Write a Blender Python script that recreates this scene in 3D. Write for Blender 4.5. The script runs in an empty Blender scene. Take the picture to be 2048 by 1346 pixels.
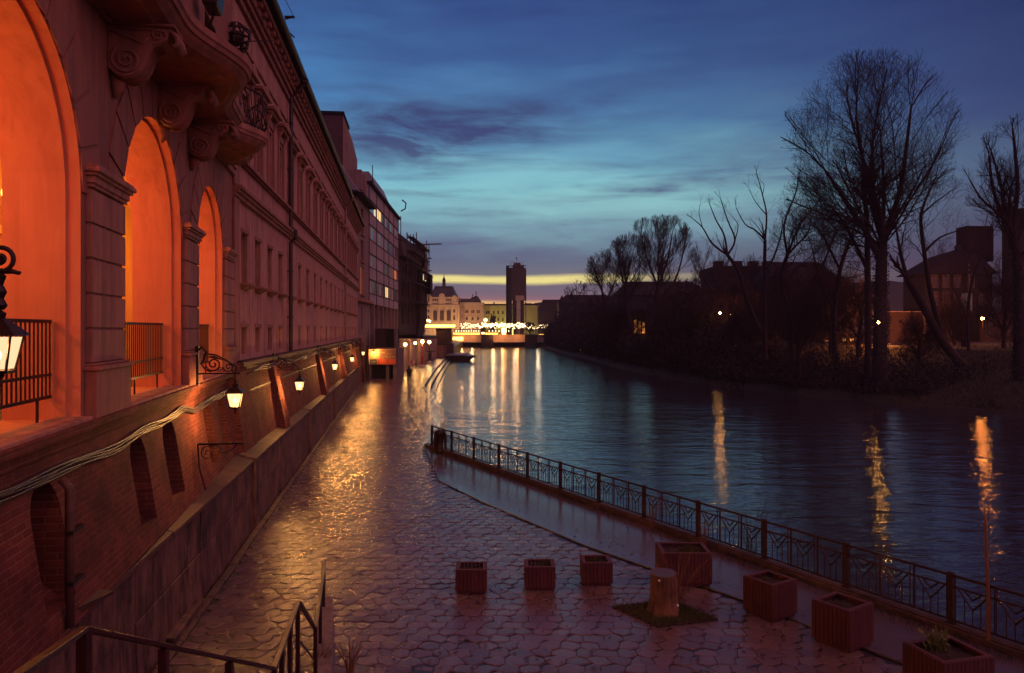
import bpy, math, random
import numpy as np
from mathutils import Vector, Matrix

random.seed(7)
RNG = np.random.default_rng(11)
SC = bpy.context.scene
COL = SC.collection
EYE = 5.6
F = 1500.0
WATER = -0.6
HAZE = 0.00028


def at(px, py, Y):
    return Vector(((px - 1024) / F * Y, Y, EYE + (658 - py) / F * Y))


def gnd(px, py, z=0.0):
    Y = F * (EYE - z) / (py - 658)
    return Vector(((px - 1024) / F * Y, Y, z))


def lin(r, g, b):
    def f(c):
        c /= 255.0
        return c / 12.92 if c <= 0.04045 else ((c + 0.055) / 1.055) ** 2.4
    return (f(r), f(g), f(b), 1.0)


# ---------------------------------------------------------------- materials
class NT:
    def __init__(self, tree):
        self.t = tree
        self.n = tree.nodes
        self.l = tree.links

    def new(self, typ, **kw):
        n = self.n.new(typ)
        for k, v in kw.items():
            setattr(n, k, v)
        return n

    def link(self, a, b):
        self.l.new(a, b)

    def val(self, sock, v):
        if hasattr(v, 'is_linked') or isinstance(v, bpy.types.NodeSocket):
            self.l.new(v, sock)
        else:
            sock.default_value = v

    def math(self, op, a, b=0.0, c=0.0, clamp=False):
        n = self.n.new('ShaderNodeMath')
        n.operation = op
        n.use_clamp = clamp
        self.val(n.inputs[0], a)
        self.val(n.inputs[1], b)
        self.val(n.inputs[2], c)
        return n.outputs[0]

    def mix(self, fac, a, b, blend='MIX'):
        n = self.n.new('ShaderNodeMix')
        n.data_type = 'RGBA'
        n.blend_type = blend
        self.val(n.inputs[0], fac)
        self.val(n.inputs[6], a)
        self.val(n.inputs[7], b)
        return n.outputs[2]

    def ramp(self, fac, stops, interp='LINEAR'):
        n = self.n.new('ShaderNodeValToRGB')
        cr = n.color_ramp
        cr.interpolation = interp
        while len(cr.elements) > 1:
            cr.elements.remove(cr.elements[-1])
        cr.elements[0].position = stops[0][0]
        cr.elements[0].color = stops[0][1]
        for p, c in stops[1:]:
            e = cr.elements.new(p)
            e.color = c
        self.val(n.inputs[0], fac)
        return n.outputs[0]

    def noise(self, vec, scale, detail=4, rough=0.55, dist=0.0):
        n = self.n.new('ShaderNodeTexNoise')
        n.inputs['Scale'].default_value = scale
        n.inputs['Detail'].default_value = detail
        n.inputs['Roughness'].default_value = rough
        n.inputs['Distortion'].default_value = dist
        if vec is not None:
            self.l.new(vec, n.inputs['Vector'])
        return n.outputs['Fac']

    def mapping(self, vec, scale=(1, 1, 1), loc=(0, 0, 0), rot=(0, 0, 0)):
        n = self.n.new('ShaderNodeMapping')
        n.inputs['Scale'].default_value = scale
        n.inputs['Location'].default_value = loc
        n.inputs['Rotation'].default_value = rot
        self.l.new(vec, n.inputs['Vector'])
        return n.outputs[0]


MATS = {}


def new_mat(name):
    m = bpy.data.materials.new(name)
    m.use_nodes = True
    nt = NT(m.node_tree)
    b = m.node_tree.nodes['Principled BSDF']
    MATS[name] = m
    tc = nt.new('ShaderNodeTexCoord')
    return m, nt, b, tc.outputs['Object']


def simple(name, c1, c2=None, scale=6.0, rough=0.7, rvar=0.15, bump=0.2, metal=0.0, streak=False, spec=0.4, bdist=0.02):
    """plain surface: two tones broken up by noise, uneven roughness and bump"""
    m, nt, b, oc = new_mat(name)
    c1 = tuple(c1) + (1,)
    c2 = tuple(c2) + (1,) if c2 else tuple(x * 0.6 for x in c1[:3]) + (1,)
    v = nt.mapping(oc, (1, 1, 0.25)) if streak else oc
    n1 = nt.noise(v, scale, 6, 0.6)
    n2 = nt.noise(oc, scale * 0.17, 4, 0.6)
    f = nt.math('MULTIPLY_ADD', n1, 0.6, nt.math('MULTIPLY', n2, 0.6))
    f = nt.math('SMOOTHSTEP', f, 0.42, 0.78) if False else nt.math('MULTIPLY_ADD', f, 3.2, -1.4, clamp=True)
    nt.link(nt.mix(f, c2, c1), b.inputs['Base Color'])
    nt.link(nt.math('MULTIPLY_ADD', n1, rvar * 2, rough - rvar), b.inputs['Roughness'])
    b.inputs['Metallic'].default_value = metal
    b.inputs['Specular IOR Level'].default_value = spec
    if bump:
        bp = nt.new('ShaderNodeBump')
        bp.inputs['Strength'].default_value = bump
        bp.inputs['Distance'].default_value = bdist
        nt.link(nt.noise(oc, scale * 5, 5, 0.6), bp.inputs['Height'])
        nt.link(bp.outputs[0], b.inputs['Normal'])
    return m


def emit(name, col, strength, base=(0.05, 0.05, 0.05)):
    m, nt, b, oc = new_mat(name)
    b.inputs['Base Color'].default_value = tuple(base) + (1,)
    b.inputs['Emission Color'].default_value = tuple(col) + (1,)
    b.inputs['Emission Strength'].default_value = strength
    return m


def glow_glass(name, colr, strength):
    """thin frosted lantern pane: lets the bulb's light out and glows itself"""
    m = bpy.data.materials.new(name)
    m.use_nodes = True
    t = m.node_tree
    t.nodes.clear()
    nt = NT(t)
    out = nt.new('ShaderNodeOutputMaterial')
    mx = nt.new('ShaderNodeMixShader')
    tr = nt.new('ShaderNodeBsdfTransparent')
    em = nt.new('ShaderNodeEmission')
    em.inputs[0].default_value = tuple(colr) + (1,)
    em.inputs[1].default_value = strength
    mx.inputs[0].default_value = 0.55
    nt.link(tr.outputs[0], mx.inputs[1])
    nt.link(em.outputs[0], mx.inputs[2])
    nt.link(mx.outputs[0], out.inputs[0])
    MATS[name] = m


def plaster(name, c1, c2, c3, scale=3.0):
    """old stucco: mottled paint, dirty vertical streaks, cracks and flaked patches"""
    m, nt, b, oc = new_mat(name)
    n1 = nt.noise(oc, scale, 8, 0.62)
    st = nt.noise(nt.mapping(oc, (2.2, 2.2, 0.16)), 2.0, 6, 0.6, 0.4)
    n3 = nt.noise(oc, scale * 0.22, 4, 0.5)
    c = nt.mix(nt.math('MULTIPLY_ADD', n1, 2.2, -0.6, clamp=True), tuple(c2) + (1,), tuple(c1) + (1,))
    f2 = nt.math('MULTIPLY', nt.math('MULTIPLY_ADD', st, 3.4, -1.45, clamp=True), 0.82)
    c = nt.mix(f2, c, tuple(c3) + (1,))
    f3 = nt.math('MULTIPLY', nt.math('MULTIPLY_ADD', n3, 4.0, -2.0, clamp=True), 0.35)
    c = nt.mix(f3, c, tuple(c3) + (1,))
    nt.link(c, b.inputs['Base Color'])
    b.inputs['Roughness'].default_value = 0.85
    b.inputs['Specular IOR Level'].default_value = 0.25
    bp = nt.new('ShaderNodeBump')
    bp.inputs['Strength'].default_value = 0.3
    bp.inputs['Distance'].default_value = 0.015
    nt.link(nt.noise(oc, scale * 6, 6, 0.65), bp.inputs['Height'])
    nt.link(bp.outputs[0], b.inputs['Normal'])
    return m


def brick(name, c1, c2, mortar, bw=0.26, bh=0.075, dirt=(0.02, 0.016, 0.018)):
    m, nt, b, oc = new_mat(name)
    sx = nt.new('ShaderNodeSeparateXYZ')
    nt.link(oc, sx.inputs[0])
    cb = nt.new('ShaderNodeCombineXYZ')
    nt.link(nt.math('ADD', sx.outputs[0], sx.outputs[1]), cb.inputs[0])
    nt.link(sx.outputs[2], cb.inputs[1])
    wob = nt.noise(oc, 1.5, 3, 0.5)
    vv = nt.new('ShaderNodeVectorMath', operation='ADD')
    nt.link(cb.outputs[0], vv.inputs[0])
    cw = nt.new('ShaderNodeCombineXYZ')
    nt.link(nt.math('MULTIPLY', wob, 0.03), cw.inputs[1])
    nt.link(cw.outputs[0], vv.inputs[1])
    t = nt.new('ShaderNodeTexBrick')
    nt.link(vv.outputs[0], t.inputs['Vector'])
    t.inputs['Scale'].default_value = 1.0
    t.inputs['Brick Width'].default_value = bw
    t.inputs['Row Height'].default_value = bh
    t.inputs['Mortar Size'].default_value = 0.011
    t.inputs['Mortar Smooth'].default_value = 0.4
    t.inputs['Bias'].default_value = 0.0
    t.inputs['Color1'].default_value = tuple(c1) + (1,)
    t.inputs['Color2'].default_value = tuple(c2) + (1,)
    t.inputs['Mortar'].default_value = tuple(mortar) + (1,)
    n1 = nt.noise(oc, 1.1, 6, 0.65)
    n2 = nt.noise(oc, 14, 4, 0.6)
    c = nt.mix(nt.math('MULTIPLY', nt.math('MULTIPLY_ADD', n1, 3.0, -1.05, clamp=True), 0.82), t.outputs['Color'], tuple(dirt) + (1,))
    c = nt.mix(nt.math('MULTIPLY', n2, 0.5), c, tuple(x * 0.55 for x in c1) + (1,))
    nt.link(c, b.inputs['Base Color'])
    b.inputs['Roughness'].default_value = 0.85
    b.inputs['Specular IOR Level'].default_value = 0.1
    bp = nt.new('ShaderNodeBump')
    bp.inputs['Strength'].default_value = 0.7
    bp.inputs['Distance'].default_value = 0.02
    h = nt.math('MULTIPLY_ADD', t.outputs['Fac'], -1.0, nt.math('MULTIPLY', n2, 0.8))
    nt.link(h, bp.inputs['Height'])
    nt.link(bp.outputs[0], b.inputs['Normal'])
    return m


def wet(name, c1, c2, scale=2.0, r0=0.1, r1=0.42, bump=0.25, bscale=24.0):
    """rain-wet paving: glossy where water lies, rougher where it has drained"""
    m, nt, b, oc = new_mat(name)
    n1 = nt.noise(oc, scale, 6, 0.6)
    n2 = nt.noise(oc, 0.45, 4, 0.6)
    gi = nt.new('ShaderNodeNewGeometry')
    rnd = gi.outputs['Random Per Island']
    c = nt.mix(nt.math('MULTIPLY_ADD', n1, 0.7, nt.math('MULTIPLY_ADD', rnd, 0.7, -0.25), clamp=True), tuple(c2) + (1,), tuple(c1) + (1,))
    nt.link(c, b.inputs['Base Color'])
    r = nt.math('MULTIPLY_ADD', n2, 2.4, -0.75, clamp=True)
    r = nt.math('MULTIPLY_ADD', n1, 0.35, nt.math('MULTIPLY', r, 0.65), clamp=True)
    nt.link(nt.math('MULTIPLY_ADD', r, r1 - r0, r0), b.inputs['Roughness'])
    b.inputs['Specular IOR Level'].default_value = 0.62
    bp = nt.new('ShaderNodeBump')
    bp.inputs['Strength'].default_value = bump
    bp.inputs['Distance'].default_value = 0.01
    nt.link(nt.noise(oc, bscale, 5, 0.65), bp.inputs['Height'])
    nt.link(bp.outputs[0], b.inputs['Normal'])
    return m


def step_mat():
    """wet stone treads, risers painted dark where shade would fall"""
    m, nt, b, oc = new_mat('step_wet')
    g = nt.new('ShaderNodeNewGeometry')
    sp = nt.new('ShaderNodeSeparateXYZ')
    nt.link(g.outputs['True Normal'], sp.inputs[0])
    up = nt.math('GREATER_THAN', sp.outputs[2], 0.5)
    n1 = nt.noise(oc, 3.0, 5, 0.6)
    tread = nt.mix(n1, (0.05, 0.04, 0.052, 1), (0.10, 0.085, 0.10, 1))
    nt.link(nt.mix(up, (0.010, 0.008, 0.012, 1), tread), b.inputs['Base Color'])  # upright faces get a near-black tone: shade put into the colour
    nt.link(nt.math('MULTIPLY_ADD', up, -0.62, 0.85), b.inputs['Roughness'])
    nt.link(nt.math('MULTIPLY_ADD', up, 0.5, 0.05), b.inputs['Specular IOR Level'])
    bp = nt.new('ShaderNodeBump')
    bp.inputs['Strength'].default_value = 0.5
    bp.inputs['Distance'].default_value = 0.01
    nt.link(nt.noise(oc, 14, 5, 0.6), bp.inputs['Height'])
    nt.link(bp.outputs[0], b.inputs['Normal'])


def water_mat():
    m, nt, b, oc = new_mat('river_water')
    b.inputs['Base Color'].default_value = (0.03, 0.026, 0.034, 1)
    b.inputs['Roughness'].default_value = 0.035
    b.inputs['IOR'].default_value = 1.45
    b.inputs['Specular IOR Level'].default_value = 0.65
    v = nt.mapping(oc, (0.42, 1.1, 1.0), rot=(0, 0, 0.07))
    w0 = nt.noise(v, 0.5, 2, 0.5, 0.6)
    w1 = nt.noise(v, 1.25, 3, 0.5, 0.6)
    w2 = nt.noise(v, 4.0, 4, 0.55, 0.5)
    calm = nt.noise(oc, 0.07, 3, 0.5)
    h = nt.math('MULTIPLY_ADD', w0, 1.15, nt.math('MULTIPLY_ADD', w1, 0.7, nt.math('MULTIPLY', w2, 0.26)))
    h = nt.math('MULTIPLY', h, nt.math('MULTIPLY_ADD', calm, 1.6, 0.2))
    bp = nt.new('ShaderNodeBump')
    bp.inputs['Strength'].default_value = 0.85
    bp.inputs['Distance'].default_value = 0.085
    nt.link(h, bp.inputs['Height'])
    nt.link(bp.outputs[0], b.inputs['Normal'])
    return m


def build_materials():
    plaster('arcade_plaster', (0.35, 0.145, 0.11), (0.26, 0.105, 0.082), (0.15, 0.08, 0.08))
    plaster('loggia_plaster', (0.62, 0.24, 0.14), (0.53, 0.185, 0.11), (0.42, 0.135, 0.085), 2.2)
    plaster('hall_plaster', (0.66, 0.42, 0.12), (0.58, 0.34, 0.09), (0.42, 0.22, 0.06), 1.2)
    plaster('long_plaster', (0.54, 0.275, 0.22), (0.42, 0.205, 0.17), (0.13, 0.07, 0.075))
    plaster('trim_plaster', (0.41, 0.19, 0.15), (0.31, 0.14, 0.115), (0.10, 0.055, 0.06))
    plaster('house_plaster', (0.28, 0.18, 0.18), (0.22, 0.14, 0.145), (0.11, 0.07, 0.08))
    plaster('panel_concrete', (0.42, 0.35, 0.4), (0.34, 0.28, 0.33), (0.13, 0.10, 0.12), 1.4)
    plaster('ruin_plaster', (0.06, 0.034, 0.042), (0.042, 0.024, 0.03), (0.02, 0.012, 0.016), 1.2)
    plaster('night_wall', (0.085, 0.04, 0.034), (0.06, 0.028, 0.025), (0.04, 0.022, 0.024), 0.5)
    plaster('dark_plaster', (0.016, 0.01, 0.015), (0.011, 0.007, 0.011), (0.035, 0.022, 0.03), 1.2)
    plaster('stone_pale', (0.46, 0.33, 0.25), (0.38, 0.26, 0.20), (0.25, 0.16, 0.13), 0.8)
    plaster('green_stucco', (0.42, 0.38, 0.16), (0.34, 0.31, 0.13), (0.22, 0.2, 0.09), 0.8)
    plaster('concrete', (0.24, 0.19, 0.18), (0.18, 0.14, 0.14), (0.08, 0.06, 0.065), 2.0)
    brick('brick', (0.23, 0.062, 0.048), (0.13, 0.036, 0.032), (0.26, 0.12, 0.095), 0.28, 0.09)
    brick('old_stone', (0.20, 0.13, 0.12), (0.14, 0.09, 0.09), (0.10, 0.065, 0.065), 0.9, 0.42, (0.035, 0.025, 0.03))
    simple('plinth_stone', (0.19, 0.10, 0.085), (0.022, 0.014, 0.018), 7, 0.65, 0.15, 0.8, streak=True, spec=0.15)
    simple('coping_stone', (0.12, 0.065, 0.058), (0.04, 0.024, 0.026), 5, 0.6, 0.15, 0.5, spec=0.15)
    simple('roof_dark', (0.022, 0.014, 0.02), (0.014, 0.009, 0.014), 3, 0.8, spec=0.1)
    simple('roof_night', (0.026, 0.017, 0.025), (0.018, 0.012, 0.018), 1.5, 0.85, 0.1, 0.1, spec=0.08)
    simple('roof_metal', (0.23, 0.21, 0.26), (0.14, 0.12, 0.16), 1.5, 0.5, 0.15, 0.1)
    simple('iron', (0.022, 0.016, 0.02), (0.05, 0.022, 0.02), 12, 0.42, 0.15, 0.2, 0.6)
    simple('fence_iron', (0.03, 0.018, 0.022), (0.06, 0.025, 0.022), 10, 0.5, 0.15, 0.2, 0.4)
    simple('rail_iron', (0.05, 0.02, 0.022), (0.09, 0.03, 0.028), 14, 0.32, 0.15, 0.15, 0.5, spec=0.6)
    simple('pipe_metal', (0.06, 0.04, 0.045), (0.035, 0.022, 0.028), 6, 0.45, 0.15, 0.1, 0.5)
    simple('pipe_light', (0.30, 0.2, 0.17), (0.2, 0.12, 0.11), 6, 0.4, 0.15, 0.1, 0.3)
    simple('pipe_rust', (0.12, 0.05, 0.042), (0.05, 0.024, 0.024), 9, 0.6, 0.15, 0.3)
    simple('cable_grey', (0.06, 0.038, 0.036), (0.028, 0.018, 0.02), 8, 0.45, 0.15, 0.1)
    simple('window_dark', (0.06, 0.032, 0.032), (0.035, 0.02, 0.022), 3, 0.22, 0.1, 0.0, spec=0.5)
    simple('window_frame', (0.17, 0.085, 0.075), (0.12, 0.06, 0.055), 8, 0.6)
    simple('frame_white', (0.62, 0.55, 0.58), (0.5, 0.44, 0.48), 8, 0.5)
    simple('blind_pale', (0.42, 0.36, 0.40), (0.34, 0.29, 0.33), 3, 0.6)
    simple('curtain_dim', (0.17, 0.11, 0.11), (0.11, 0.07, 0.075), 3, 0.4, 0.1, 0.0)
    simple('curtain_red', (0.34, 0.055, 0.05), (0.24, 0.04, 0.04), 5, 0.8)
    simple('scaffold_wood', (0.07, 0.045, 0.05), (0.04, 0.025, 0.03), 5, 0.8)
    simple('scaffold_net', (0.09, 0.04, 0.05), (0.06, 0.026, 0.034), 1.2, 0.9, 0.05, 0.5)
    simple('planter_wood', (0.1, 0.024, 0.026), (0.055, 0.014, 0.018), 9, 0.6, 0.15, 0.3, streak=True)
    simple('soil', (0.05, 0.028, 0.022), (0.025, 0.014, 0.012), 18, 0.9, 0.05, 0.9)
    simple('stump_bark', (0.30, 0.14, 0.08), (0.09, 0.04, 0.028), 12, 0.85, 0.1, 1.0, streak=True, bdist=0.04)
    simple('stump_top', (0.12, 0.085, 0.10), (0.06, 0.042, 0.05), 10, 0.5, 0.15, 0.4)
    simple('bark', (0.055, 0.032, 0.036), (0.03, 0.018, 0.022), 4, 0.9, 0.05, 0.6, spec=0.1)
    simple('twig', (0.05, 0.028, 0.034), (0.03, 0.018, 0.022), 3, 0.9, 0.05, 0.0, spec=0.1)
    simple('shrub_twig', (0.22, 0.10, 0.05), (0.14, 0.06, 0.035), 6, 0.8, 0.05, 0.0, spec=0.2)
    simple('ivy', (0.035, 0.033, 0.028), (0.022, 0.018, 0.02), 3, 0.6, 0.1, 0.0, spec=0.3)
    simple('brush', (0.05, 0.034, 0.036), (0.03, 0.02, 0.026), 0.5, 0.9, 0.05, 0.0, spec=0.1)
    simple('grass', (0.075, 0.08, 0.025), (0.05, 0.045, 0.02), 9, 0.8, 0.1, 0.0, spec=0.2)
    simple('bank_grass', (0.024, 0.017, 0.009), (0.013, 0.009, 0.008), 1.2, 0.9, 0.05, 0.8, bdist=0.1)
    simple('leaf_green', (0.16, 0.16, 0.03), (0.08, 0.09, 0.02), 9, 0.6, 0.1, 0.0)
    simple('leaf_litter', (0.06, 0.022, 0.018), (0.025, 0.012, 0.012), 30, 0.5, 0.1, 0.0)
    simple('asphalt', (0.06, 0.05, 0.055), (0.04, 0.034, 0.04), 5, 0.7, 0.15, 0.4)
    simple('dark_cloth', (0.022, 0.018, 0.026), (0.014, 0.012, 0.018), 12, 0.85, 0.05, 0.2)
    simple('skin', (0.45, 0.25, 0.19), (0.4, 0.2, 0.15), 9, 0.6, 0.05, 0.0)
    simple('dark_void', (0.012, 0.009, 0.013), (0.008, 0.006, 0.009), 4, 0.9, 0.05, 0.0)
    simple('sign_orange', (0.78, 0.16, 0.06), (0.6, 0.11, 0.045), 3, 0.5, 0.1, 0.0)
    simple('sign_brown', (0.36, 0.20, 0.12), (0.2, 0.1, 0.07), 6, 0.6, 0.1, 0.0)
    simple('sign_cream', (0.62, 0.40, 0.20), (0.45, 0.26, 0.13), 2, 0.6, 0.1, 0.0)
    simple('sign_green', (0.10, 0.14, 0.11), (0.07, 0.10, 0.08), 6, 0.5, 0.1, 0.0)
    simple('white_paint', (0.75, 0.72, 0.7), (0.55, 0.5, 0.5), 8, 0.5, 0.1, 0.0)
    simple('red_paint', (0.5, 0.05, 0.04), (0.35, 0.035, 0.03), 8, 0.5, 0.1, 0.0)
    simple('copper_dome', (0.03, 0.026, 0.04), (0.02, 0.017, 0.026), 1.5, 0.5, 0.1, 0.0)
    simple('boat_hull', (0.03, 0.02, 0.028), (0.02, 0.014, 0.02), 5, 0.4, 0.1, 0.0)
    simple('boat_deck', (0.2, 0.18, 0.22), (0.14, 0.12, 0.15), 5, 0.5, 0.1, 0.0)
    simple('hill', (0.03, 0.022, 0.03), (0.02, 0.015, 0.022), 0.05, 0.9, 0.05, 0.0)
    wet('hex_paver', (0.16, 0.10, 0.102), (0.09, 0.058, 0.062), 5.0, 0.09, 0.26, 0.6, 30)
    wet('wet_concrete', (0.12, 0.085, 0.095), (0.08, 0.058, 0.066), 2.2, 0.06, 0.28, 0.4, 16)
    wet('slab_wet', (0.075, 0.046, 0.046), (0.04, 0.026, 0.028), 3.0, 0.16, 0.42, 0.8, 22)
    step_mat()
    wet('joint_dark', (0.03, 0.02, 0.022), (0.02, 0.014, 0.016), 3.0, 0.2, 0.6, 0.5, 14)
    simple('slab_concrete', (0.034, 0.018, 0.02), (0.02, 0.011, 0.013), 2.5, 0.7, 0.12, 0.5, spec=0.15)
    water_mat()
    glow_glass('lantern_glass', (1.0, 0.60, 0.24), 2.6)
    emit('globe_lamp', (1.0, 0.48, 0.13), 22.0)
    glow_glass('lantern_glass_near', (1.0, 0.66, 0.36), 1.5)
    emit('globe_orange', (1.0, 0.50, 0.12), 6.0)
    emit('lit_yellow', (1.0, 0.62, 0.22), 1.1)
    emit('lit_orange', (1.0, 0.22, 0.05), 0.55)
    emit('lit_white', (1.0, 0.82, 0.62), 0.8)
    emit('lit_pane', (0.85, 0.62, 0.7), 0.05)
    emit('bulb_white', (1.0, 0.70, 0.36), 6.0)
    emit('bulb_orange', (1.0, 0.45, 0.12), 9.0)
    emit('strip_gold', (1.0, 0.42, 0.065), 7.0)
    emit('strip_amber', (1.0, 0.46, 0.08), 7.0)
    emit('lamp_sodium', (1.0, 0.30, 0.06), 190.0)
    emit('bulb_warm', (1.0, 0.7, 0.35), 6.0)
    emit('lamp_gold', (1.0, 0.45, 0.12), 220.0)
    emit('lamp_cool', (0.9, 0.88, 1.0), 12.0)
    emit('shop_glow', (1.0, 0.36, 0.08), 2.0)


# ---------------------------------------------------------------- mesh helpers
class MB:
    def __init__(self):
        self.v = []
        self.f = []

    def add(self, verts, faces):
        o = len(self.v)
        self.v.extend([tuple(p) for p in verts])
        self.f.extend([tuple(i + o for i in f) for f in faces])
        return self

    def box(self, x0, x1, y0, y1, z0, z1):
        return self.add([(x0, y0, z0), (x1, y0, z0), (x1, y1, z0), (x0, y1, z0),
                         (x0, y0, z1), (x1, y0, z1), (x1, y1, z1), (x0, y1, z1)],
                        [(0, 3, 2, 1), (4, 5, 6, 7), (0, 1, 5, 4), (1, 2, 6, 5), (2, 3, 7, 6), (3, 0, 4, 7)])

    def hexa(self, p):
        """eight corners: bottom four then top four"""
        return self.add(p, [(0, 3, 2, 1), (4, 5, 6, 7), (0, 1, 5, 4), (1, 2, 6, 5), (2, 3, 7, 6), (3, 0, 4, 7)])

    def frustum(self, c, w0, w1, z0, z1, d0=None, d1=None, rot=0.0):
        d0 = w0 if d0 is None else d0
        d1 = w1 if d1 is None else d1
        cr, sr = math.cos(rot), math.sin(rot)
        p = []
        for w, d, z in ((w0, d0, z0), (w1, d1, z1)):
            for a, b in ((-.5, -.5), (.5, -.5), (.5, .5), (-.5, .5)):
                x, y = a * w, b * d
                p.append((c[0] + x * cr - y * sr, c[1] + x * sr + y * cr, z))
        return self.hexa(p)

    def quad(self, a, b, c, d):
        return self.add([a, b, c, d], [(0, 1, 2, 3)])

    def poly(self, pts):
        return self.add(pts, [tuple(range(len(pts)))])

    def prism(self, pts, h):
        """pts: outline (3-d points), h: extrusion vector"""
        n = len(pts)
        h = Vector(h)
        v = [Vector(p) for p in pts] + [Vector(p) + h for p in pts]
        f = [tuple(range(n - 1, -1, -1)), tuple(range(n, 2 * n))]
        f += [(i, (i + 1) % n, n + (i + 1) % n, n + i) for i in range(n)]
        return self.add(v, f)

    def tube(self, pts, r, n=6, closed=True):
        pts = [Vector(p) for p in pts]
        m = len(pts)
        if not hasattr(r, '__len__'):
            r = [r] * m
        vs, fs = [], []
        prev = None
        for i, p in enumerate(pts):
            d = (pts[min(i + 1, m - 1)] - pts[max(i - 1, 0)])
            if d.length < 1e-9:
                d = Vector((0, 0, 1))
            d.normalize()
            if prev is None:
                a = d.cross(Vector((0, 0, 1)) if abs(d.z) < 0.95 else Vector((1, 0, 0)))
            else:
                a = prev - d * prev.dot(d)
                if a.length < 1e-6:
                    a = d.cross(Vector((1, 0.3, 0)))
            a.normalize()
            prev = a
            b = d.cross(a)
            for k in range(n):
                t = 2 * math.pi * k / n
                vs.append(p + (a * math.cos(t) + b * math.sin(t)) * r[i])
        for i in range(m - 1):
            for k in range(n):
                k2 = (k + 1) % n
                fs.append((i * n + k, i * n + k2, (i + 1) * n + k2, (i + 1) * n + k))
        if closed:
            fs.append(tuple(range(n - 1, -1, -1)))
            fs.append(tuple((m - 1) * n + k for k in range(n)))
        return self.add(vs, fs)

    def lathe(self, prof, c=(0, 0, 0), n=12):
        vs, fs = [], []
        for r, z in prof:
            for k in range(n):
                t = 2 * math.pi * k / n
                vs.append((c[0] + r * math.cos(t), c[1] + r * math.sin(t), c[2] + z))
        m = len(prof)
        for i in range(m - 1):
            for k in range(n):
                k2 = (k + 1) % n
                fs.append((i * n + k, i * n + k2, (i + 1) * n + k2, (i + 1) * n + k))
        fs.append(tuple(range(n - 1, -1, -1)))
        fs.append(tuple((m - 1) * n + k for k in range(n)))
        return self.add(vs, fs)

    def ball(self, c, r, n=10, sz=1.0):
        prof = []
        k = max(4, n // 2 + 1)
        for i in range(k + 1):
            a = -math.pi / 2 + math.pi * i / k
            prof.append((max(1e-4, r * math.cos(a)), r * sz * math.sin(a)))
        return self.lathe(prof, c, n)

    def build(self, name, mat, parent=None, smooth=False, bevel=0.0):
        me = bpy.data.meshes.new(name)
        me.from_pydata(self.v, [], self.f)
        me.materials.append(MATS[mat])
        if smooth:
            me.polygons.foreach_set('use_smooth', [True] * len(me.polygons))
        me.validate()
        me.update()
        o = bpy.data.objects.new(name, me)
        COL.objects.link(o)
        if parent is not None:
            o.parent = parent
        if bevel:
            b = o.modifiers.new('bevel', 'BEVEL')
            b.width = bevel
            b.segments = 2
            b.limit_method = 'ANGLE'
            b.angle_limit = 0.7
        return o


def tag(o, label=None, cat=None, group=None, kind=None):
    if label:
        o['label'] = label
    if cat:
        o['category'] = cat
    if group:
        o['group'] = group
    if kind:
        o['kind'] = kind
    return o


def thing(name, label, cat, loc=(0, 0, 0), rz=0.0, group=None):
    o = bpy.data.objects.new(name, None)
    o.empty_display_size = 0.3
    COL.objects.link(o)
    o.location = loc
    o.rotation_euler = (0, 0, rz)
    return tag(o, label, cat, group)


def copy_tree(o, parent=None):
    c = o.copy()
    COL.objects.link(c)
    if parent is not None:
        c.parent = parent
    for ch in [x for x in bpy.data.objects if x.parent == o]:
        copy_tree(ch, c)
    return c


def point(name, loc, energy, col, r=0.1, parent=None):
    l = bpy.data.lights.new(name, 'POINT')
    l.energy = energy
    l.color = col
    l.shadow_soft_size = r
    o = bpy.data.objects.new(name, l)
    COL.objects.link(o)
    o.location = loc
    if parent is not None:
        o.parent = parent
    return o


def arch_wall(mb, x0, x1, z0, z1, arches, y=0.0, seg=14, rnd=True):
    """a wall face in the plane y with arched openings (cx, half width, sill z, springing z)"""
    arches = sorted(arches)
    cur = x0
    for cx, r, zs, zp in arches:
        if cx - r > cur:
            mb.quad((cur, y, z0), (cx - r, y, z0), (cx - r, y, z1), (cur, y, z1))
        if zs > z0:
            mb.quad((cx - r, y, z0), (cx + r, y, z0), (cx + r, y, zs), (cx - r, y, zs))
        pts = [(cx - r * math.cos(math.pi * i / seg), zp + r * math.sin(math.pi * i / seg)) for i in range(seg + 1)]
        for (xa, za), (xb, zb) in zip(pts, pts[1:]):
            mb.quad((xa, y, za), (xb, y, zb), (xb, y, z1), (xa, y, z1))
        cur = cx + r
    if cur < x1:
        mb.quad((cur, y, z0), (x1, y, z0), (x1, y, z1), (cur, y, z1))


def arch_reveal(mb, cx, r, zs, zp, ya, yb, r2=None, seg=14, sill=True):
    r2 = r if r2 is None else r2
    pa = [(cx - r, zs)] + [(cx - r * math.cos(math.pi * i / seg), zp + r * math.sin(math.pi * i / seg)) for i in range(seg + 1)] + [(cx + r, zs)]
    pb = [(cx - r2, zs)] + [(cx - r2 * math.cos(math.pi * i / seg), zp + r2 * math.sin(math.pi * i / seg)) for i in range(seg + 1)] + [(cx + r2, zs)]
    for i in range(len(pa) - 1):
        mb.quad((pa[i][0], ya, pa[i][1]), (pa[i + 1][0], ya, pa[i + 1][1]), (pb[i + 1][0], yb, pb[i + 1][1]), (pb[i][0], yb, pb[i][1]))
    if sill:
        mb.quad((cx - r, ya, zs), (cx + r, ya, zs), (cx + r2, yb, zs), (cx - r2, yb, zs))


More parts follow.
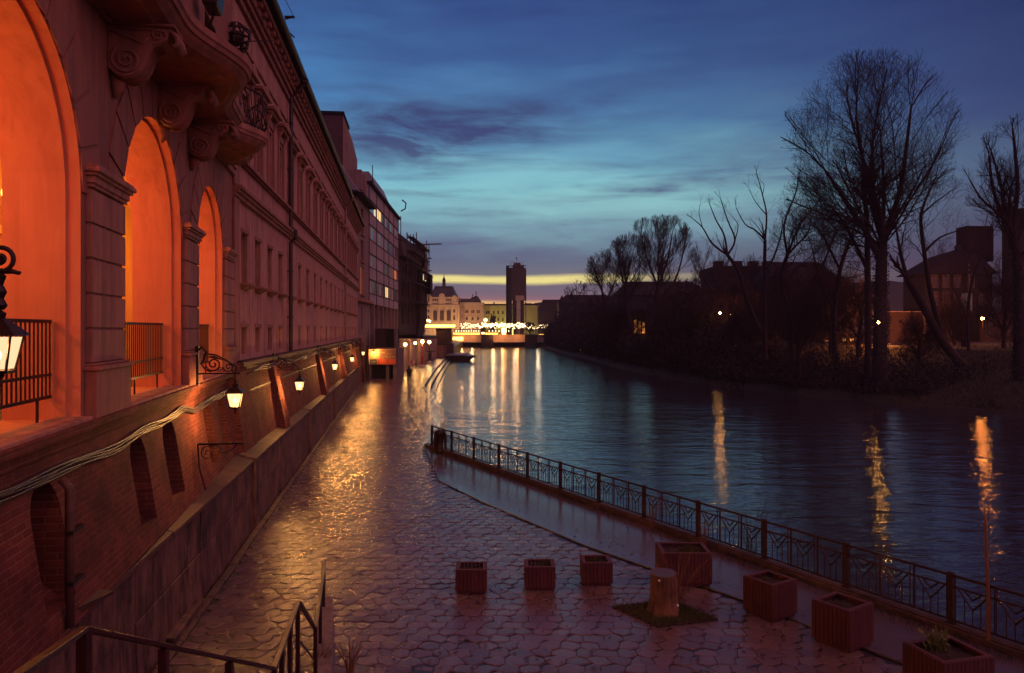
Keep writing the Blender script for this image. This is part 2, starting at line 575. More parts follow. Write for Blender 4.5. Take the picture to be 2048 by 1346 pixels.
def hole_wall(mb, x0, x1, z0, z1, rects, y=0.0, depth=0.25):
    """a wall face with rectangular openings and their reveals (rect: x0,x1,z0,z1)"""
    xs = sorted(set([x0, x1] + [r[0] for r in rects] + [r[1] for r in rects]))
    zs = sorted(set([z0, z1] + [r[2] for r in rects] + [r[3] for r in rects]))
    for xa, xb in zip(xs, xs[1:]):
        run = None
        for za, zb in zip(zs, zs[1:]):
            mx, mz = (xa + xb) / 2, (za + zb) / 2
            hit = any(r[0] < mx < r[1] and r[2] < mz < r[3] for r in rects)
            if not hit:
                run = (run[0], zb) if run else (za, zb)
            if hit or zb == zs[-1]:
                if run:
                    mb.quad((xa, y, run[0]), (xb, y, run[0]), (xb, y, run[1]), (xa, y, run[1]))
                run = None
    for a, b, c, d in rects:
        e = y + depth
        mb.quad((a, y, c), (a, e, c), (a, e, d), (a, y, d))
        mb.quad((b, y, c), (b, y, d), (b, e, d), (b, e, c))
        mb.quad((a, y, d), (a, e, d), (b, e, d), (b, y, d))
        mb.quad((a, y, c), (b, y, c), (b, e, c), (a, e, c))


def window_parts(parent, w, h, frame_mat='window_frame', pane_mat='window_dark', bars=(1, 1), fw=0.05):
    """frame with its pane as sub-part; origin at lower-left corner, facing -y"""
    m = MB()
    m.box(0, w, -0.03, 0.04, 0, fw)
    m.box(0, w, -0.03, 0.04, h - fw, h)
    m.box(0, fw, -0.028, 0.038, fw, h - fw)
    m.box(w - fw, w, -0.028, 0.038, fw, h - fw)
    for i in range(bars[0]):
        x = w * (i + 1) / (bars[0] + 1)
        m.box(x - 0.025, x + 0.025, -0.02, 0.03, fw, h - fw)
    for i in range(bars[1]):
        z = h * (0.68 if bars[1] == 1 else (i + 1) / (bars[1] + 1))
        m.box(fw, w - fw, -0.017, 0.027, z - 0.025, z + 0.025)
    f = m.build('window', frame_mat, parent)
    p = MB().box(fw * 0.5, w - fw * 0.5, 0.012, 0.022, fw * 0.5, h - fw * 0.5).build('pane', pane_mat, f)
    return f


def dup_part(o, loc):
    """a copy of a part and its sub-parts under the same parent"""
    c = copy_tree(o, o.parent)
    c.location = loc
    return c


# ---------------------------------------------------------------- sky
def build_world():
    w = bpy.data.worlds.new('World')
    SC.world = w
    w.use_nodes = True
    t = w.node_tree
    t.nodes.clear()
    nt = NT(t)
    out = nt.new('ShaderNodeOutputWorld')
    bg = nt.new('ShaderNodeBackground')
    nt.link(bg.outputs[0], out.inputs[0])
    tc = nt.new('ShaderNodeTexCoord')
    sx = nt.new('ShaderNodeSeparateXYZ')
    nt.link(tc.outputs['Generated'], sx.inputs[0])
    x, y, z = sx.outputs
    hyp = nt.math('SQRT', nt.math('ADD', nt.math('MULTIPLY', x, x), nt.math('MULTIPLY', y, y)))
    tt = nt.math('DIVIDE', z, nt.math('MAXIMUM', hyp, 0.001))
    az = nt.math('ARCTAN2', x, y)
    cv = nt.new('ShaderNodeCombineXYZ')
    nt.link(az, cv.inputs[0])
    nt.link(tt, cv.inputs[1])
    vec = cv.outputs[0]
    # layered cloud deck: elevation bent by stretched noise
    n_band = nt.noise(nt.mapping(vec, (3.0, 16.0, 1)), 1.6, 4, 0.5)
    amp = nt.math('MULTIPLY_ADD', nt.math('MAXIMUM', nt.math('SUBTRACT', tt, 0.07), 0.0), 0.45, 0.013)
    te = nt.math('ADD', tt, nt.math('MULTIPLY', nt.math('SUBTRACT', n_band, 0.5), amp))
    fac = nt.math('DIVIDE', te, 1.25, clamp=True)
    S = [(0.0, (215, 110, 75)), (.020, (250, 165, 80)), (.031, (252, 205, 110)), (.0355, (235, 180, 115)), (.039, (135, 96, 106)), (.046, (102, 88, 106)),
         (.0615, (94, 86, 104)), (.0628, (185, 168, 112)), (.064, (250, 232, 135)), (.0672, (255, 245, 160)), (.0686, (215, 196, 118)), (.070, (98, 92, 105)),
         (.088, (72, 70, 101)), (.112, (74, 80, 114)), (.135, (88, 112, 138)), (.158, (110, 154, 166)), (.182, (118, 178, 184)), (.205, (102, 160, 178)),
         (.235, (82, 135, 164)), (.29, (64, 107, 149)), (.36, (47, 78, 125)), (.44, (38, 60, 110)), (.62, (27, 42, 86)), (1.2, (20, 28, 60))]
    col = nt.ramp(fac, [(a / 1.25, lin(*c)) for a, c in S])
    # away from the sunset the low bands are plain dusk purple-blue
    dusk = nt.ramp(fac, [(0.0, lin(84, 62, 84)), (.06, lin(78, 70, 100)), (.12, lin(80, 88, 122)), (.2, lin(66, 92, 140)), (.35, lin(46, 72, 126)), (1.0, lin(26, 34, 74))])
    d = nt.math('SUBTRACT', az, -0.02)
    wgt = nt.math('MULTIPLY', nt.math('MULTIPLY', d, d), 5.5)
    wgt = nt.math('EXPONENT', nt.math('MULTIPLY', wgt, -1.0))
    col = nt.mix(nt.math('MULTIPLY_ADD', wgt, 1.25, -0.02, clamp=True), dusk, col)
    # the bright strip thins out to the right
    thin = nt.math('MULTIPLY', nt.math('MULTIPLY_ADD', az, 5.0, -0.32, clamp=True), nt.math('MULTIPLY', nt.math('MULTIPLY_ADD', tt, -60.0, 5.2, clamp=True), nt.math('MULTIPLY_ADD', tt, 60.0, -2.6, clamp=True)))
    col = nt.mix(nt.math('MULTIPLY', thin, 0.8), col, lin(86, 80, 104))
    # darker, more violet to the right
    rt = nt.math('MULTIPLY_ADD', az, 1.75, -0.12, clamp=True)
    col = nt.mix(rt, col, nt.mix(1.0, col, (0.30, 0.26, 0.38, 1), 'MULTIPLY'))
    # torn dark clouds: (px, py, half width, half height, tilt, strength)
    n_c = nt.noise(nt.mapping(vec, (4.2, 19, 1), rot=(0, 0, 0.12)), 1.5, 8, 0.66, 0.6)
    dark = None
    for px, py, a, b, tilt, s in [(800, 245, .14, .040, .03, 1.0), (960, 262, .20, .036, .16, 1.0), (1050, 232, .14, .020, .22, .7), (820, 305, .10, .016, .05, .45),
                                  (1545, 308, .11, .019, -.02, 1.0), (1440, 362, .16, .012, .02, .75), (1250, 385, .17, .012, .08, .55),
                                  (775, 110, .07, .034, .1, .55), (690, 205, .10, .03, 0, .3), (870, 405, .10, .016, -.02, .65), (860, 355, .07, .012, .0, .5), (1110, 372, .05, .016, .1, .5),
                                  (1900, 330, .16, .035, .0, .6), (1010, 480, .34, .03, .02, .45)]:
        u = (px - 1024) / F
        a0 = math.atan(u)
        t0 = (658 - py) / F * math.cos(a0)
        da = nt.math('SUBTRACT', az, a0)
        dt = nt.math('SUBTRACT', tt, t0)
        dt = nt.math('SUBTRACT', dt, nt.math('MULTIPLY', da, tilt))
        e1 = nt.math('DIVIDE', da, a * 1.2)
        e2 = nt.math('DIVIDE', dt, b * 1.3)
        q = nt.math('ADD', nt.math('MULTIPLY', e1, e1), nt.math('MULTIPLY', e2, e2))
        mk = nt.math('MULTIPLY', nt.math('EXPONENT', nt.math('MULTIPLY', q, -1.3)), s)
        dark = mk if dark is None else nt.math('ADD', dark, mk)
    dark = nt.math('MULTIPLY', dark, nt.math('MULTIPLY_ADD', n_c, 1.9, -0.42, clamp=True))
    # thin general streaks
    n_s = nt.noise(nt.mapping(vec, (3.2, 34, 1), loc=(3, 1, 0), rot=(0, 0, 0.05)), 1.3, 6, 0.6, 0.3)
    stre = nt.math('MULTIPLY_ADD', n_s, 3.0, -1.4, clamp=True)
    band = nt.math('MULTIPLY', nt.math('MULTIPLY_ADD', tt, 14.0, -1.3, clamp=True), nt.math('MULTIPLY_ADD', tt, -7.0, 2.3, clamp=True))
    dark = nt.math('ADD', dark, nt.math('MULTIPLY', nt.math('MULTIPLY', stre, band), 1.0))
    ccol = nt.ramp(fac, [(0.0, lin(95, 85, 105)), (.12 / 1.25, lin(66, 70, 102)), (.2 / 1.25, lin(64, 84, 116)), (.26 / 1.25, lin(46, 58, 98)), (.5, lin(38, 52, 96))])
    col = nt.mix(nt.math('MULTIPLY', dark, 0.85, clamp=True), col, ccol)
    # pale afterglow low in the middle of the sky
    n_p = nt.noise(nt.mapping(vec, (4.5, 24, 1), loc=(7, 2, 0), rot=(0, 0, 0.06)), 1.4, 6, 0.6, 0.4)
    for px, py, a, b, s, c in [(1130, 410, .34, .06, .8, (0.20, 0.42, 0.44, 1)), (800, 385, .16, .035, .35, (0.12, 0.38, 0.46, 1)), (620, 190, .16, .12, .35, (0.05, 0.22, 0.48, 1))]:
        a0 = math.atan((px - 1024) / F)
        t0 = (658 - py) / F * math.cos(a0)
        e1 = nt.math('DIVIDE', nt.math('SUBTRACT', az, a0), a)
        e2 = nt.math('DIVIDE', nt.math('SUBTRACT', te, t0), b)
        q = nt.math('EXPONENT', nt.math('MULTIPLY', nt.math('ADD', nt.math('MULTIPLY', e1, e1), nt.math('MULTIPLY', e2, e2)), -1.0))
        q = nt.math('MULTIPLY', q, nt.math('MULTIPLY_ADD', dark, -s * 0.9, s, clamp=True))
        q = nt.math('MULTIPLY', q, nt.math('MULTIPLY_ADD', n_p, 3.0, -0.65, clamp=True))
        col = nt.mix(q, col, c)
    # below the horizon
    col = nt.mix(nt.math('MULTIPLY_ADD', tt, 60.0, 1.0, clamp=True), lin(40, 28, 40), col)
    nt.link(col, bg.inputs['Color'])
    bg.inputs['Strength'].default_value = 1.42
    # the physical dusk sky adds its own faint light on top
    sky = nt.new('ShaderNodeTexSky', sky_type='NISHITA')
    sky.sun_disc = False
    sky.sun_elevation = math.radians(-3.0)
    sky.sun_rotation = math.radians(0.0)
    bg2 = nt.new('ShaderNodeBackground')
    nt.link(sky.outputs[0], bg2.inputs[0])
    bg2.inputs['Strength'].default_value = 0.05
    ad = nt.new('ShaderNodeAddShader')
    nt.link(bg.outputs[0], ad.inputs[0])
    nt.link(bg2.outputs[0], ad.inputs[1])
    nt.link(ad.outputs[0], out.inputs[0])


def build_haze():
    m = bpy.data.materials.new('evening_haze')
    m.use_nodes = True
    t = m.node_tree
    t.nodes.clear()
    out = t.nodes.new('ShaderNodeOutputMaterial')
    v = t.nodes.new('ShaderNodeVolumePrincipled')
    v.inputs['Color'].default_value = (0.85, 0.78, 0.86, 1)
    v.inputs['Density'].default_value = HAZE
    v.inputs['Anisotropy'].default_value = 0.2
    t.links.new(v.outputs[0], out.inputs['Volume'])
    MATS['evening_haze'] = m
    o = MB().box(-500, 1600, -1600, 3100, -4.5, 60).build('haze', 'evening_haze')
    tag(o, kind='stuff')


def build_dusk_fill():
    l = bpy.data.lights.new('dusk_fill', 'SUN')  # added soft pink fill from behind right; the sunset lies ahead
    l.energy = 1.55
    l.color = (1.0, 0.36, 0.34)
    l.angle = math.radians(110)
    o = bpy.data.objects.new('dusk_fill', l)
    COL.objects.link(o)
    d = Vector((0.66, -0.42, 0.68))
    o.rotation_euler = d.to_track_quat('Z', 'Y').to_euler()


def build_camera():
    c = bpy.data.cameras.new('Camera')
    c.sensor_width = 36
    c.lens = F / 2048 * 36
    c.shift_y = -15.0 / 2048
    c.clip_start = 0.05
    c.clip_end = 6000
    o = bpy.data.objects.new('Camera', c)
    COL.objects.link(o)
    o.location = (0, 0, EYE)
    o.rotation_euler = (math.pi / 2, 0, 0)
    SC.camera = o
    SC.view_settings.view_transform = 'Standard'
    SC.view_settings.look = 'None'
    SC.view_settings.exposure = 0.0
    SC.view_settings.gamma = 1.0
    SC.cycles.use_denoising = True
    SC.cycles.max_bounces = 6
    SC.cycles.diffuse_bounces = 3
    SC.cycles.glossy_bounces = 3
    SC.cycles.caustics_reflective = False
    SC.cycles.caustics_refractive = False
    SC.cycles.sample_clamp_indirect = 4.0


# ---------------------------------------------------------------- facade frames
TA, XA = 0.204, 3.8            # arcade line: X = -XA - TA*Y
CA = 1 / math.hypot(1, TA)
RA = math.atan2(1, -TA)
TM, XM = 0.1413, 5.2           # long building line
CM = 1 / math.hypot(1, TM)
RM = math.atan2(1, -TM)


def SA(Y):
    return Y / CA


def SM(Y):
    return Y / CM


def zz(Z):
    return EYE + Z


def arc_world(s, d, z):
    """arcade-local to world"""
    e = Vector((-TA * CA, CA, 0))
    n = Vector((CA, TA * CA, 0))
    return Vector((-XA, 0, 0)) + e * s - n * d + Vector((0, 0, z))


# ---------------------------------------------------------------- arcade building
ARCHES = [(SA(2.55), 2.0), (SA(8.2), 2.08), (SA(14.0), 2.04), (SA(19.2), 1.68)]
PIERS = [(SA(4.75), SA(5.95)), (SA(10.42), SA(11.9)), (SA(16.12), SA(17.4)), (SA(20.98), SA(22.3))]


def build_arcade():
    root = thing('arcade_building', 'red-orange lit arcaded palace with carved consoles under a bowed balcony', 'building', (-XA, 0, 0), RA)
    fl, spr = zz(-1.22), zz(1.85)
    top = zz(4.62)
    x0, x1 = SA(-5), SA(22.42)
    w = MB()
    arch_wall(w, x0, x1, fl, top, [(c, r, fl, spr if r > 1.8 else zz(1.95)) for c, r in ARCHES], 0.0, 24)
    # upper wall with three balcony doors
    rects = [(c - 0.75, c + 0.75, zz(5.1), zz(7.9)) for c, r in ARCHES[1:]]
    hole_wall(w, x0, x1, top, zz(13), rects, 0.0, 0.3)
    w.quad((x1, 0, fl), (x1, 4.2, fl), (x1, 4.2, zz(13)), (x1, 0, zz(13)))
    w.build('wall', 'arcade_plaster', root)
    for c, r in ARCHES[1:]:
        f = window_parts(root, 1.5, 2.8, bars=(1, 2))
        f.location = (c - 0.75, 0.24, zz(5.1))
    # reveals: outer step then the thick orange soffit
    rv = MB()
    for c, r in ARCHES:
        sp = spr if r > 1.8 else zz(1.95)
        arch_reveal(rv, c, r, fl, sp, 0.0, 0.17, r, 24)
        arch_wall(rv, c - r, c + r, fl, sp + r + 0.001, [(c, r - 0.025, fl, sp)], 0.17, 24) if False else None
        arch_reveal(rv, c, r, fl, sp, 0.17, 0.18, r - 0.03, 24)
        arch_reveal(rv, c, r - 0.03, fl, sp, 0.18, 0.95, r - 0.03, 24)
    arch_wall(rv, x0, x1, fl, zz(4.3), [(c, r - 0.03, fl, spr if r > 1.8 else zz(1.95)) for c, r in ARCHES], 0.95, 24)
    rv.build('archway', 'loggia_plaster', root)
    # loggia interior
    it = MB()
    yb = 3.9
    inner = [(c, 1.25, fl, zz(1.3)) for c, r in ARCHES]
    arch_wall(it, x0, x1, fl, zz(4.3), inner, yb, 20)
    for c, r, a, b in inner:
        arch_reveal(it, c, r, a, b, yb, yb + 0.6, r, 20)
    it.quad((x0, yb + 1.6, fl), (x1, yb + 1.6, fl), (x1, yb + 1.6, zz(4.3)), (x0, yb + 1.6, zz(4.3)))
    it.quad((x0, 0.95, zz(4.3)), (x1, 0.95, zz(4.3)), (x1, yb + 1.6, zz(4.3)), (x0, yb + 1.6, zz(4.3)))
    it.quad((x0, 0.95, fl), (x0, yb, fl), (x0, yb, zz(4.3)), (x0, 0.95, zz(4.3)))
    it.quad((x1 - 0.05, 0.95, fl), (x1 - 0.05, yb + 1.6, fl), (x1 - 0.05, yb + 1.6, zz(4.3)), (x1 - 0.05, 0.95, zz(4.3)))
    # transverse arches carried on the piers
    for a, b in PIERS:
        m = (a + b) / 2
        it.box(m - 0.3, m + 0.3, yb - 0.22, yb, fl, zz(2.0))
        it.box(m - 0.36, m + 0.36, yb - 0.3, yb, zz(2.0), zz(2.16))
        pts = [(m - 0.3, 0.95 + (yb - 0.95) * 0.5 - 1.4 * math.cos(math.pi * i / 12), zz(2.1) + 1.4 * math.sin(math.pi * i / 12)) for i in range(13)]
        for p, q in zip(pts, pts[1:]):
            it.hexa([p, q, (q[0] + 0.6, q[1], q[2]), (p[0] + 0.6, p[1], p[2]), (p[0], p[1], zz(4.3)), (q[0], q[1], zz(4.3)), (q[0] + 0.6, q[1], zz(4.3)), (p[0] + 0.6, p[1], zz(4.3))])
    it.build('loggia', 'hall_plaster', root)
    MB().box(x0, x1, 0.0, yb + 1.6, fl - 0.2, fl - 0.002).build('loggia_floor', 'slab_concrete', root)
    # sills / threshold step under each arch
    th = MB()
    for c, r in ARCHES:
        th.box(c - r - 0.02, c + r + 0.02, -0.16, 0.3, fl - 0.16, fl + 0.03)
    th.build('threshold', 'trim_plaster', root, bevel=0.02)
    # pilasters as stacked rusticated blocks
    for a, b in PIERS:
        p = MB()
        bot, cap0 = zz(-1.32), zz(1.98)
        pw = 0.09
        z = zz(-0.47)
        hs = 0.49
        while z < cap0 - 0.05:
            zt = min(z + hs - 0.035, cap0)
            p.box(a, b, -pw, 0.005, z, zt)
            z += hs
        p.box(a + 0.04, b - 0.04, -pw + 0.035, 0.004, zz(-0.5), cap0)
        # half joint in every other course
        pl = p.build('pilaster', 'trim_plaster', root, bevel=0.012)
        ped = MB().box(a - 0.05, b + 0.05, -pw - 0.07, 0.003, bot, zz(-0.58))
        ped.box(a - 0.09, b + 0.09, -pw - 0.11, 0.002, zz(-0.58), zz(-0.52))
        ped.box(a - 0.04, b + 0.04, -pw - 0.05, 0.001, zz(-0.52), zz(-0.48))
        ped.build('pedestal', 'arcade_plaster', pl, bevel=0.015)
        cp = MB()
        for k, (dz, h, o) in enumerate([(0, .05, .02), (.05, .1, .05), (.15, .05, .09), (.2, .07, .13), (.27, .04, .1)]):
            cp.box(a - o, b + o, -pw - o, 0.006 + k * 0.001, cap0 + dz, cap0 + dz + h)
        cp.build('capital', 'trim_plaster', pl, bevel=0.012)
    # voussoir blocks round the arches
    vs = MB()
    for c, r in ARCHES[1:]:
        sp = spr if r > 1.8 else zz(1.95)
        n = 11
        for i in range(n):
            a0 = math.pi * i / n + 0.012
            a1 = math.pi * (i + 1) / n - 0.012
            ro = r + (0.78 if i != n // 2 else 0.9)
            ri = r + 0.02
            P = [(c - ri * math.cos(a0), -0.028, sp + ri * math.sin(a0)), (c - ro * math.cos(a0), -0.028, sp + ro * math.sin(a0)),
                 (c - ro * math.cos(a1), -0.028, sp + ro * math.sin(a1)), (c - ri * math.cos(a1), -0.028, sp + ri * math.sin(a1))]
            if max(q[2] for q in P) > top:
                P = [(q[0], q[1], min(q[2], top - 0.02)) for q in P]
            vs.prism(P, (0, 0.034, 0))
    vs.build('voussoirs', 'arcade_plaster', root)
    # dividing string course above the arches
    MB().box(x0, x1, -0.1, 0.002, top - 0.02, top + 0.14).box(x0, x1, -0.16, 0.001, top + 0.14, top + 0.22).build('string_course', 'trim_plaster', root, bevel=0.015)
    # balconies
    def balcony(yc, y0, y1, base, bulge, half, zb):
        n = 40
        out = []
        for i in range(n + 1):
            Y = y0 + (y1 - y0) * i / n
            u = max(-1, min(1, (Y - yc) / half))
            o = base + bulge * (0.5 + 0.5 * math.cos(math.pi * u))
            out.append((SA(Y), o))
        lv = [(-0.02, -0.34), (0.0, -0.3), (0.05, -0.14), (0.14, -0.04), (0.2, 0.0), (0.2, 0.03), (0.27, 0.05), (0.3, 0.08), (0.42, 0.08), (0.44, 0.05)]
        m = MB()
        rows = []
        for dz, do in lv:
            row = [(out[0][0], 0.0, zb + dz)]
            for k, (s, o) in enumerate(out):
                row.append((s, -(o + do), zb + dz))
            row.append((out[-1][0], 0.0, zb + dz))
            rows.append(row)
        base_i = len(m.v)
        for row in rows:
            m.v.extend(row)
        L = len(rows[0])
        for a in range(len(rows) - 1):
            for k in range(L - 1):
                m.f.append((a * L + k, a * L + k + 1, (a + 1) * L + k + 1, (a + 1) * L + k))
        m.f.append(tuple(range(L)))
        m.f.append(tuple((len(rows) - 1) * L + k for k in range(L)))
        return m, out
    m, out = balcony(14.0, 9.9, 17.5, 1.0, 0.62, 2.3, zz(4.66))
    bal = m.build('balcony', 'arcade_plaster', root, bevel=0.0)
    m2, out2 = balcony(19.4, 18.2, 21.2, 0.75, 0.55, 1.5, zz(4.66))
    bal2 = m2.build('balcony', 'trim_plaster', root)
    rl = MB()
    zt = zz(5.1)
    edge = [Vector((s, -(o - 0.04), 0)) for s, o in out2]
    path = [Vector((edge[0].x, 0, 0))] + edge + [Vector((edge[-1].x, 0, 0))]
    for hgt, r in ((0.08, 0.018), (0.5, 0.012), (0.95, 0.024)):
        rl.tube([p + Vector((0, 0, zt + hgt)) for p in path], r, 5)
    for i, p in enumerate(path):
        if i % 2 == 0:
            belly = Vector((0, -0.1, 0))
            rl.tube([p + Vector((0, 0, zt)), p + belly + Vector((0, 0, zt + 0.25)), p + belly * 0.4 + Vector((0, 0, zt + 0.6)), p + Vector((0, 0, zt + 0.95))], 0.012, 4)
        if i % 5 == 0:
            for k in range(2):
                c = p + Vector((0, -0.1, zt + 0.3 + 0.35 * k))
                rl.tube([c + Vector((0.09 * math.cos(a), 0, 0.12 * math.sin(a))) for a in np.linspace(0, 5.2, 9)], 0.012, 4)
    rl.build('balustrade', 'iron', bal2)
    # consoles
    prof = [(0, 4.66), (0.9, 4.66), (0.92, 4.58), (0.86, 4.52), (0.84, 4.42), (0.74, 4.36), (0.64, 4.33), (0.57, 4.2), (0.52, 4.05), (0.46, 3.93),
            (0.36, 3.85), (0.24, 3.82), (0.12, 3.85), (0.05, 3.92), (0, 3.95)]
    for k, Yc in enumerate((11.3, 14.04, 16.6)):
        s = SA(Yc)
        wd = 0.46
        m = MB()
        m.prism([(s, -o, zz(z)) for o, z in prof], (wd, 0, 0))
        m.box(s - 0.05, s + wd + 0.05, -0.97, 0.0, zz(4.60), zz(4.655))
        con = m.build('console', 'arcade_plaster', root, bevel=0.02)
        sc = MB()
        for sx, dx in ((s - 0.012, -1), (s + wd + 0.012, 1)):
            sp = []
            for i in range(34):
                a = i * 0.42
                rr = 0.22 * (1 - i / 36)
                sp.append((sx, -0.27 - rr * math.cos(a + 2.2), zz(4.08) + rr * math.sin(a + 2.2)))
            sc.tube(sp, 0.022, 5)
            sp = []
            for i in range(22):
                a = i * 0.45
                rr = 0.11 * (1 - i / 24)
                sp.append((sx, -0.72 - rr * math.cos(a), zz(4.48) + rr * math.sin(a)))
            sc.tube(sp, 0.016, 5)
            sc.tube([(sx, -0.06, zz(4.5)), (sx, -0.2, zz(4.46)), (sx, -0.36, zz(4.4)), (sx, -0.5, zz(4.34)), (sx, -0.6, zz(4.44))], 0.02, 5)
            sc.tube([(sx, -0.1, zz(4.56)), (sx, -0.35, zz(4.53)), (sx, -0.6, zz(4.56)), (sx, -0.84, zz(4.54))], 0.014, 5)
        # acanthus leaf curling under the tip and ribs on the front
        for i in range(5):
            xx = s + wd * (0.1 + 0.2 * i)
            sc.tube([(xx, -0.88, zz(4.56)), (xx, -0.97, zz(4.5)), (xx, -1.0, zz(4.4)), (xx, -0.95, zz(4.33)), (xx, -0.9, zz(4.36))], [0.035, 0.05, 0.05, 0.04, 0.02], 6)
            sc.tube([(xx, -o - 0.005, zz(z)) for o, z in prof[5:13]], 0.02, 5)
        # small drop below the scroll
        sc.tube([(s + wd / 2, -0.1, zz(3.88)), (s + wd / 2, -0.09, zz(3.7)), (s + wd / 2, -0.04, zz(3.55))], [0.12, 0.09, 0.03], 8)
        sc.build('carving', 'arcade_plaster', con, smooth=True)
    # iron railings in the arch openings
    for c, r in ARCHES:
        m = MB()
        y = 0.36
        xa, xb = c - r + 0.06, c + r - 0.06
        for z, h in ((0.08, 0.045), (-0.63, 0.035), (-0.93, 0.04)):
            m.box(xa, xb, y - 0.025, y + 0.025, zz(z), zz(z) + h)
        n = int((xb - xa) / 0.125)
        for i in range(n + 1):
            x = xa + (xb - xa) * i / n
            m.box(x - 0.009, x + 0.009, y - 0.009, y + 0.009, zz(-0.93), zz(0.08))
        for fx in (0.1, 0.5, 0.9):
            x = xa + (xb - xa) * fx
            m.box(x - 0.014, x + 0.014, y - 0.014, y + 0.014, fl, zz(-0.93))
        m.build('railing', 'iron', root)
    # hanging globe lamps inside the loggia
    for c, r in ARCHES:
        for dx, dy, en in ((0.3, 2.55, 1.0),):
            m = MB()
            m.tube([(c + dx, dy, zz(4.3)), (c + dx, dy, zz(2.75))], 0.015, 5)
            m.lathe([(0.02, 0.12), (0.09, 0.08), (0.12, 0.0), (0.1, -0.02)], (c + dx, dy, zz(2.65)), 12)
            o = m.build('pendant_lamp', 'iron', root)
            MB().ball((c + dx, dy, zz(2.5)), 0.15, 14).build('globe', 'globe_orange', o, smooth=True)
            point('loggia_light', (c + dx, dy, zz(2.2)), 200, (1.0, 0.175, 0.09), 0.18, root)
    # lamps of the rooms behind, seen through the inner doorways
    for c, r in ARCHES[1:]:
        point('doorway_light', (c + 0.2, 4.6, zz(1.9)), 260, (1.0, 0.55, 0.08), 0.15, root)
        point('hall_light', (c + 1.2, 3.3, zz(2.6)), 60, (1.0, 0.58, 0.07), 0.12, root)
    # table and chair just visible behind the railing of the middle bay
    c = ARCHES[2][0]
    t = thing('cafe_table', 'small round cafe table behind the railing of the middle lit arch', 'table', arc_world(c - 0.2, 1.5, fl), RA)
    MB().lathe([(0.36, 0.71), (0.38, 0.725), (0.36, 0.74)], n=20).build('tabletop', 'scaffold_wood', t)
    MB().lathe([(0.22, 0), (0.2, 0.03), (0.03, 0.06), (0.03, 0.7), (0.1, 0.708)], n=12).build('leg', 'iron', t)
    t = thing('cafe_chair', 'dark cafe chair with curved back behind the railing of the middle lit arch', 'chair', arc_world(c + 0.75, 1.4, fl), RA)
    MB().box(-0.22, 0.22, -0.22, 0.22, 0.43, 0.47).build('seat', 'scaffold_wood', t, bevel=0.01)
    MB().tube([(0.2, -0.2, 0.45), (0.24, -0.2, 0.85), (0.25, 0, 0.92), (0.24, 0.2, 0.85), (0.2, 0.2, 0.45)], 0.02, 6).build('backrest', 'scaffold_wood', t)
    for a in (-0.18, 0.18):
        for b in (-0.18, 0.18):
            MB().tube([(a, b, 0.43), (a * 1.1, b * 1.1, 0)], 0.016, 5).build('leg', 'scaffold_wood', t)
    return root


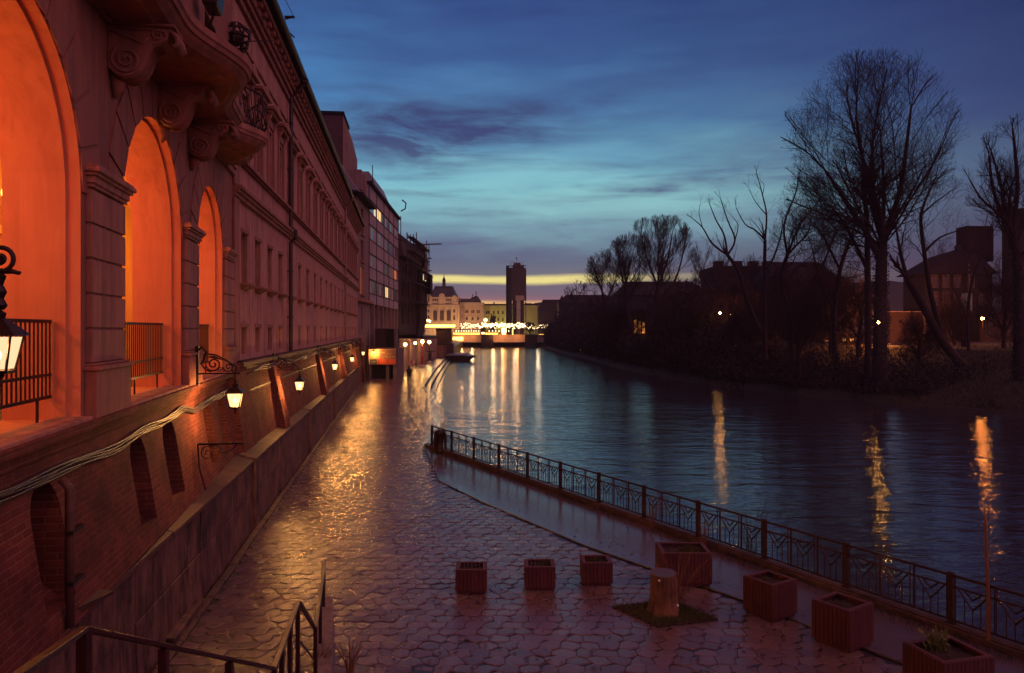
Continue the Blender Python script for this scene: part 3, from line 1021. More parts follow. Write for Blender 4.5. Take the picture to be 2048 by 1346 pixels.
# ---------------------------------------------------------------- retaining wall under both buildings
def build_retaining_wall():
    root = thing('retaining_wall', 'battered brick retaining wall with arched niches on a stained stone plinth', 'wall', (-XA, 0, 0), RA)
    zt, zb = zz(-1.3), 2.02
    lean = 0.36
    x0, x1 = SA(-5), SA(22.6)
    nich = [(SA(8.75), 0.42), (SA(12.45), 0.45), (SA(14.5), 0.5), (SA(18.2), 0.5), (SA(20.0), 0.45)]
    nz0, nzp = zz(-3.25), zz(-2.2)
    m = MB()
    arch_wall(m, x0, x1, zb, zt, [(c, r, nz0, nzp) for c, r in nich], 0.0, 12)
    for c, r in nich:
        arch_reveal(m, c, r, nz0, nzp, 0.0, 0.5, r, 12)
        m.quad((c - r, 0.5, nz0), (c + r, 0.5, nz0), (c + r, 0.5, nzp + r), (c - r, 0.5, nzp + r))
    # batter: everything leans outward going down
    m.v = [(x, y - lean * (zt - z) / (zt - zb), z) for x, y, z in m.v]
    m.build('brick_face', 'brick', root)
    sl = MB()
    for c, r in nich:
        yb = -lean * (zt - nz0) / (zt - zb)
        sl.hexa([(c - r, yb - 0.04, nz0 - 0.25), (c + r, yb - 0.04, nz0 - 0.25), (c + r, yb + 0.45, nz0 - 0.25), (c - r, yb + 0.45, nz0 - 0.25),
                 (c - r, yb - 0.015, nz0 - 0.2), (c + r, yb - 0.015, nz0 - 0.2), (c + r, yb + 0.45, nz0 + 0.22), (c - r, yb + 0.45, nz0 + 0.22)])
    sl.build('niche_sill', 'brick', root)
    # moulded ledge just under the arcade
    MB().box(x0, x1, -0.2, 0.3, zz(-1.36), zz(-1.24)).box(x0, x1, -0.1, 0.3, zz(-1.52), zz(-1.36)).build('ledge', 'brick', root, bevel=0.02)

    # part under the long building, in that building's own frame, built as points
    def mp(Y, out, z):
        s = SM(Y)
        e = Vector((-TM * CM, CM, 0))
        n = Vector((CM, TM * CM, 0))
        p = Vector((-XM, 0, 0)) + e * s + n * out
        return (p.x, p.y, z)
    inv = root_matrix(root).inverted()
    lower = MB()
    Ys = [22.4 + i * 2.0 for i in range(31)]
    for a, b in zip(Ys, Ys[1:]):
        lower.quad(mp(a, 0.55, 2.0), mp(b, 0.55, 2.0), mp(b, 0.16, zz(-1.1)), mp(a, 0.16, zz(-1.1)))
    lower.hexa([mp(21.4, 0.6, 1.9), mp(23.2, 0.6, 1.9), mp(23.2, -1.2, 1.9), mp(21.4, -1.2, 1.9), mp(21.4, 0.22, zz(-1.0)), mp(23.2, 0.22, zz(-1.0)), mp(23.2, -1.2, zz(-1.0)), mp(21.4, -1.2, zz(-1.0))])
    # buttress strips
    for Y in (27.6, 41.6, 55.5, 69.5):
        lower.hexa([mp(Y - 0.5, 0.85, 2.0), mp(Y + 0.5, 0.85, 2.0), mp(Y + 0.5, 0.3, 2.0), mp(Y - 0.5, 0.3, 2.0),
                    mp(Y - 0.4, 0.34, zz(-1.2)), mp(Y + 0.4, 0.34, zz(-1.2)), mp(Y + 0.4, 0.0, zz(-1.2)), mp(Y - 0.4, 0.0, zz(-1.2))])
    lower.v = [tuple(inv @ Vector(p)) for p in lower.v]
    lower.build('brick_face', 'brick', root)
    led = MB()
    for k, (o0, o1, z0, z1) in enumerate([(-0.1, 0.34, zz(-1.14), zz(-1.0)), (-0.1, 0.22, zz(-1.24), zz(-1.14)), (0.2, 0.31, zz(-1.95), zz(-1.88))]):
        led.hexa([mp(22.4, o1, z0), mp(80.5, o1, z0), mp(80.5, o0, z0), mp(22.4, o0, z0), mp(22.4, o1, z1), mp(80.5, o1, z1), mp(80.5, o0, z1), mp(22.4, o0, z1)])
    led.v = [tuple(inv @ Vector(p)) for p in led.v]
    led.build('ledge', 'coping_stone', root)
    # plinth with sloped coping: line X = -4.15 - .148 Y
    def pl(Y, out, z):
        return (-4.15 - 0.148 * Y + out, Y, z)
    p = MB()
    ys = [-4.0]
    while ys[-1] < 79:
        ys.append(ys[-1] + 1.7 + random.random() * 0.8)
    for a, b in zip(ys, ys[1:]):
        j = random.uniform(-0.012, 0.012)
        g = 0.008
        p.hexa([pl(a + g, 0.05 + j, -0.1), pl(b - g, 0.05 + j, -0.1), pl(b - g, -1.4, -0.1), pl(a + g, -1.4, -0.1),
                pl(a + g, j, 0.98), pl(b - g, j, 0.98), pl(b - g, -1.4, 0.98), pl(a + g, -1.4, 0.98)])
        j = random.uniform(-0.012, 0.012)
        p.hexa([pl(a + g, j, 0.995), pl(b - g, j, 0.995), pl(b - g, -1.4, 0.995), pl(a + g, -1.4, 0.995),
                pl(a + g, j, 1.86), pl(b - g, j, 1.86), pl(b - g, -1.4, 1.86), pl(a + g, -1.4, 1.86)])
    # pilaster strip of the plinth
    for Y in (20.9, 33.5, 46):
        p.hexa([pl(Y, 0.12, -0.1), pl(Y + 0.5, 0.12, -0.1), pl(Y + 0.5, -0.4, -0.1), pl(Y, -0.4, -0.1), pl(Y, 0.1, 1.98), pl(Y + 0.5, 0.1, 1.98), pl(Y + 0.5, -0.4, 2.1), pl(Y, -0.4, 2.1)])
    p.v = [tuple(inv @ Vector(q)) for q in p.v]
    p.build('plinth', 'plinth_stone', root, bevel=0.02)
    c = MB()
    for a, b in zip(ys, ys[1:]):
        g = 0.006
        j = random.uniform(-0.01, 0.01)
        c.hexa([pl(a + g, 0.07 + j, 1.865), pl(b - g, 0.07 + j, 1.865), pl(b - g, -1.5, 1.865), pl(a + g, -1.5, 1.865),
                pl(a + g, 0.07 + j, 1.96), pl(b - g, 0.07 + j, 1.96), pl(b - g, -1.5, 2.32), pl(a + g, -1.5, 2.32)])
    c.v = [tuple(inv @ Vector(q)) for q in c.v]
    c.build('coping', 'coping_stone', root, bevel=0.015)
    # end pier at the far corner
    e = MB()
    e.hexa([mp(78.6, 0.9, 0), mp(80.6, 0.9, 0), mp(80.6, -1, 0), mp(78.6, -1, 0), mp(78.6, 0.5, zz(-1.0)), mp(80.6, 0.5, zz(-1.0)), mp(80.6, -1, zz(-1.0)), mp(78.6, -1, zz(-1.0))])
    e.v = [tuple(inv @ Vector(q)) for q in e.v]
    e.build('end_pier', 'brick', root)

    # vertical waste pipe inside the near niche
    t = thing('drain_pipe', 'rusty vertical drain pipe standing in the nearest brick niche', 'pipe', tuple(arc_world(SA(8.72), -0.40, 0)), RA)
    MB().tube([(0, 0, 2.1), (0, 0, 3.72), (0.02, 0.1, 3.84)], 0.05, 10).tube([(0.22, 0.1, 2.2), (0.22, 0.1, 3.7)], 0.035, 8).build('pipe', 'pipe_rust', t, smooth=True)
    for z in (2.6, 3.2):
        MB().box(-0.08, 0.3, -0.06, 0.02, z, z + 0.04).build('clamp', 'iron', t)
    # broken board leaning by the pipe
    o = MB().hexa([(0, -0.28, 2.1), (1.0, -0.5, 2.06), (1.0, -0.3, 2.06), (0, -0.08, 2.1), (0, -0.3, 2.2), (1.0, -0.52, 2.1), (1.0, -0.32, 2.14), (0, -0.1, 2.24)]).build('stone_slab', 'coping_stone')
    o.matrix_world = Matrix.Translation(arc_world(SA(8.95), 0, 0)) @ Matrix.Rotation(RA, 4, 'Z')
    tag(o, 'loose sloping stone slab below the drain pipe niche', 'stone slab')

    # cable bundle along the wall
    cb = MB()
    for k in range(5):
        pts = []
        for i in range(64):
            Y = 4.0 + i * (21.5 - 4.0) / 63
            sag = 0.02 * math.sin(Y * 2.1) + 0.03 * math.sin(Y * 0.9 + 1)
            if 15.2 < Y < 17.2:
                sag += 0.05 * math.sin((Y - 15.2) * math.pi)
            z = zz(-1.70 - 0.028 * k) + sag + 0.008 * math.sin(Y * 3 + k * 2)
            yy = -lean * (zt - z) / (zt - zb) - 0.04 - 0.016 * (k % 2)
            pts.append(arc_world(SA(Y), yy, z))
        cb.tube(pts, 0.016 if k else 0.022, 6)
    o = tag(cb.build('cable_bundle', 'cable_grey', None, smooth=True), 'bundle of grey cables running along the brick wall under the arcade', 'cables')
    cb = MB()
    for k in range(3):
        pts = []
        for i in range(60):
            Y = 22.8 + i * 55 / 59
            ph = (Y - 27.5) % 14.0
            sag = -0.10 * math.sin(math.pi * ph / 14.0) + 0.05 * math.sin(Y * 1.3 + k)
            pts.append(mp(Y, 0.36 + 0.02 * k, zz(-1.22 - 0.03 * k) + sag))
        cb.tube(pts, 0.018, 5)
    tag(cb.build('cable_bundle', 'cable_grey', None, smooth=True), 'sagging cables strung below the ledge of the long building', 'cables')
    return root


def root_matrix(o):
    return Matrix.Translation(o.location) @ Matrix.Rotation(o.rotation_euler[2], 4, 'Z')


# ---------------------------------------------------------------- long building
def build_long():
    root = thing('long_building', 'long pink stucco building with three rows of windows and overhanging eaves', 'building', (-XM, 0, 0), RM)
    x0, x1 = SM(22.5), SM(80.5)
    zb, zt = zz(-0.98), zz(10.6)
    cs = [24.1, 26.3, 28.65, 31.0, 33.75, 36.6, 39.65, 42.8, 45.9, 48.95, 52.0, 55.1, 58.2, 61.2, 64.6, 67.2, 69.8, 72.4, 75.0, 77.6]
    cs = [SM(c) for c in cs]
    lo, ba, up = [], [], []
    for c in cs:
        lo.append((c - 0.45, c + 0.45, zz(1.46), zz(3.05)))
        ba.append((c - 0.42, c + 0.42, zz(-0.80), zz(0.04)))
        up.append((c - 0.5, c + 0.5, zz(5.36), zz(7.55)))
    m = MB()
    hole_wall(m, x0, x1, zb, zt, lo + ba + up, 0.0, 0.3)
    m.quad((x0, 0, zb), (x0, 6, zb), (x0, 6, zt), (x0, 0, zt))
    m.quad((x1, 0, zb), (x1, 10, zb), (x1, 10, zt), (x1, 0, zt))
    m.build('wall', 'long_plaster', root)
    for lst in (lo, ba, up):
        first = None
        a, b, c, d = lst[0]
        for k, (a, b, c, d) in enumerate(lst):
            if first is None:
                first = window_parts(root, b - a, d - c, bars=(1, 1) if d - c > 1 else (1, 0))
                first.location = (a, 0.22, c)
                w, h, y0 = b - a, d - c, -0.22
                if lst is lo:
                    sm = MB()
                    sm.hexa([(0.02, y0 - 0.08, -0.2), (w - 0.02, y0 - 0.08, -0.2), (w - 0.02, y0 + 0.002, -0.2), (0.02, y0 + 0.002, -0.2),
                             (-0.16, y0 - 0.24, -0.07), (w + 0.16, y0 - 0.24, -0.07), (w + 0.16, y0 + 0.002, -0.07), (-0.16, y0 + 0.002, -0.07)])
                    sm.box(-0.18, w + 0.18, y0 - 0.26, y0 + 0.003, -0.068, -0.002)
                    sm.build('sill', 'trim_plaster', first)
                if lst is not up:
                    MB().box(-0.1, w + 0.1, y0 - 0.05, y0 + 0.002, h + 0.02, h + 0.14).build('lintel', 'trim_plaster', first)
                else:
                    hd = MB()
                    for xx in (-0.18, w + 0.02):
                        hd.box(xx, xx + 0.16, y0 - 0.07, y0 + 0.002, -0.1, h + 0.12)
                    hd.box(-0.16, w + 0.16, y0 - 0.06, y0 + 0.003, h + 0.125, h + 0.4)
                    hd.prism([(-0.38, y0 - 0.34, h + 0.62), (-0.38, y0 - 0.34, h + 0.72), (-0.1, y0 - 0.34, h + 0.74), (w / 2, y0 - 0.34, h + 0.98), (w + 0.1, y0 - 0.34, h + 0.74), (w + 0.38, y0 - 0.34, h + 0.72), (w + 0.38, y0 - 0.34, h + 0.62)], (0, 0.342, 0))
                    hd.box(-0.28, w + 0.28, y0 - 0.22, y0 + 0.001, h + 0.5, h + 0.62)
                    for xx in (-0.2, w + 0.04):
                        hd.hexa([(xx, y0 - 0.06, h + 0.1), (xx + 0.16, y0 - 0.06, h + 0.1), (xx + 0.16, y0 + 0.004, h + 0.1), (xx, y0 + 0.004, h + 0.1),
                                 (xx, y0 - 0.2, h + 0.5), (xx + 0.16, y0 - 0.2, h + 0.5), (xx + 0.16, y0 + 0.004, h + 0.5), (xx, y0 + 0.004, h + 0.5)])
                    hd.build('hood', 'trim_plaster', first)
            else:
                w_ = dup_part(first, (a, 0.22, c))
                if (k * 7 + len(lst) + int(c)) % 5 == 0:
                    for ch in w_.children:
                        if ch.name.startswith('pane'):
                            ch.data = ch.data.copy()
                            ch.data.materials[0] = MATS['curtain_dim']
    # string courses
    st = MB()
    st.box(x0, x1, -0.12, 0.002, zz(4.0), zz(4.12))
    st.box(x0, x1, -0.2, 0.003, zz(4.12), zz(4.22))
    st.box(x0, x1, -0.28, 0.001, zz(4.22), zz(4.34))
    st.box(x0, x1, -0.1, 0.004, zz(5.14), zz(5.2))
    st.box(x0, x1, -0.2, 0.0025, zz(5.2), zz(5.3))
    st.box(x0, x1, -0.06, 0.0015, zz(8.98), zz(9.08))
    st.build('string_course', 'trim_plaster', root, bevel=0.012)
    # cornice and roof
    co = MB()
    for k, (o, z0, z1) in enumerate([(0.12, 10.05, 10.25), (0.24, 10.25, 10.42), (0.34, 10.42, 10.7), (0.55, 10.7, 10.95)]):
        co.box(x0 - 0.1, x1 + 0.05, -o, 0.002 + k * 0.001, zz(z0), zz(z1))
    s = x0 + 0.3
    while s < x1:
        co.box(s, s + 0.22, -0.5, 0.0, zz(10.52), zz(10.7))
        s += 0.8
    co.build('cornice', 'trim_plaster', root, bevel=0.02)
    rf = MB()
    rf.hexa([(x0 - 0.2, -0.72, zz(10.95)), (x1 + 0.1, -0.72, zz(10.95)), (x1 + 0.1, 9, zz(15.0)), (x0 - 0.2, 9, zz(15.0)),
             (x0 - 0.2, -0.74, zz(11.12)), (x1 + 0.1, -0.74, zz(11.12)), (x1 + 0.1, 9, zz(15.2)), (x0 - 0.2, 9, zz(15.2))])
    roof = rf.build('roof', 'roof_dark', root)
    gt = MB()
    gt.tube([(x0 - 0.2, -0.78, zz(11.0)), (x1 + 0.1, -0.78, zz(11.0))], 0.1, 8)
    for k in range(90):
        x = x0 + k * (x1 - x0) / 90
        gt.box(x, x + 0.03, -0.84, -0.7, zz(11.0), zz(11.13))
    gt.build('gutter', 'pipe_metal', roof)
    # downpipes
    for Y, mt in ((32.9, 'pipe_metal'), (62.8, 'pipe_light')):
        x = SM(Y)
        p = MB()
        p.tube([(x, -0.72, zz(10.95)), (x, -0.5, zz(10.5)), (x, -0.16, zz(10.2)), (x, -0.14, zz(4.5)), (x, -0.36, zz(4.3)), (x, -0.34, zz(4.0)), (x, -0.14, zz(3.8)), (x, -0.14, zz(-0.95))], 0.085, 8)
        p.lathe([(0.12, 0), (0.22, 0.12), (0.24, 0.3), (0.2, 0.3)], (x, -0.66, zz(10.7)), 8)
        for z in (9, 7, 2.5, 0.5):
            p.box(x - 0.11, x + 0.11, -0.25, 0.0, zz(z), zz(z) + 0.05)
        p.build('downpipe', mt, root)
    # corner strip beside the arcade
    cn = MB()
    cn.box(x0 - 0.02, x0 + 0.55, -0.09, 0.0015, zb, zz(3.98))
    cn.box(x0 - 0.02, x0 + 0.55, -0.09, 0.0015, zz(4.36), zz(8.96))
    cn.build('corner_strip', 'trim_plaster', root, bevel=0.02)
    # aerials and wires on the eaves
    t = thing('roof_aerial', 'thin wire aerial bracket standing out from the long eaves', 'aerial', at(566, 40, 28.5))
    MB().tube([(0, 0, 0), (0.35, 0.05, 0.12), (0.42, 0.05, 0.14)], 0.022, 5).tube([(0.4, 0.05, 0.14), (-0.3, -0.4, 1.6)], 0.012, 5).build('wire', 'iron', t)
    MB().box(0.05, 0.42, 0.0, 0.1, 0.1, 0.17).build('arm', 'iron', t)
    o = MB().tube([at(572, 60, 29.4), at(577, 64, 29.5), at(589, 75, 29.7)], 0.03, 5).build('roof_bracket', 'iron')
    tag(o, 'short dark hook below the wire aerial on the long eaves', 'bracket')
    # ornate iron sign bracket with basket on the wall above the bowed balcony
    t = thing('iron_basket', 'ornate black wrought iron basket hanging on the wall above the bowed balcony', 'iron basket', at(472, 80, 22.2))
    b = MB()
    for k in range(9):
        a = k * 2 * math.pi / 9
        b.tube([(0.1 * math.cos(a), 0.1 * math.sin(a), 0.5), (0.42 * math.cos(a), 0.42 * math.sin(a), 0.25), (0.34 * math.cos(a), 0.34 * math.sin(a), -0.15),
                (0.14 * math.cos(a), 0.14 * math.sin(a), -0.45), (0.22 * math.cos(a), 0.22 * math.sin(a), -0.75)], 0.03, 5)
    for z, r in ((0.25, .42), (0.05, .4), (-0.15, .34), (-0.45, .14), (-0.7, .2)):
        b.tube([(r * math.cos(a), r * math.sin(a), z) for a in np.linspace(0, 2 * math.pi, 15)], 0.03, 4)
    b.ball((0, 0, 0.05), 0.24, 8)
    b.build('cage', 'iron', t)
    MB().tube([(0.1, 0, -0.05), (0.9, 0.6, 0.22)], 0.018, 5).tube([(-0.1, 0, 0.5), (-0.5, 0.3, 0.75)], 0.03, 5).build('stay', 'iron', t)
    # dark box light high on the arcade wall
    t = thing('wall_box', 'dark metal box fitting fixed high on the arcade wall above the balcony', 'box', at(425, 5, 17.5), RA)
    MB().frustum((0, 0), 0.75, 0.75, -0.18, 0.2, 0.32, 0.42).build('housing', 'iron', t, bevel=0.04)
    MB().tube([(0.2, 0, -0.15), (0.22, 0.1, -0.5)], 0.03, 5).tube([(0, 0.1, 0.1), (0, 0.7, 0.2)], 0.05, 6).build('arm', 'iron', t)
    # ragged dark creeper stain under the eaves
    return root


# ---------------------------------------------------------------- houses further along the quay
def build_far_left():
    # house with red windows
    X = lambda px, Y: (px - 1024) / F * Y
    root = thing('red_window_house', 'narrow grey house with red curtained windows between long building and panel block', 'house')
    A, B = Vector((X(713, 80.7), 80.7, 0)), Vector((X(738, 90.0), 90.0, 0))
    d = (B - A)
    L = d.length
    root.location = A
    root.rotation_euler = (0, 0, math.atan2(d.y, d.x))
    zt = EYE + 14.6
    rects = []
    cx = L * 0.42
    for z0, z1 in ((10.7, 13.6), (7.6, 10.0), (3.9, 7.1)):
        rects.append((cx - 0.95, cx + 1.15, zz(z0), zz(z1)))
    rects.append((cx - 0.7, cx + 0.2, zz(0.0), zz(2.6)))
    m = MB()
    hole_wall(m, 0, L, 0.0, zt, rects, 0.0, 0.35)
    m.quad((0, 0, 0), (0, 12, 0), (0, 12, zt), (0, 0, zt))
    m.build('wall', 'house_plaster', root)
    for k, (a, b, c, e) in enumerate(rects):
        f = window_parts(root, b - a, e - c, pane_mat=('curtain_red', 'curtain_red', 'lit_orange', 'dark_void')[k], bars=(1, 1))
        f.location = (a, 0.26, c)
    ms = MB()
    for a, b, c, e in rects[:3]:
        MB().box(a - 0.15, b + 0.15, -0.2, 0.002, c - 0.16, c).build('sill', 'trim_plaster', root)
    ms.box(-0.1, L, -0.5, 0.001, zz(3.0), zz(3.3))
    ms.build('ledge', 'trim_plaster', root)
    # mansard roof
    rf = MB()
    zt2 = zt
    rf.hexa([(-2, -0.5, zt2), (L + 0.3, -0.5, zt2), (L + 0.3, 14, zt2), (-2, 14, zt2), (-2, 5.2, zt2 + 7.8), (L + 0.3, 5.2, zt2 + 7.8), (L + 0.3, 12, zt2 + 7.8), (-2, 12, zt2 + 7.8)])
    rf.hexa([(-14, 3.2, zt2 - 2), (0, 3.2, zt2 - 2), (0, 14, zt2 - 2), (-14, 14, zt2 - 2), (-14, 6.2, zt2 + 7.6), (0, 6.2, zt2 + 7.6), (0, 12, zt2 + 7.6), (-14, 12, zt2 + 7.6)])
    roof = rf.build('roof', 'roof_metal', root)
    MB().box(2, 3.2, -0.2, 3.5, zt2 + 0.8, zt2 + 3.0).box(5, 6.2, -0.2, 3.5, zt2 + 0.8, zt2 + 3.0).build('dormer', 'house_plaster', roof)
    MB().box(-0.6, L + 0.2, -0.8, 0.4, zt2 - 0.25, zt2 + 0.05).build('eaves', 'roof_dark', roof)
    # tower-like stair block behind the roofs
    t = thing('stair_tower', 'boxy dark red tower block rising behind the long roof', 'tower', (X(672, 98), 98, 0), 0.12)
    zt = EYE + (658 - 236) / F * 98
    MB().hexa([(-4.5, -3, 0), (1.9, -3, 0), (1.9, 5, 0), (-4.5, 5, 0), (-4.5, -3, zt), (-0.2, -3, zt), (-0.2, 5, zt), (-4.5, 5, zt)]) if False else None
    m = MB()
    m.box(-5.5, 1.2, -3, 4, 0, zt - 0.4)
    m.build('wall', 'scaffold_net', t)
    m = MB()
    m.hexa([(1.2, -3, 0), (1.9, -2, 0), (1.9, 10, 0), (1.2, 10, 0), (1.2, -2.9, zt - 0.4), (1.9, -2, zt - 2.6), (1.9, 10, zt - 3.2), (1.2, 10, zt - 0.4)])
    m.build('side_wall', 'house_plaster', t)
    MB().box(-5.7, 1.35, -3.2, 4.2, zt - 0.38, zt).build('roof', 'roof_dark', t)

    # panel block
    K = 21330.0
    X0 = K / F
    tp = (975 - 1024) / F
    Cp = 1 / math.hypot(1, tp)
    root = thing('panel_block', 'grey concrete panel apartment block with rows of pale windows some lit', 'apartment block', (-X0, 0, 0), math.atan2(1, tp))
    ys = [90.0, 96.1, 102.8, 108.0, 113.6, 119.6]
    s = [y / Cp for y in ys]
    zt, zb = zz(17.4), zz(3.1)
    rows = [(14.2, 15.6), (10.95, 12.6), (7.6, 9.1), (4.4, 5.95)]
    rects = []
    for z0, z1 in rows:
        for a, b in zip(s, s[1:]):
            w = b - a
            rects.append((a + 0.3, b - 0.3, zz(z0), zz(z1)))
    m = MB()
    hole_wall(m, s[0], s[-1], zb, zt, rects, 0.0, 0.12)
    m.quad((s[0], 0, 0), (s[0], 12, 0), (s[0], 12, zt), (s[0], 0, zt))
    m.quad((s[-1], 0, 0), (s[-1], 12, 0), (s[-1], 12, zt), (s[-1], 0, zt))
    m.quad((s[0], 0, zb), (s[-1], 0, zb), (s[-1], 2.6, zb), (s[0], 2.6, zb))
    m.quad((s[0], 2.6, 0), (s[-1], 2.6, 0), (s[-1], 2.6, zb), (s[0], 2.6, zb))
    m.build('wall', 'panel_concrete', root)
    jt = MB()
    for x in s:
        jt.box(x - 0.09, x + 0.09, -0.06, 0.002, zb, zt)
    for z0, z1 in rows:
        jt.box(s[0], s[-1], -0.045, 0.001, zz(z0 - 0.12), zz(z0 - 0.02))
        jt.box(s[0], s[-1], -0.045, 0.001, zz(z1 + 0.02), zz(z1 + 0.12))
    jt.build('panel_joints', 'roof_dark', root)
    kinds = {}
    r2 = random.Random(3)
    lit = {(0, 0): 'bright', (0, 1): 'gold', (2, 4): 'orange', (3, 2): 'gold', (1, 0): 'pale', (1, 1): 'pale', (2, 0): 'pale', (2, 1): 'white', (2, 3): 'pale', (3, 3): 'pale'}
    for ri, (z0, z1) in enumerate(rows):
        for ci, (a, b) in enumerate(zip(s, s[1:])):
            w = (b - a) - 0.6
            k = lit.get((ri, ci), 'dark')
            f = MB()
            h = z1 - z0
            n = 3
            for i in range(n + 1):
                x = w * i / n
                f.box(max(0, x - 0.06), min(w, x + 0.06), -0.03, 0.05, 0, h)
            f.box(0, w, -0.025, 0.045, 0, 0.07)
            f.box(0, w, -0.025, 0.045, h - 0.07, h)
            fo = f.build('window', 'frame_white' if k in ('pale', 'bright', 'white') else 'blind_pale', root)
            fo.location = (a + 0.3, 0.07, zz(z0))
            for i in range(n):
                mt = 'window_dark'
                if k == 'pale' and i in (0, 2):
                    mt = 'blind_pale'
                if k == 'white':
                    mt = 'blind_pale'
                if k == 'bright' and i == 2:
                    mt = 'lit_white'
                if k == 'gold' and i in ((0, 1) if ri == 0 else (1, 2)):
                    mt = 'lit_yellow'
                if k == 'orange' and i < 2:
                    mt = 'lit_orange'
                if k == 'dark' and r2.random() < 0.3:
                    mt = 'blind_pale'
                MB().box(w * i / n + 0.04, w * (i + 1) / n - 0.04, 0.0, 0.02, 0.04, h - 0.04).build('pane', mt, fo)
    # ground-floor columns
    for i, x in enumerate(np.linspace(s[0] + 0.3, s[-1] - 0.3, 8)):
        MB().box(x - 0.25, x + 0.25, 0.05, 0.5, 0, zb).build('column', 'house_plaster', root)
    rf = MB()
    rf.box(s[0] - 0.2, s[-1] + 0.2, -0.35, 12, zt, zt + 0.35)
    roof = rf.build('roof', 'roof_dark', root)
    MB().hexa([(s[2], 0.4, zt + 0.3), (s[-1] - 0.3, 0.4, zt + 0.3), (s[-1] - 0.3, 11, zt + 0.3), (s[2], 11, zt + 0.3),
               (s[2] + 1, 2.2, zt + 4.4), (s[-1] - 1, 2.2, zt + 4.4), (s[-1] - 1, 9, zt + 4.4), (s[2] + 1, 9, zt + 4.4)]).build('penthouse', 'roof_metal', roof)
    MB().box(s[3], s[3] + 4.5, 0.0, 0.3, zt + 0.36, zt + 0.5).build('parapet_light', 'blind_pale', roof)
    MB().tube([(s[1], 0.5, zt), (s[1], 0.5, zt + 3.6)], 0.06, 5).lathe([(0.35, 0), (0.3, 0.5), (0.08, 1.4), (0.05, 1.5)], (s[1], 0.5, zt + 0.3), 8).build('mast', 'iron', roof)
    MB().tube([(s[-1], -0.6, zt + 3.2), (s[-1] + .1, -1.2, zt + 2.7), (s[-1] + .1, -1.1, zt + 1.8), (s[-1], -0.4, zt + 1.4)], 0.12, 6).build('gutter_hook', 'iron', roof)

    # derelict building under scaffolding, in line with the panel block
    A, B = Vector((X(797.5, 120.2), 120.2, 0)), Vector((X(846, 150), 150, 0))
    d = B - A
    L = d.length
    root = thing('derelict_house', 'dark derelict house with scaffold planks and an overhanging bay', 'house', tuple(A), math.atan2(d.y, d.x))
    zt = 21.3
    rects = []
    for c, z0, z1 in ((4, 6.5, 9.2), (10, 6.5, 9.2), (16, 6.5, 9.2), (4, 11, 13.6), (10, 11, 13.6), (16, 11, 13.6), (22, 6.5, 10.0), (22, 11.4, 14.0), (8, 15.2, 16.6), (14, 15.2, 16.6)):
        rects.append((c - .8, c + .8, z0, z1))
    m = MB()
    hole_wall(m, 0, L, 4.6, 17.4, rects, 0.0, 0.35)
    m.quad((0, 0, 4.6), (L, 0, 4.6), (L, 1.4, 4.6), (0, 1.4, 4.6))
    m.quad((0, 1.4, 0), (L, 1.4, 0), (L, 1.4, 4.6), (0, 1.4, 4.6))
    m.quad((0, 0, 0), (0, 12, 0), (0, 12, zt), (0, 0, zt))
    m.quad((L, 0, 0), (L, 12, 0), (L, 12, zt), (L, 0, zt))
    m.quad((0, 0.4, 17.4), (L, 0.4, 17.4), (L, 0.4, zt), (0, 0.4, zt))
    m.build('wall', 'ruin_plaster', root)
    for k, (a_, b_, c_, e_) in enumerate(rects):
        f = window_parts(root, b_ - a_, e_ - c_, frame_mat='ruin_plaster', pane_mat='blind_pale' if k in (6,) else 'dark_void')
        f.location = (a_, 0.25, c_)
    bay = MB()
    bay.hexa([(L - 9, -0.1, 4.2), (L - 1, -0.1, 4.2), (L - 1, 0.3, 4.2), (L - 9, 0.3, 4.2), (L - 10, -0.9, 8.0), (L, -0.9, 8.0), (L, 0.3, 8.0), (L - 10, 0.3, 8.0)])
    bay.box(L - 9.6, L - .3, -0.75, 0.3, 8.0, 14.5)
    bay.box(L - 10, L, -1.0, 0.3, 14.5, 14.9)
    bay.build('bay', 'ruin_plaster', root)
    MB().hexa([(-.3, -.9, 17.4), (L + .3, -.9, 17.4), (L + .3, 11, 17.4), (-.3, 11, 17.4), (-.3, -.3, 19.6), (L - .4, -.5, 22.3), (L - .4, 10, 22.6), (-.3, 10, 20.6)]).build('roof', 'scaffold_wood', root)
    sc = MB()
    r3 = random.Random(4)
    for x in np.linspace(1, L, 9):
        sc.tube([(x, -1.2, 6 + r3.random() * 6), (x, -1.2, 21.0 + r3.random() * 2)], 0.09, 5)
    for z in (10.2, 13.4, 16.2, 18.6, 20.8):
        sc.tube([(0, -1.25, z), (L + 1.5 * r3.random(), -1.25, z + r3.uniform(-.2, .2))], 0.09, 5)
        sc.box(r3.random() * 5, L - r3.random() * 3, -1.7, -.6, z + .1, z + .18)
    for z in (22.2, 19.5, 17.0, 14.2, 10.6):
        x = L - r3.random() * 3
        sc.tube([(x, 0, z), (x + .3, -1.2 - 1.6 * r3.random() - (1.4 if z > 22 else 0), z + .15)], 0.13, 5)
    for q in range(9):
        x = 1 + (L - 3) * r3.random()
        z = 8 + 11 * r3.random()
        sc.tube([(x, -1.25, z), (x + r3.uniform(-3, 3), -1.3, z + 3)], 0.06, 4)
    sc.tube([(2, 0, 19.5), (2, 0, 24)], .07, 4)
    sc.build('scaffold', 'scaffold_wood', root)
    hb = MB()
    hb.box(L - 4.2, L - .2, -1.95, -1.85, 12.6, 16.3)
    hb.box(L - .3, L - .2, -1.9, -.7, 12.6, 16.3)
    hb.box(L - 4.4, L, -2.05, -.5, 12.5, 12.62)
    hb.box(L - 4.3, L + .1, -2.1, -1.8, 15.9, 16.0)
    hb.build('hoarding', 'dark_void', root)
    nt_ = MB()
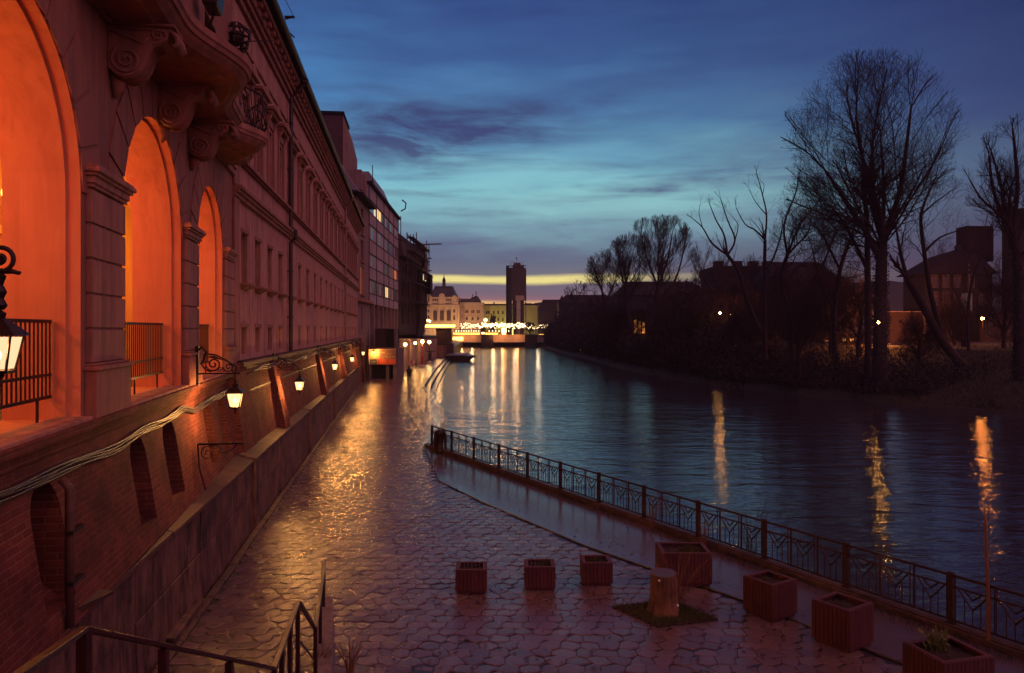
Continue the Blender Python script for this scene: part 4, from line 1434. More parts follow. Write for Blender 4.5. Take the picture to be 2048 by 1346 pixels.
    nt_.hexa([(L - 9, -1.4, 14.9), (L - 3, -1.4, 14.9), (L - 3, -1.36, 14.9), (L - 9, -1.36, 14.9), (L - 8.4, -1.5, 19.8), (L - 2.5, -1.3, 19.2), (L - 2.5, -1.26, 19.2), (L - 8.4, -1.46, 19.8)])
    nt_.build('netting', 'scaffold_net', root)


# ---------------------------------------------------------------- lanterns
def scroll(m, c, ax, r, turns=1.6, thick=0.018, start=0.0, n=26, flip=1):
    ax = Vector(ax).normalized()
    up = Vector((0, 0, 1))
    pts = []
    for i in range(n):
        t = i / (n - 1)
        a = start + flip * turns * 2 * math.pi * t
        rr = r * (1 - 0.85 * t)
        pts.append(Vector(c) + ax * (rr * math.cos(a)) + up * (rr * math.sin(a)))
    m.tube(pts, thick, 5)


def make_lantern(label, glass='lantern_glass', bracket=True, arm=0.95, energy=620.0):
    """origin at the wall root of the bracket; +x points out from the wall; lantern hangs at x = arm"""
    root = thing('wall_lantern', label, 'lantern', group='wrought iron wall lanterns')
    hz = -0.62
    g = MB().frustum((arm, 0), 0.19, 0.29, hz - 0.14, hz + 0.14)
    gl = g.build('glass', glass, root)
    MB().ball((arm, 0, hz - 0.02), 0.035, 8, 1.3).build('bulb', 'bulb_warm', gl, smooth=True)
    point('lantern_light', (arm, 0, hz + 0.03), energy, (1.0, 0.42, 0.10), 0.1, root)
    fr = MB()
    for a in (-1, 1):
        for b in (-1, 1):
            fr.tube([(arm + a * .1, b * .1, hz - .16), (arm + a * .152, b * .152, hz + .155)], 0.012, 4)
    fr.frustum((arm, 0), 0.40, 0.36, hz + 0.152, hz + 0.175)
    fr.frustum((arm, 0), 0.36, 0.12, hz + 0.176, hz + 0.30)
    fr.lathe([(0.06, 0), (0.07, 0.05), (0.03, 0.08), (0.04, 0.12), (0.012, 0.2)], (arm, 0, hz + 0.30), 8)
    fr.frustum((arm, 0), 0.20, 0.235, hz - 0.18, hz - 0.152)
    fr.lathe([(0.01, -0.14), (0.03, -0.1), (0.02, -0.06), (0.06, -0.02), (0.05, 0)], (arm, 0, hz - 0.18), 8)
    fr.build('lamp_frame', 'iron', root)
    if bracket:
        b = MB()
        b.box(-0.02, 0.05, -0.05, 0.05, -0.32, 0.6)
        b.tube([(0, 0, -0.02), (arm + 0.12, 0, -0.02)], 0.018, 6)
        b.tube([(arm, 0, -0.02), (arm, 0, hz + 0.5)], 0.014, 5)
        b.tube([(0.04, 0, 0.5), (0.12, 0, 0.58), (0.2, 0, 0.48), (0.16, 0, 0.30), (0.1, 0, 0.2), (0.2, 0, 0.06), (0.32, 0, 0.02)], 0.022, 5)
        scroll(b, (0.36, 0, 0.19), (1, 0, 0), 0.17, 1.7, 0.018, math.pi)
        scroll(b, (0.68, 0, 0.12), (1, 0, 0), 0.11, 1.5, 0.015, math.pi)
        scroll(b, (0.5, 0, 0.06), (1, 0, 0), 0.06, 1.3, 0.012, 0)
        b.tube([(0.2, 0, 0.42), (0.4, 0, 0.4), (0.62, 0, 0.28), (0.85, 0, 0.12), (arm, 0, 0.0)], 0.02, 5)
        # leaf plate filling the upper corner
        b.prism([(0.18, -0.008, 0.36), (0.38, -0.008, 0.38), (0.6, -0.008, 0.26), (0.45, -0.008, 0.3), (0.3, -0.008, 0.33)], (0, 0.016, 0))
        b.build('bracket', 'iron', root)
    return root


def build_lanterns():
    warm = (1.0, 0.56, 0.20)
    def on_arcade(Y, Z, arm, lab, energy, **kw):
        o = make_lantern(lab, arm=arm, **kw)
        p = arc_world(SA(Y), -0.16, zz(Z))
        o.location = p
        o.rotation_euler = (0, 0, math.atan2(TA, 1))
        return o
    def on_long(Y, Z, lab, energy, out=0.2):
        o = make_lantern(lab)
        s = SM(Y)
        e = Vector((-TM * CM, CM, 0))
        n = Vector((CM, TM * CM, 0))
        o.location = Vector((-XM, 0, 0)) + e * s + n * out + Vector((0, 0, zz(Z)))
        o.rotation_euler = (0, 0, math.atan2(TM, 1))
        return o
    E = 90
    on_arcade(16.75, -0.98, 0.82, 'lit wall lantern on scrolled bracket fixed to the middle arcade pilaster', E)
    on_long(27.9, -1.5, 'lit wall lantern over the path just past the arcade, below the first downpipe', E, 0.25)
    on_long(41.9, -1.5, 'starry bright wall lantern midway along the long building above a glowing wall strip', E, 0.25)
    on_long(54.6, -1.6, 'small lit wall lantern on the dark last third of the retaining wall', E, 0.3)
    on_long(68.0, -1.6, 'small round lit wall lantern at the far corner of the retaining wall', E, 0.35)
    # near lantern cut by the left picture edge: hangs from a tall scrolled crown
    o = make_lantern('large lit lantern with scrolled crown close by at the nearest arch', glass='lantern_glass_near', bracket=False, arm=0.0, energy=70.0)
    o['group'] = 'wrought iron wall lanterns'
    p = at(-5, 706, 6.6)
    o.location = (p.x, p.y, p.z + 0.62)
    o.rotation_euler = (0, 0, math.atan2(TA, 1) + 0.05)
    b = MB()
    b.lathe([(0.05, 0.0), (0.08, 0.04), (0.05, 0.1), (0.075, 0.16), (0.045, 0.22), (0.07, 0.3), (0.03, 0.33)], (0, 0, -0.24), 10)
    scroll(b, (0.02, 0, 0.22), (1, 0, 0), 0.12, 1.4, 0.022, -1.2)
    scroll(b, (0.0, 0, 0.22), (1, 0, 0), 0.06, 1.0, 0.018, 2)
    b.tube([(0.02, 0, 0.1), (0.12, 0, 0.1), (0.17, 0, 0.085), (0.18, 0, 0.1)], [0.03, 0.025, 0.02, 0.012], 6)
    b.tube([(-0.02, 0, 0.1), (-0.3, 0, 0.2), (-0.75, 0, 0.1)], 0.025, 6)
    scroll(b, (-0.45, 0, 0.28), (1, 0, 0), 0.16, 1.6, 0.018, 0)
    b.build('crown', 'iron', o)
    # unlit wrought-iron bracket lower on the brick wall
    t = thing('lamp_bracket', 'empty wrought iron lamp bracket with one scroll on the brick wall', 'bracket', tuple(arc_world(SA(16.2), -0.3, zz(-2.5))), math.atan2(TA, 1))
    m = MB()
    m.tube([(0.0, 0, 0), (0.95, 0, 0.0)], 0.024, 6)
    m.tube([(0.0, 0, 0), (0.03, 0, -0.5), (0.16, 0, -1.0)], 0.018, 5)
    scroll(m, (0.2, 0, -0.2), (1, 0, 0), 0.17, 1.6, 0.012, 0.5, flip=1)
    m.tube([(0.25, 0, -0.03), (0.42, 0, -0.04), (0.48, 0, -0.12), (0.42, 0, -0.18), (0.55, 0, -0.2), (0.72, 0, -0.12), (0.8, 0, -0.02)], 0.012, 5)
    m.build('scrollwork', 'iron', t)


# ---------------------------------------------------------------- ground, quay, water
FENCE_A = Vector((-3.75, 35.1, 0))
FENCE_D = Vector((0.4875, -0.8731, 0)).normalized()
FENCE_STEP = 2.212
APRON = [(-4.2, 35.9), (-2.68, 27.6), (-0.93, 24.2), (0.645, 21.5), (1.9, 19.33), (4.72, 15.53), (6.3, 12.88), (9.5, 8.6), (13, 4)]
EDGE = [(-4.2, 35.9), (-4.6, 43.75), (-6.9, 63.6), (-8.5, 71.8), (-10.6, 105), (-13.2, 152.7)]


def interp(poly, Y):
    for (xa, ya), (xb, yb) in zip(poly, poly[1:]):
        lo, hi = min(ya, yb), max(ya, yb)
        if lo <= Y <= hi:
            return xa + (xb - xa) * (Y - ya) / (yb - ya)
    return poly[-1][0] if abs(Y - poly[-1][1]) < abs(Y - poly[0][1]) else poly[0][0]


def fence_x(Y):
    t = (Y - FENCE_A.y) / FENCE_D.y
    return FENCE_A.x + FENCE_D.x * t


def build_ground():
    # city ground sheet reaching the horizon, below river level under the water
    g = MB()
    g.quad((-4000, -1500, -2.4), (4000, -1500, -2.4), (4000, 5000, -2.4), (-4000, 5000, -2.4))
    tag(g.build('ground', 'hill'), kind='structure')
    w = MB()
    w.quad((-60, -60, WATER), (120, -60, WATER), (120, 420, WATER), (-60, 420, WATER))
    tag(w.build('water', 'river_water'), kind='structure')
    # quay body
    q = MB()
    outline = [(-60, -12)]
    outline += [(fence_x(-12) + 0.3, -12), (fence_x(35.1) + 0.3, 35.1), (-4.2, 35.9)] + EDGE[1:] + [(-60, 152.7)]
    q.prism([(x, y, -1.6) for x, y in outline], (0, 0, 1.585))
    tag(q.build('quay_wall', 'joint_dark'), kind='structure')
    # hexagonal pavers: every stone its own slightly tilted top
    R = 0.205
    dx = R * math.sqrt(3)
    dy = R * 1.5
    V, Fc = [], []
    rng = random.Random(5)
    row = 0
    Y = 10.2
    ring = [(math.sin(k * math.pi / 3), math.cos(k * math.pi / 3)) for k in range(6)]
    apr = list(reversed(APRON))
    while Y < 150:
        xl = -3.72 - 0.151 * Y
        xr = interp(APRON, Y) if Y < 35.9 else interp(EDGE, Y)
        if Y > 60:
            sc_ = 1.0
        x = xl + (dx / 2 if row % 2 else 0)
        while x < xr - 0.12:
            tx, ty = rng.gauss(0, 0.009), rng.gauss(0, 0.018)
            h = rng.gauss(0, 0.003) - (0.012 * rng.random() if rng.random() < 0.05 else 0)
            jx = jy = 0.0
            b = len(V)
            for rr, zo in ((R * 0.985, -0.022), (R * 0.955, -0.004), (R * 0.78, 0.0)):
                for k, (sx_, sy_) in enumerate(ring):
                    wx, wy = round((x + sx_ * R) / 0.05), round((Y + sy_ * R) / 0.05)
                    hj = random.Random((wx * 73856093) ^ (wy * 19349663))
                    px_ = sx_ * rr + hj.uniform(-.06, .06)
                    py_ = sy_ * rr + hj.uniform(-.05, .05)
                    V.append((x + px_ + jx, Y + py_ + jy, zo + h + tx * px_ + ty * py_))
            Fc.append(tuple(b + 12 + (5 - k) for k in range(6)))
            for k in range(6):
                k2 = (k + 1) % 6
                Fc.append((b + k2, b + k, b + 6 + k, b + 6 + k2))
                Fc.append((b + 6 + k2, b + 6 + k, b + 12 + k, b + 12 + k2))
            x += dx
        Y += dy
        row += 1
    m = MB()
    m.v, m.f = V, Fc
    tag(m.build('pavement', 'hex_paver'), kind='structure')
    # smooth concrete apron along the fence
    a = MB()
    left = [(x, y) for x, y in APRON]
    right = [(fence_x(y) - 0.05, y) for y in (4, 10, 16, 22, 28, 34.9)]
    pts = left + right
    a.prism([(x, y, -0.012) for x, y in pts], (0, 0, 0.016))
    tag(a.build('apron', 'wet_concrete'), kind='structure')
    j = MB()
    for (xa, ya), (xb, yb) in zip(APRON, APRON[1:]):
        j.tube([(xa, ya, 0.004), (xb, yb, 0.004)], 0.022, 5)
    tag(j.build('kerb', 'joint_dark'), kind='structure')
    # gutter kerb at the foot of the plinth
    k = MB()
    y = 9.0
    rng = random.Random(2)
    while y < 79:
        L = 0.9 + rng.random() * 0.3
        o = rng.uniform(-0.015, 0.015)
        xa, xb = -3.83 - 0.151 * y + o, -3.83 - 0.151 * (y + L - 0.015) + o
        k.hexa([(xa - 0.16, y, -0.1), (xa, y, -0.1), (xb, y + L - 0.015, -0.1), (xb - 0.16, y + L - 0.015, -0.1), (xa - 0.16, y, 0.07), (xa, y, 0.06), (xb, y + L - 0.015, 0.06), (xb - 0.16, y + L - 0.015, 0.07)])
        y += L
    tag(k.build('kerb', 'coping_stone', bevel=0.02), kind='structure')
    gut = MB()
    gut.quad((-4.3 - .148 * 8, 8, 0.0), (-3.95 - .151 * 8, 8, 0.0), (-3.95 - .151 * 79, 79, 0.0), (-4.3 - .148 * 79, 79, 0.0))
    tag(gut.build('gutter_strip', 'slab_concrete'), kind='structure')
    # big kerb stone lying against the plinth
    o = MB().hexa([gnd(318, 1300), gnd(392, 1216), gnd(408, 1214), gnd(350, 1300), gnd(318, 1300) + Vector((0, 0, .2)), gnd(392, 1216) + Vector((0, 0, .2)), gnd(408, 1214) + Vector((0, 0, .2)), gnd(350, 1300) + Vector((0, 0, .2))]).build('kerb_block', 'plinth_stone', bevel=0.03)
    tag(o, 'long rough kerb block lying at the foot of the plinth near the stair', 'kerb stone')
    # steps going down to the river along the far quay, rising gently out of the paving
    line = [(-6.85, 63.0), (-7.6, 68), (-8.6, 74), (-9.2, 82), (-10.7, 106), (-13.2, 152)]
    drop = [0.62, 0.30, 0.10, 0.0, 0.0, 0.0]
    wide = [0.25, 0.7, 1.0, 1.0, 1.0, 1.0]
    for i in range(3):
        st = MB()
        z1 = 0.10 - 0.27 * i
        oa, ob = (-0.22, 0.0) if i == 0 else (0.55 * (i - 1) - 0.03, 0.55 * i)
        for k in range(len(line) - 1):
            P = []
            for q in (k, k + 1):
                x, y = line[q]
                z = z1 - drop[q] * (0.5 if i == 0 else 0.35)
                P.append((Vector((x + oa * wide[q], y, 0)), Vector((x + ob * wide[q], y, 0)), Vector((0, 0, z))))
            (a0, b0, h0), (a1, b1, h1) = P
            dn = Vector((0, 0, -1.5))
            st.hexa([a0 + dn, b0 + dn, b1 + dn, a1 + dn, a0 + h0, b0 + h0, b1 + h1, a1 + h1])
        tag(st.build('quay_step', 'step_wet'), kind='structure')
    # the paving dips into the river as a wet ramp between steps and fence
    rm = MB()
    rim = [(-4.15, 35.6), (-4.5, 42), (-5.2, 50), (-6.1, 57), (-6.95, 64), (-7.6, 68)]
    wd = [0.5, 0.9, 1.1, 1.0, 0.8, 0.5]
    for k in range(len(rim) - 1):
        (xa, ya), (xb, yb) = rim[k], rim[k + 1]
        n = 8
        for i in range(n):
            f0, f1 = i / n, (i + 1) / n
            for (u0, z0), (u1, z1) in zip([(-.25, .004), (0, -.01), (.4, -.16)], [(0, -.01), (.4, -.16), (1, -.72)]):
                w0, w1 = wd[k] + (wd[k + 1] - wd[k]) * f0, wd[k] + (wd[k + 1] - wd[k]) * f1
                p0, p1 = (xa + (xb - xa) * f0, ya + (yb - ya) * f0), (xa + (xb - xa) * f1, ya + (yb - ya) * f1)
                rm.quad((p0[0] + u0 * w0, p0[1], z0), (p0[0] + u1 * w0, p0[1], z1), (p1[0] + u1 * w1, p1[1], z1), (p1[0] + u0 * w1, p1[1], z0))
    tag(rm.build('quay_ramp', 'hex_paver'), kind='structure')
    # right bank terrain
    pts = [(95, 20), (62, 38), (38, 55.7), (29.5, 65.5), (21.2, 84.5), (17.2, 116), (14.8, 160), (12.2, 211), (10.5, 262), (9, 330)]
    prof = [(-2.5, -1.6), (0, -0.55), (1.0, -0.15), (4.5, 0.5), (11, 1.4), (20, 2.7), (25, 3.5), (38, 3.7), (120, 4.2), (900, 8)]
    V, Fc = [], []
    rng = random.Random(9)
    pts2 = []
    for (xa, ya), (xb, yb) in zip(pts, pts[1:]):
        n = 8
        for i in range(n):
            pts2.append((xa + (xb - xa) * i / n, ya + (yb - ya) * i / n))
    pts2.append(pts[-1])
    for x, y in pts2:
        for o, z in prof:
            V.append((x + o * 0.86 + (rng.gauss(0, 0.15) if 0 <= o < 20 else 0), y + o * 0.5 * (1 if o < 100 else 0.6), z + (rng.gauss(0, 0.07) if 0 < o < 20 else 0)))
    n = len(prof)
    for i in range(len(pts2) - 1):
        for k in range(n - 1):
            Fc.append((i * n + k, i * n + k + 1, (i + 1) * n + k + 1, (i + 1) * n + k))
    m = MB()
    m.v, m.f = V, Fc
    tag(m.build('river_bank', 'bank_grass', smooth=True), kind='structure')
    # city terrace beyond the bridge
    c = MB()
    c.prism([(-400, 276, -2), (400, 276, -2), (1500, 3000, -2), (-1500, 3000, -2)], (0, 0, 5.0))
    tag(c.build('city_ground', 'asphalt'), kind='structure')
    c = MB()
    c.prism([(-200, 152.8, -2), (-13.4, 152.8, -2), (-14.5, 200, -2), (-18, 276, -2), (-200, 276, -2)], (0, 0, 3.4))
    tag(c.build('upper_quay', 'joint_dark'), kind='structure')


# ---------------------------------------------------------------- river fence
def build_fence():
    root = thing('river_fence', 'dark iron river fence with V pattern panels along the wet quay edge', 'fence', tuple(FENCE_A), math.atan2(FENCE_D.y, FENCE_D.x))
    n = 14
    L = FENCE_STEP
    H = 1.08
    zb = 0.2
    # low kerb wall under the fence
    MB().box(-0.15, n * L, -0.13, 0.13, -0.3, 0.13).box(-0.15, n * L, -0.1, 0.1, 0.13, 0.17).build('kerb_wall', 'coping_stone', root, bevel=0.02)
    # panel
    p = MB()
    b = 0.02
    p.box(0.03, L - 0.03, -0.02, 0.02, H - 0.045, H)
    p.box(0.03, L - 0.03, -0.015, 0.015, H - 0.24, H - 0.21)
    p.box(0.03, L - 0.03, -0.018, 0.018, zb + 0.02, zb + 0.055)
    mod = (L - 0.06) / 3
    for i in range(3):
        x0 = 0.03 + mod * i
        for fx in (0.0, 0.07, 0.93):
            x = x0 + mod * fx + (0.02 if fx == 0 else 0)
            if i == 0 and fx == 0.0:
                continue
            p.box(x - 0.009, x + 0.009, -0.009, 0.009, zb + 0.05, H - 0.04)
        a, c, mx = x0 + mod * 0.13, x0 + mod * 0.87, x0 + mod * 0.5
        zt, zv = H - 0.24, H - 0.56
        for w in (0.0, 0.16):
            u = w * mod
            p.tube([(a + u, 0, zt), (mx, 0, zv + w * 1.15)], 0.019, 4)
            p.tube([(c - u, 0, zt), (mx, 0, zv + w * 1.15)], 0.019, 4)
        p.box(mx - 0.008, mx + 0.008, -0.008, 0.008, zb + 0.05, zv)
        for fx in (0.3, 0.7):
            x = x0 + mod * fx
            zz_ = zv + 0.32 * (abs(fx - 0.5) / 0.37)
            p.box(x - 0.008, x + 0.008, -0.008, 0.008, zb + 0.05, zz_)
    panel = p.build('panel', 'fence_iron', root)
    post = MB().box(-0.045, 0.045, -0.045, 0.045, 0.1, H + 0.03).box(-0.075, 0.075, -0.07, 0.07, 0.1, 0.19).build('post', 'fence_iron', root)
    for i in range(1, n):
        dup_part(panel, (i * L, 0, 0))
    for i in range(1, n + 1):
        dup_part(post, (i * L, 0, 0))
    # flat ramp plate and short wall at the fence head
    o = MB().hexa([gnd(848, 892), gnd(880, 905), gnd(884, 899), gnd(856, 889), gnd(848, 892) + Vector((0, 0, .1)), gnd(880, 905) + Vector((0, 0, .12)), gnd(884, 899) + Vector((0, 0, .12)), gnd(856, 889) + Vector((0, 0, .1))]).build('edge_plate', 'iron')
    tag(o, 'dark steel plate at the foot of the first fence post by the water', 'plate')
    t = thing('mooring_bollard', 'hunched dark bollard wrapped in cloth in front of the first fence panel', 'bollard', tuple(gnd(880, 906)), 0.3)
    MB().lathe([(0.2, 0.0), (0.2, 0.08), (0.15, 0.12), (0.16, 0.6), (0.2, 0.8), (0.24, 0.95), (0.2, 1.02), (0.05, 1.05)], n=12).build('body', 'iron', t, smooth=True)
    MB().tube([(0.2, 0, 0.9), (0.26, 0.03, 0.6), (0.24, 0.0, 0.3), (0.3, 0, 0.05)], [0.07, 0.08, 0.06, 0.03], 6).tube([(-0.2, 0, 0.92), (-0.24, -0.03, 0.55), (-0.2, 0, 0.2)], [0.06, 0.08, 0.03], 6).build('wrapping', 'dark_cloth', t, smooth=True)
    # thin sapling with bare stem at the right end of the fence
    p0 = at(1976, 1215, 13.2)
    t = thing('young_tree', 'single slender bare stem rising past the right end of the fence', 'sapling', (p0.x, p0.y, WATER - 0.2))
    top = at(1972, 1035, 13.2)
    dz = top.z - (WATER - 0.2)
    dx = top.x - p0.x
    MB().tube([(0, 0, 0), (0.01, 0, dz * .5), (dx, 0.02, dz), (dx - 0.01, 0.03, dz * 1.06)], [0.04, 0.035, 0.022, 0.008], 7).build('trunk', 'shrub_twig', t)
    m = MB()
    rr = random.Random(8)
    for i in range(14):
        h = dz * (0.72 + 0.3 * rr.random())
        a = rr.random() * 6.28
        l = 0.08 + 0.2 * rr.random()
        m.tube([(dx * h / dz, 0.02, h), (dx * h / dz + l * math.cos(a), l * math.sin(a), h + l * 1.2)], [0.006, 0.002], 3)
    m.build('twigs', 'shrub_twig', t)


# ---------------------------------------------------------------- foreground furniture
def make_planter(label, w, d, h, plant=None, seed=0):
    root = thing('planter', label, 'planter', group='slatted wooden planters on the quay')
    rr = random.Random(seed)
    body = MB()
    n = max(6, int(w / 0.075))
    t = 0.035
    for side in range(4):
        L = w if side % 2 == 0 else d
        k = max(6, int(L / 0.075))
        for i in range(k):
            a = -L / 2 + L * i / k + 0.004
            b = -L / 2 + L * (i + 1) / k - 0.004
            z1 = h - rr.random() * 0.006
            if side == 0:
                body.box(a, b, -d / 2, -d / 2 + t, 0.06, z1)
            elif side == 2:
                body.box(a, b, d / 2 - t, d / 2, 0.06, z1)
            elif side == 1:
                body.box(w / 2 - t + 0.002, w / 2 + 0.002, a + 0.002, b - 0.002, 0.06, z1)
            else:
                body.box(-w / 2 - 0.002, -w / 2 + t - 0.002, a + 0.002, b - 0.002, 0.06, z1)
    body.build('slats', 'planter_wood', root)
    base = MB().box(-w / 2 + 0.04, w / 2 - 0.04, -d / 2 + 0.04, d / 2 - 0.04, 0.0, 0.14)
    base.build('base', 'planter_wood', root)
    rim = MB()
    rw = 0.05
    rim.box(-w / 2 + 0.01, w / 2 - 0.01, -d / 2 + t - 0.01, -d / 2 + t + rw, h - 0.03, h + 0.008)
    rim.box(-w / 2 + 0.01, w / 2 - 0.01, d / 2 - t - rw, d / 2 - t + 0.01, h - 0.03, h + 0.008)
    rim.box(-w / 2 + t - 0.01, -w / 2 + t + rw, -d / 2 + t + rw, d / 2 - t - rw, h - 0.029, h + 0.007)
    rim.box(w / 2 - t - rw, w / 2 - t + 0.01, -d / 2 + t + rw, d / 2 - t - rw, h - 0.029, h + 0.007)
    rim.build('rim', 'planter_wood', root, bevel=0.006)
    so = MB()
    g = 10
    zs = [[h - 0.1 + rr.gauss(0, 0.012) for _ in range(g + 1)] for _ in range(g + 1)]
    ww, dd = w - 2 * t - 0.02, d - 2 * t - 0.02
    for i in range(g):
        for j in range(g):
            P = lambda a, b: (-ww / 2 + ww * a / g, -dd / 2 + dd * b / g, zs[a][b])
            so.quad(P(i, j), P(i + 1, j), P(i + 1, j + 1), P(i, j + 1))
    so.build('soil', 'soil', root)
    if plant:
        kind, cx, cy, cnt, hh = plant
        m = MB()
        for i in range(cnt):
            x, y = cx * w / 2 + rr.gauss(0, 0.1) * w * 0.9, cy * d / 2 + rr.gauss(0, 0.1) * d * 0.9
            x = max(-ww / 2, min(ww / 2, x))
            y = max(-dd / 2, min(dd / 2, y))
            a = rr.random() * 6.28
            l = hh * (0.4 + 0.8 * rr.random())
            tip = (x + 0.35 * l * math.cos(a), y + 0.35 * l * math.sin(a), h - 0.1 + l)
            if kind == 'grass':
                wv = 0.006
                m.add([(x - wv, y, h - 0.12), (x + wv, y, h - 0.12), tip], [(0, 1, 2)])
            else:
                m.tube([(x, y, h - 0.12), tip], [0.004, 0.002], 3)
                for q in range(5):
                    f = 0.4 + 0.6 * rr.random()
                    c = Vector((x, y, h - 0.12)).lerp(Vector(tip), f)
                    u = Vector((rr.gauss(0, 1), rr.gauss(0, 1), rr.gauss(0, .6))).normalized() * 0.035
                    v = Vector((rr.gauss(0, 1), rr.gauss(0, 1), rr.gauss(0, .6))).normalized() * 0.02
                    m.quad(c - u, c + v, c + u, c - v)
        tag(m.build('plants', 'leaf_green' if kind == 'leaf' else 'grass', root), kind=None)
    return root


def build_foreground():
    def place(o, px, py, rz):
        p = gnd(px, py)
        o.location = (p.x, p.y, 0)
        o.rotation_euler = (0, 0, rz)
    specs = [((943, 1178), 0.66, 0.62, 0.5, None, 0.02, 'low square planter with bare soil at the left end of the row of three'),
             ((1079, 1172), 0.66, 0.62, 0.5, ('grass', .5, .5, 90, .16), 0.0, 'low square planter with a grass tuft in one corner, middle of three'),
             ((1192, 1163), 0.66, 0.62, 0.5, ('grass', 0, 0, 500, .12), 0.0, 'low square planter filled with short grass at the right of the three'),
             ((1366, 1160), 1.08, 0.9, 0.72, ('grass', .3, .1, 400, .14), -0.02, 'large wide planter of dark slats standing behind the tree stump'),
             ((1540, 1228), 0.72, 0.72, 0.72, ('grass', 0, .2, 60, .1), 0.55, 'tall slatted planter turned on edge between the stump and the river fence'),
             ((1685, 1285), 0.74, 0.74, 0.74, ('grass', .1, .1, 60, .1), 0.6, 'tall slatted planter with pale marks on its slats, second nearest at bottom right'),
             ((1895, 1405), 0.9, 0.8, 0.8, ('leaf', 0, .5, 70, .3), 0.25, 'planter with a leafy yellow green plant at the bottom right corner')]
    for i, (pp, w, d, h, pl, rz, lab) in enumerate(specs):
        o = make_planter(lab, w, d, h, pl, i)
        place(o, pp[0], pp[1], rz)
    # tree stump on its grass plot
    p = gnd(1327, 1226)
    t = thing('tree_stump', 'sawn off tree stump with ridged orange brown bark on a grass plot', 'tree stump', tuple(p))
    m = MB()
    rr = random.Random(4)
    n = 36
    ph = [rr.random() * 6.28 for _ in range(5)]
    lv = [0, 0.08, 0.2, 0.4, 0.6, 0.75, 0.8]
    vs = []
    for z in lv:
        flare = 0.075 * math.exp(-z / 0.09)
        for k in range(n):
            a = 2 * math.pi * k / n
            r = 0.262 + flare * (1 + 0.5 * math.sin(5 * a)) + 0.012 * math.sin(9 * a + ph[0] + z) + 0.009 * math.sin(17 * a + ph[1]) + rr.gauss(0, 0.004) - 0.02 * z
            vs.append((r * math.cos(a), r * math.sin(a), z + (0.015 * math.sin(a) if z > 0.5 else 0)))
    fs = []
    for i in range(len(lv) - 1):
        for k in range(n):
            k2 = (k + 1) % n
            fs.append((i * n + k, i * n + k2, (i + 1) * n + k2, (i + 1) * n + k))
    m.add(vs, fs)
    bark = m.build('bark', 'stump_bark', t, smooth=False)
    top = MB()
    ring = vs[-n:]
    top.add(ring + [(0, 0, 0.785)], [(k, (k + 1) % n, n) for k in range(n)])
    top.build('cut_face', 'stump_top', t)
    MB().ball((-0.13, -0.22, 0.71), 0.025, 8).ball((0.24, -0.15, 0.2), 0.03, 8).build('pale_knot', 'white_paint', t)
    # grass plot
    corners = [gnd(1224, 1215), gnd(1318, 1256), gnd(1436, 1241), gnd(1345, 1203)]
    g = MB()
    g.prism([c + Vector((0, 0, 0.0)) for c in corners], (0, 0, 0.03))
    tag(g.build('soil_plot', 'soil'), kind='structure')
    gr = MB()
    for i in range(5200):
        u, v = rr.random(), rr.random()
        c = corners[0].lerp(corners[1], u).lerp(corners[3].lerp(corners[2], u), v)
        c = c + Vector((rr.gauss(0, 0.02), rr.gauss(0, 0.02), 0))
        a = rr.random() * 6.28
        l = 0.03 + 0.06 * rr.random()
        w = 0.005
        gr.add([(c.x - w * math.sin(a), c.y + w * math.cos(a), 0.02), (c.x + w * math.sin(a), c.y - w * math.cos(a), 0.02), (c.x + 0.6 * l * math.cos(a), c.y + 0.6 * l * math.sin(a), 0.03 + l)], [(0, 1, 2)])
    tag(gr.build('grass', 'grass'), kind='stuff')

    # bare shrubs
    def shrub(label, base, h, spread, n, seed, mat='shrub_twig', thick=0.006):
        rr = random.Random(seed)
        t = thing('bare_shrub', label, 'shrub', tuple(base), group='leafless shrubs on the quay')
        m = MB()
        for i in range(n):
            a = rr.random() * 6.28
            l = h * (0.55 + 0.5 * rr.random())
            o = spread * (0.2 + 0.9 * rr.random())
            p0 = Vector((0.04 * math.cos(a), 0.04 * math.sin(a), 0))
            p1 = Vector((o * 0.35 * math.cos(a), o * 0.35 * math.sin(a), l * 0.5))
            p2 = Vector((o * math.cos(a), o * math.sin(a), l))
            m.tube([p0, p1, p2], [thick, thick * .8, thick * .35], 4)
            for q in range(5):
                f = 0.25 + 0.7 * rr.random()
                c = p0.lerp(p1, f * 2) if f < 0.5 else p1.lerp(p2, f * 2 - 1)
                b = a + rr.gauss(0, 0.9)
                ll = l * 0.3 * rr.random()
                m.tube([c, c + Vector((ll * 0.6 * math.cos(b), ll * 0.6 * math.sin(b), ll))], [thick * .5, thick * .2], 3)
        m.build('stems', mat, t)
        return t
    shrub('spreading leafless shrub with orange twigs right behind the tree stump', gnd(1355, 1200), 0.95, 0.75, 34, 1)
    shrub('leafless twiggy shrub growing against the fence above the large planter', gnd(1302, 1062) + Vector((0, 0, .1)), 0.85, 0.4, 16, 2)
    shrub('tall thin leafless shrub by the fence just above the large planter', gnd(1408, 1098) + Vector((0, 0, .1)), 0.8, 0.4, 12, 3)
    shrub('thin dark shrub poking up on the river side of the fence', gnd(1470, 1120) + Vector((0.5, 0.4, -.2)), 1.55, 0.6, 14, 6, 'twig')
    shrub('dry weed tuft at the foot of the stair handrail', gnd(640, 1330), 0.32, 0.3, 30, 9)
    shrub('dry weed clump on the paving right of the stair wall', gnd(700, 1350), 0.6, 0.3, 22, 10)
    # low weeds along the fence foot
    wd = MB()
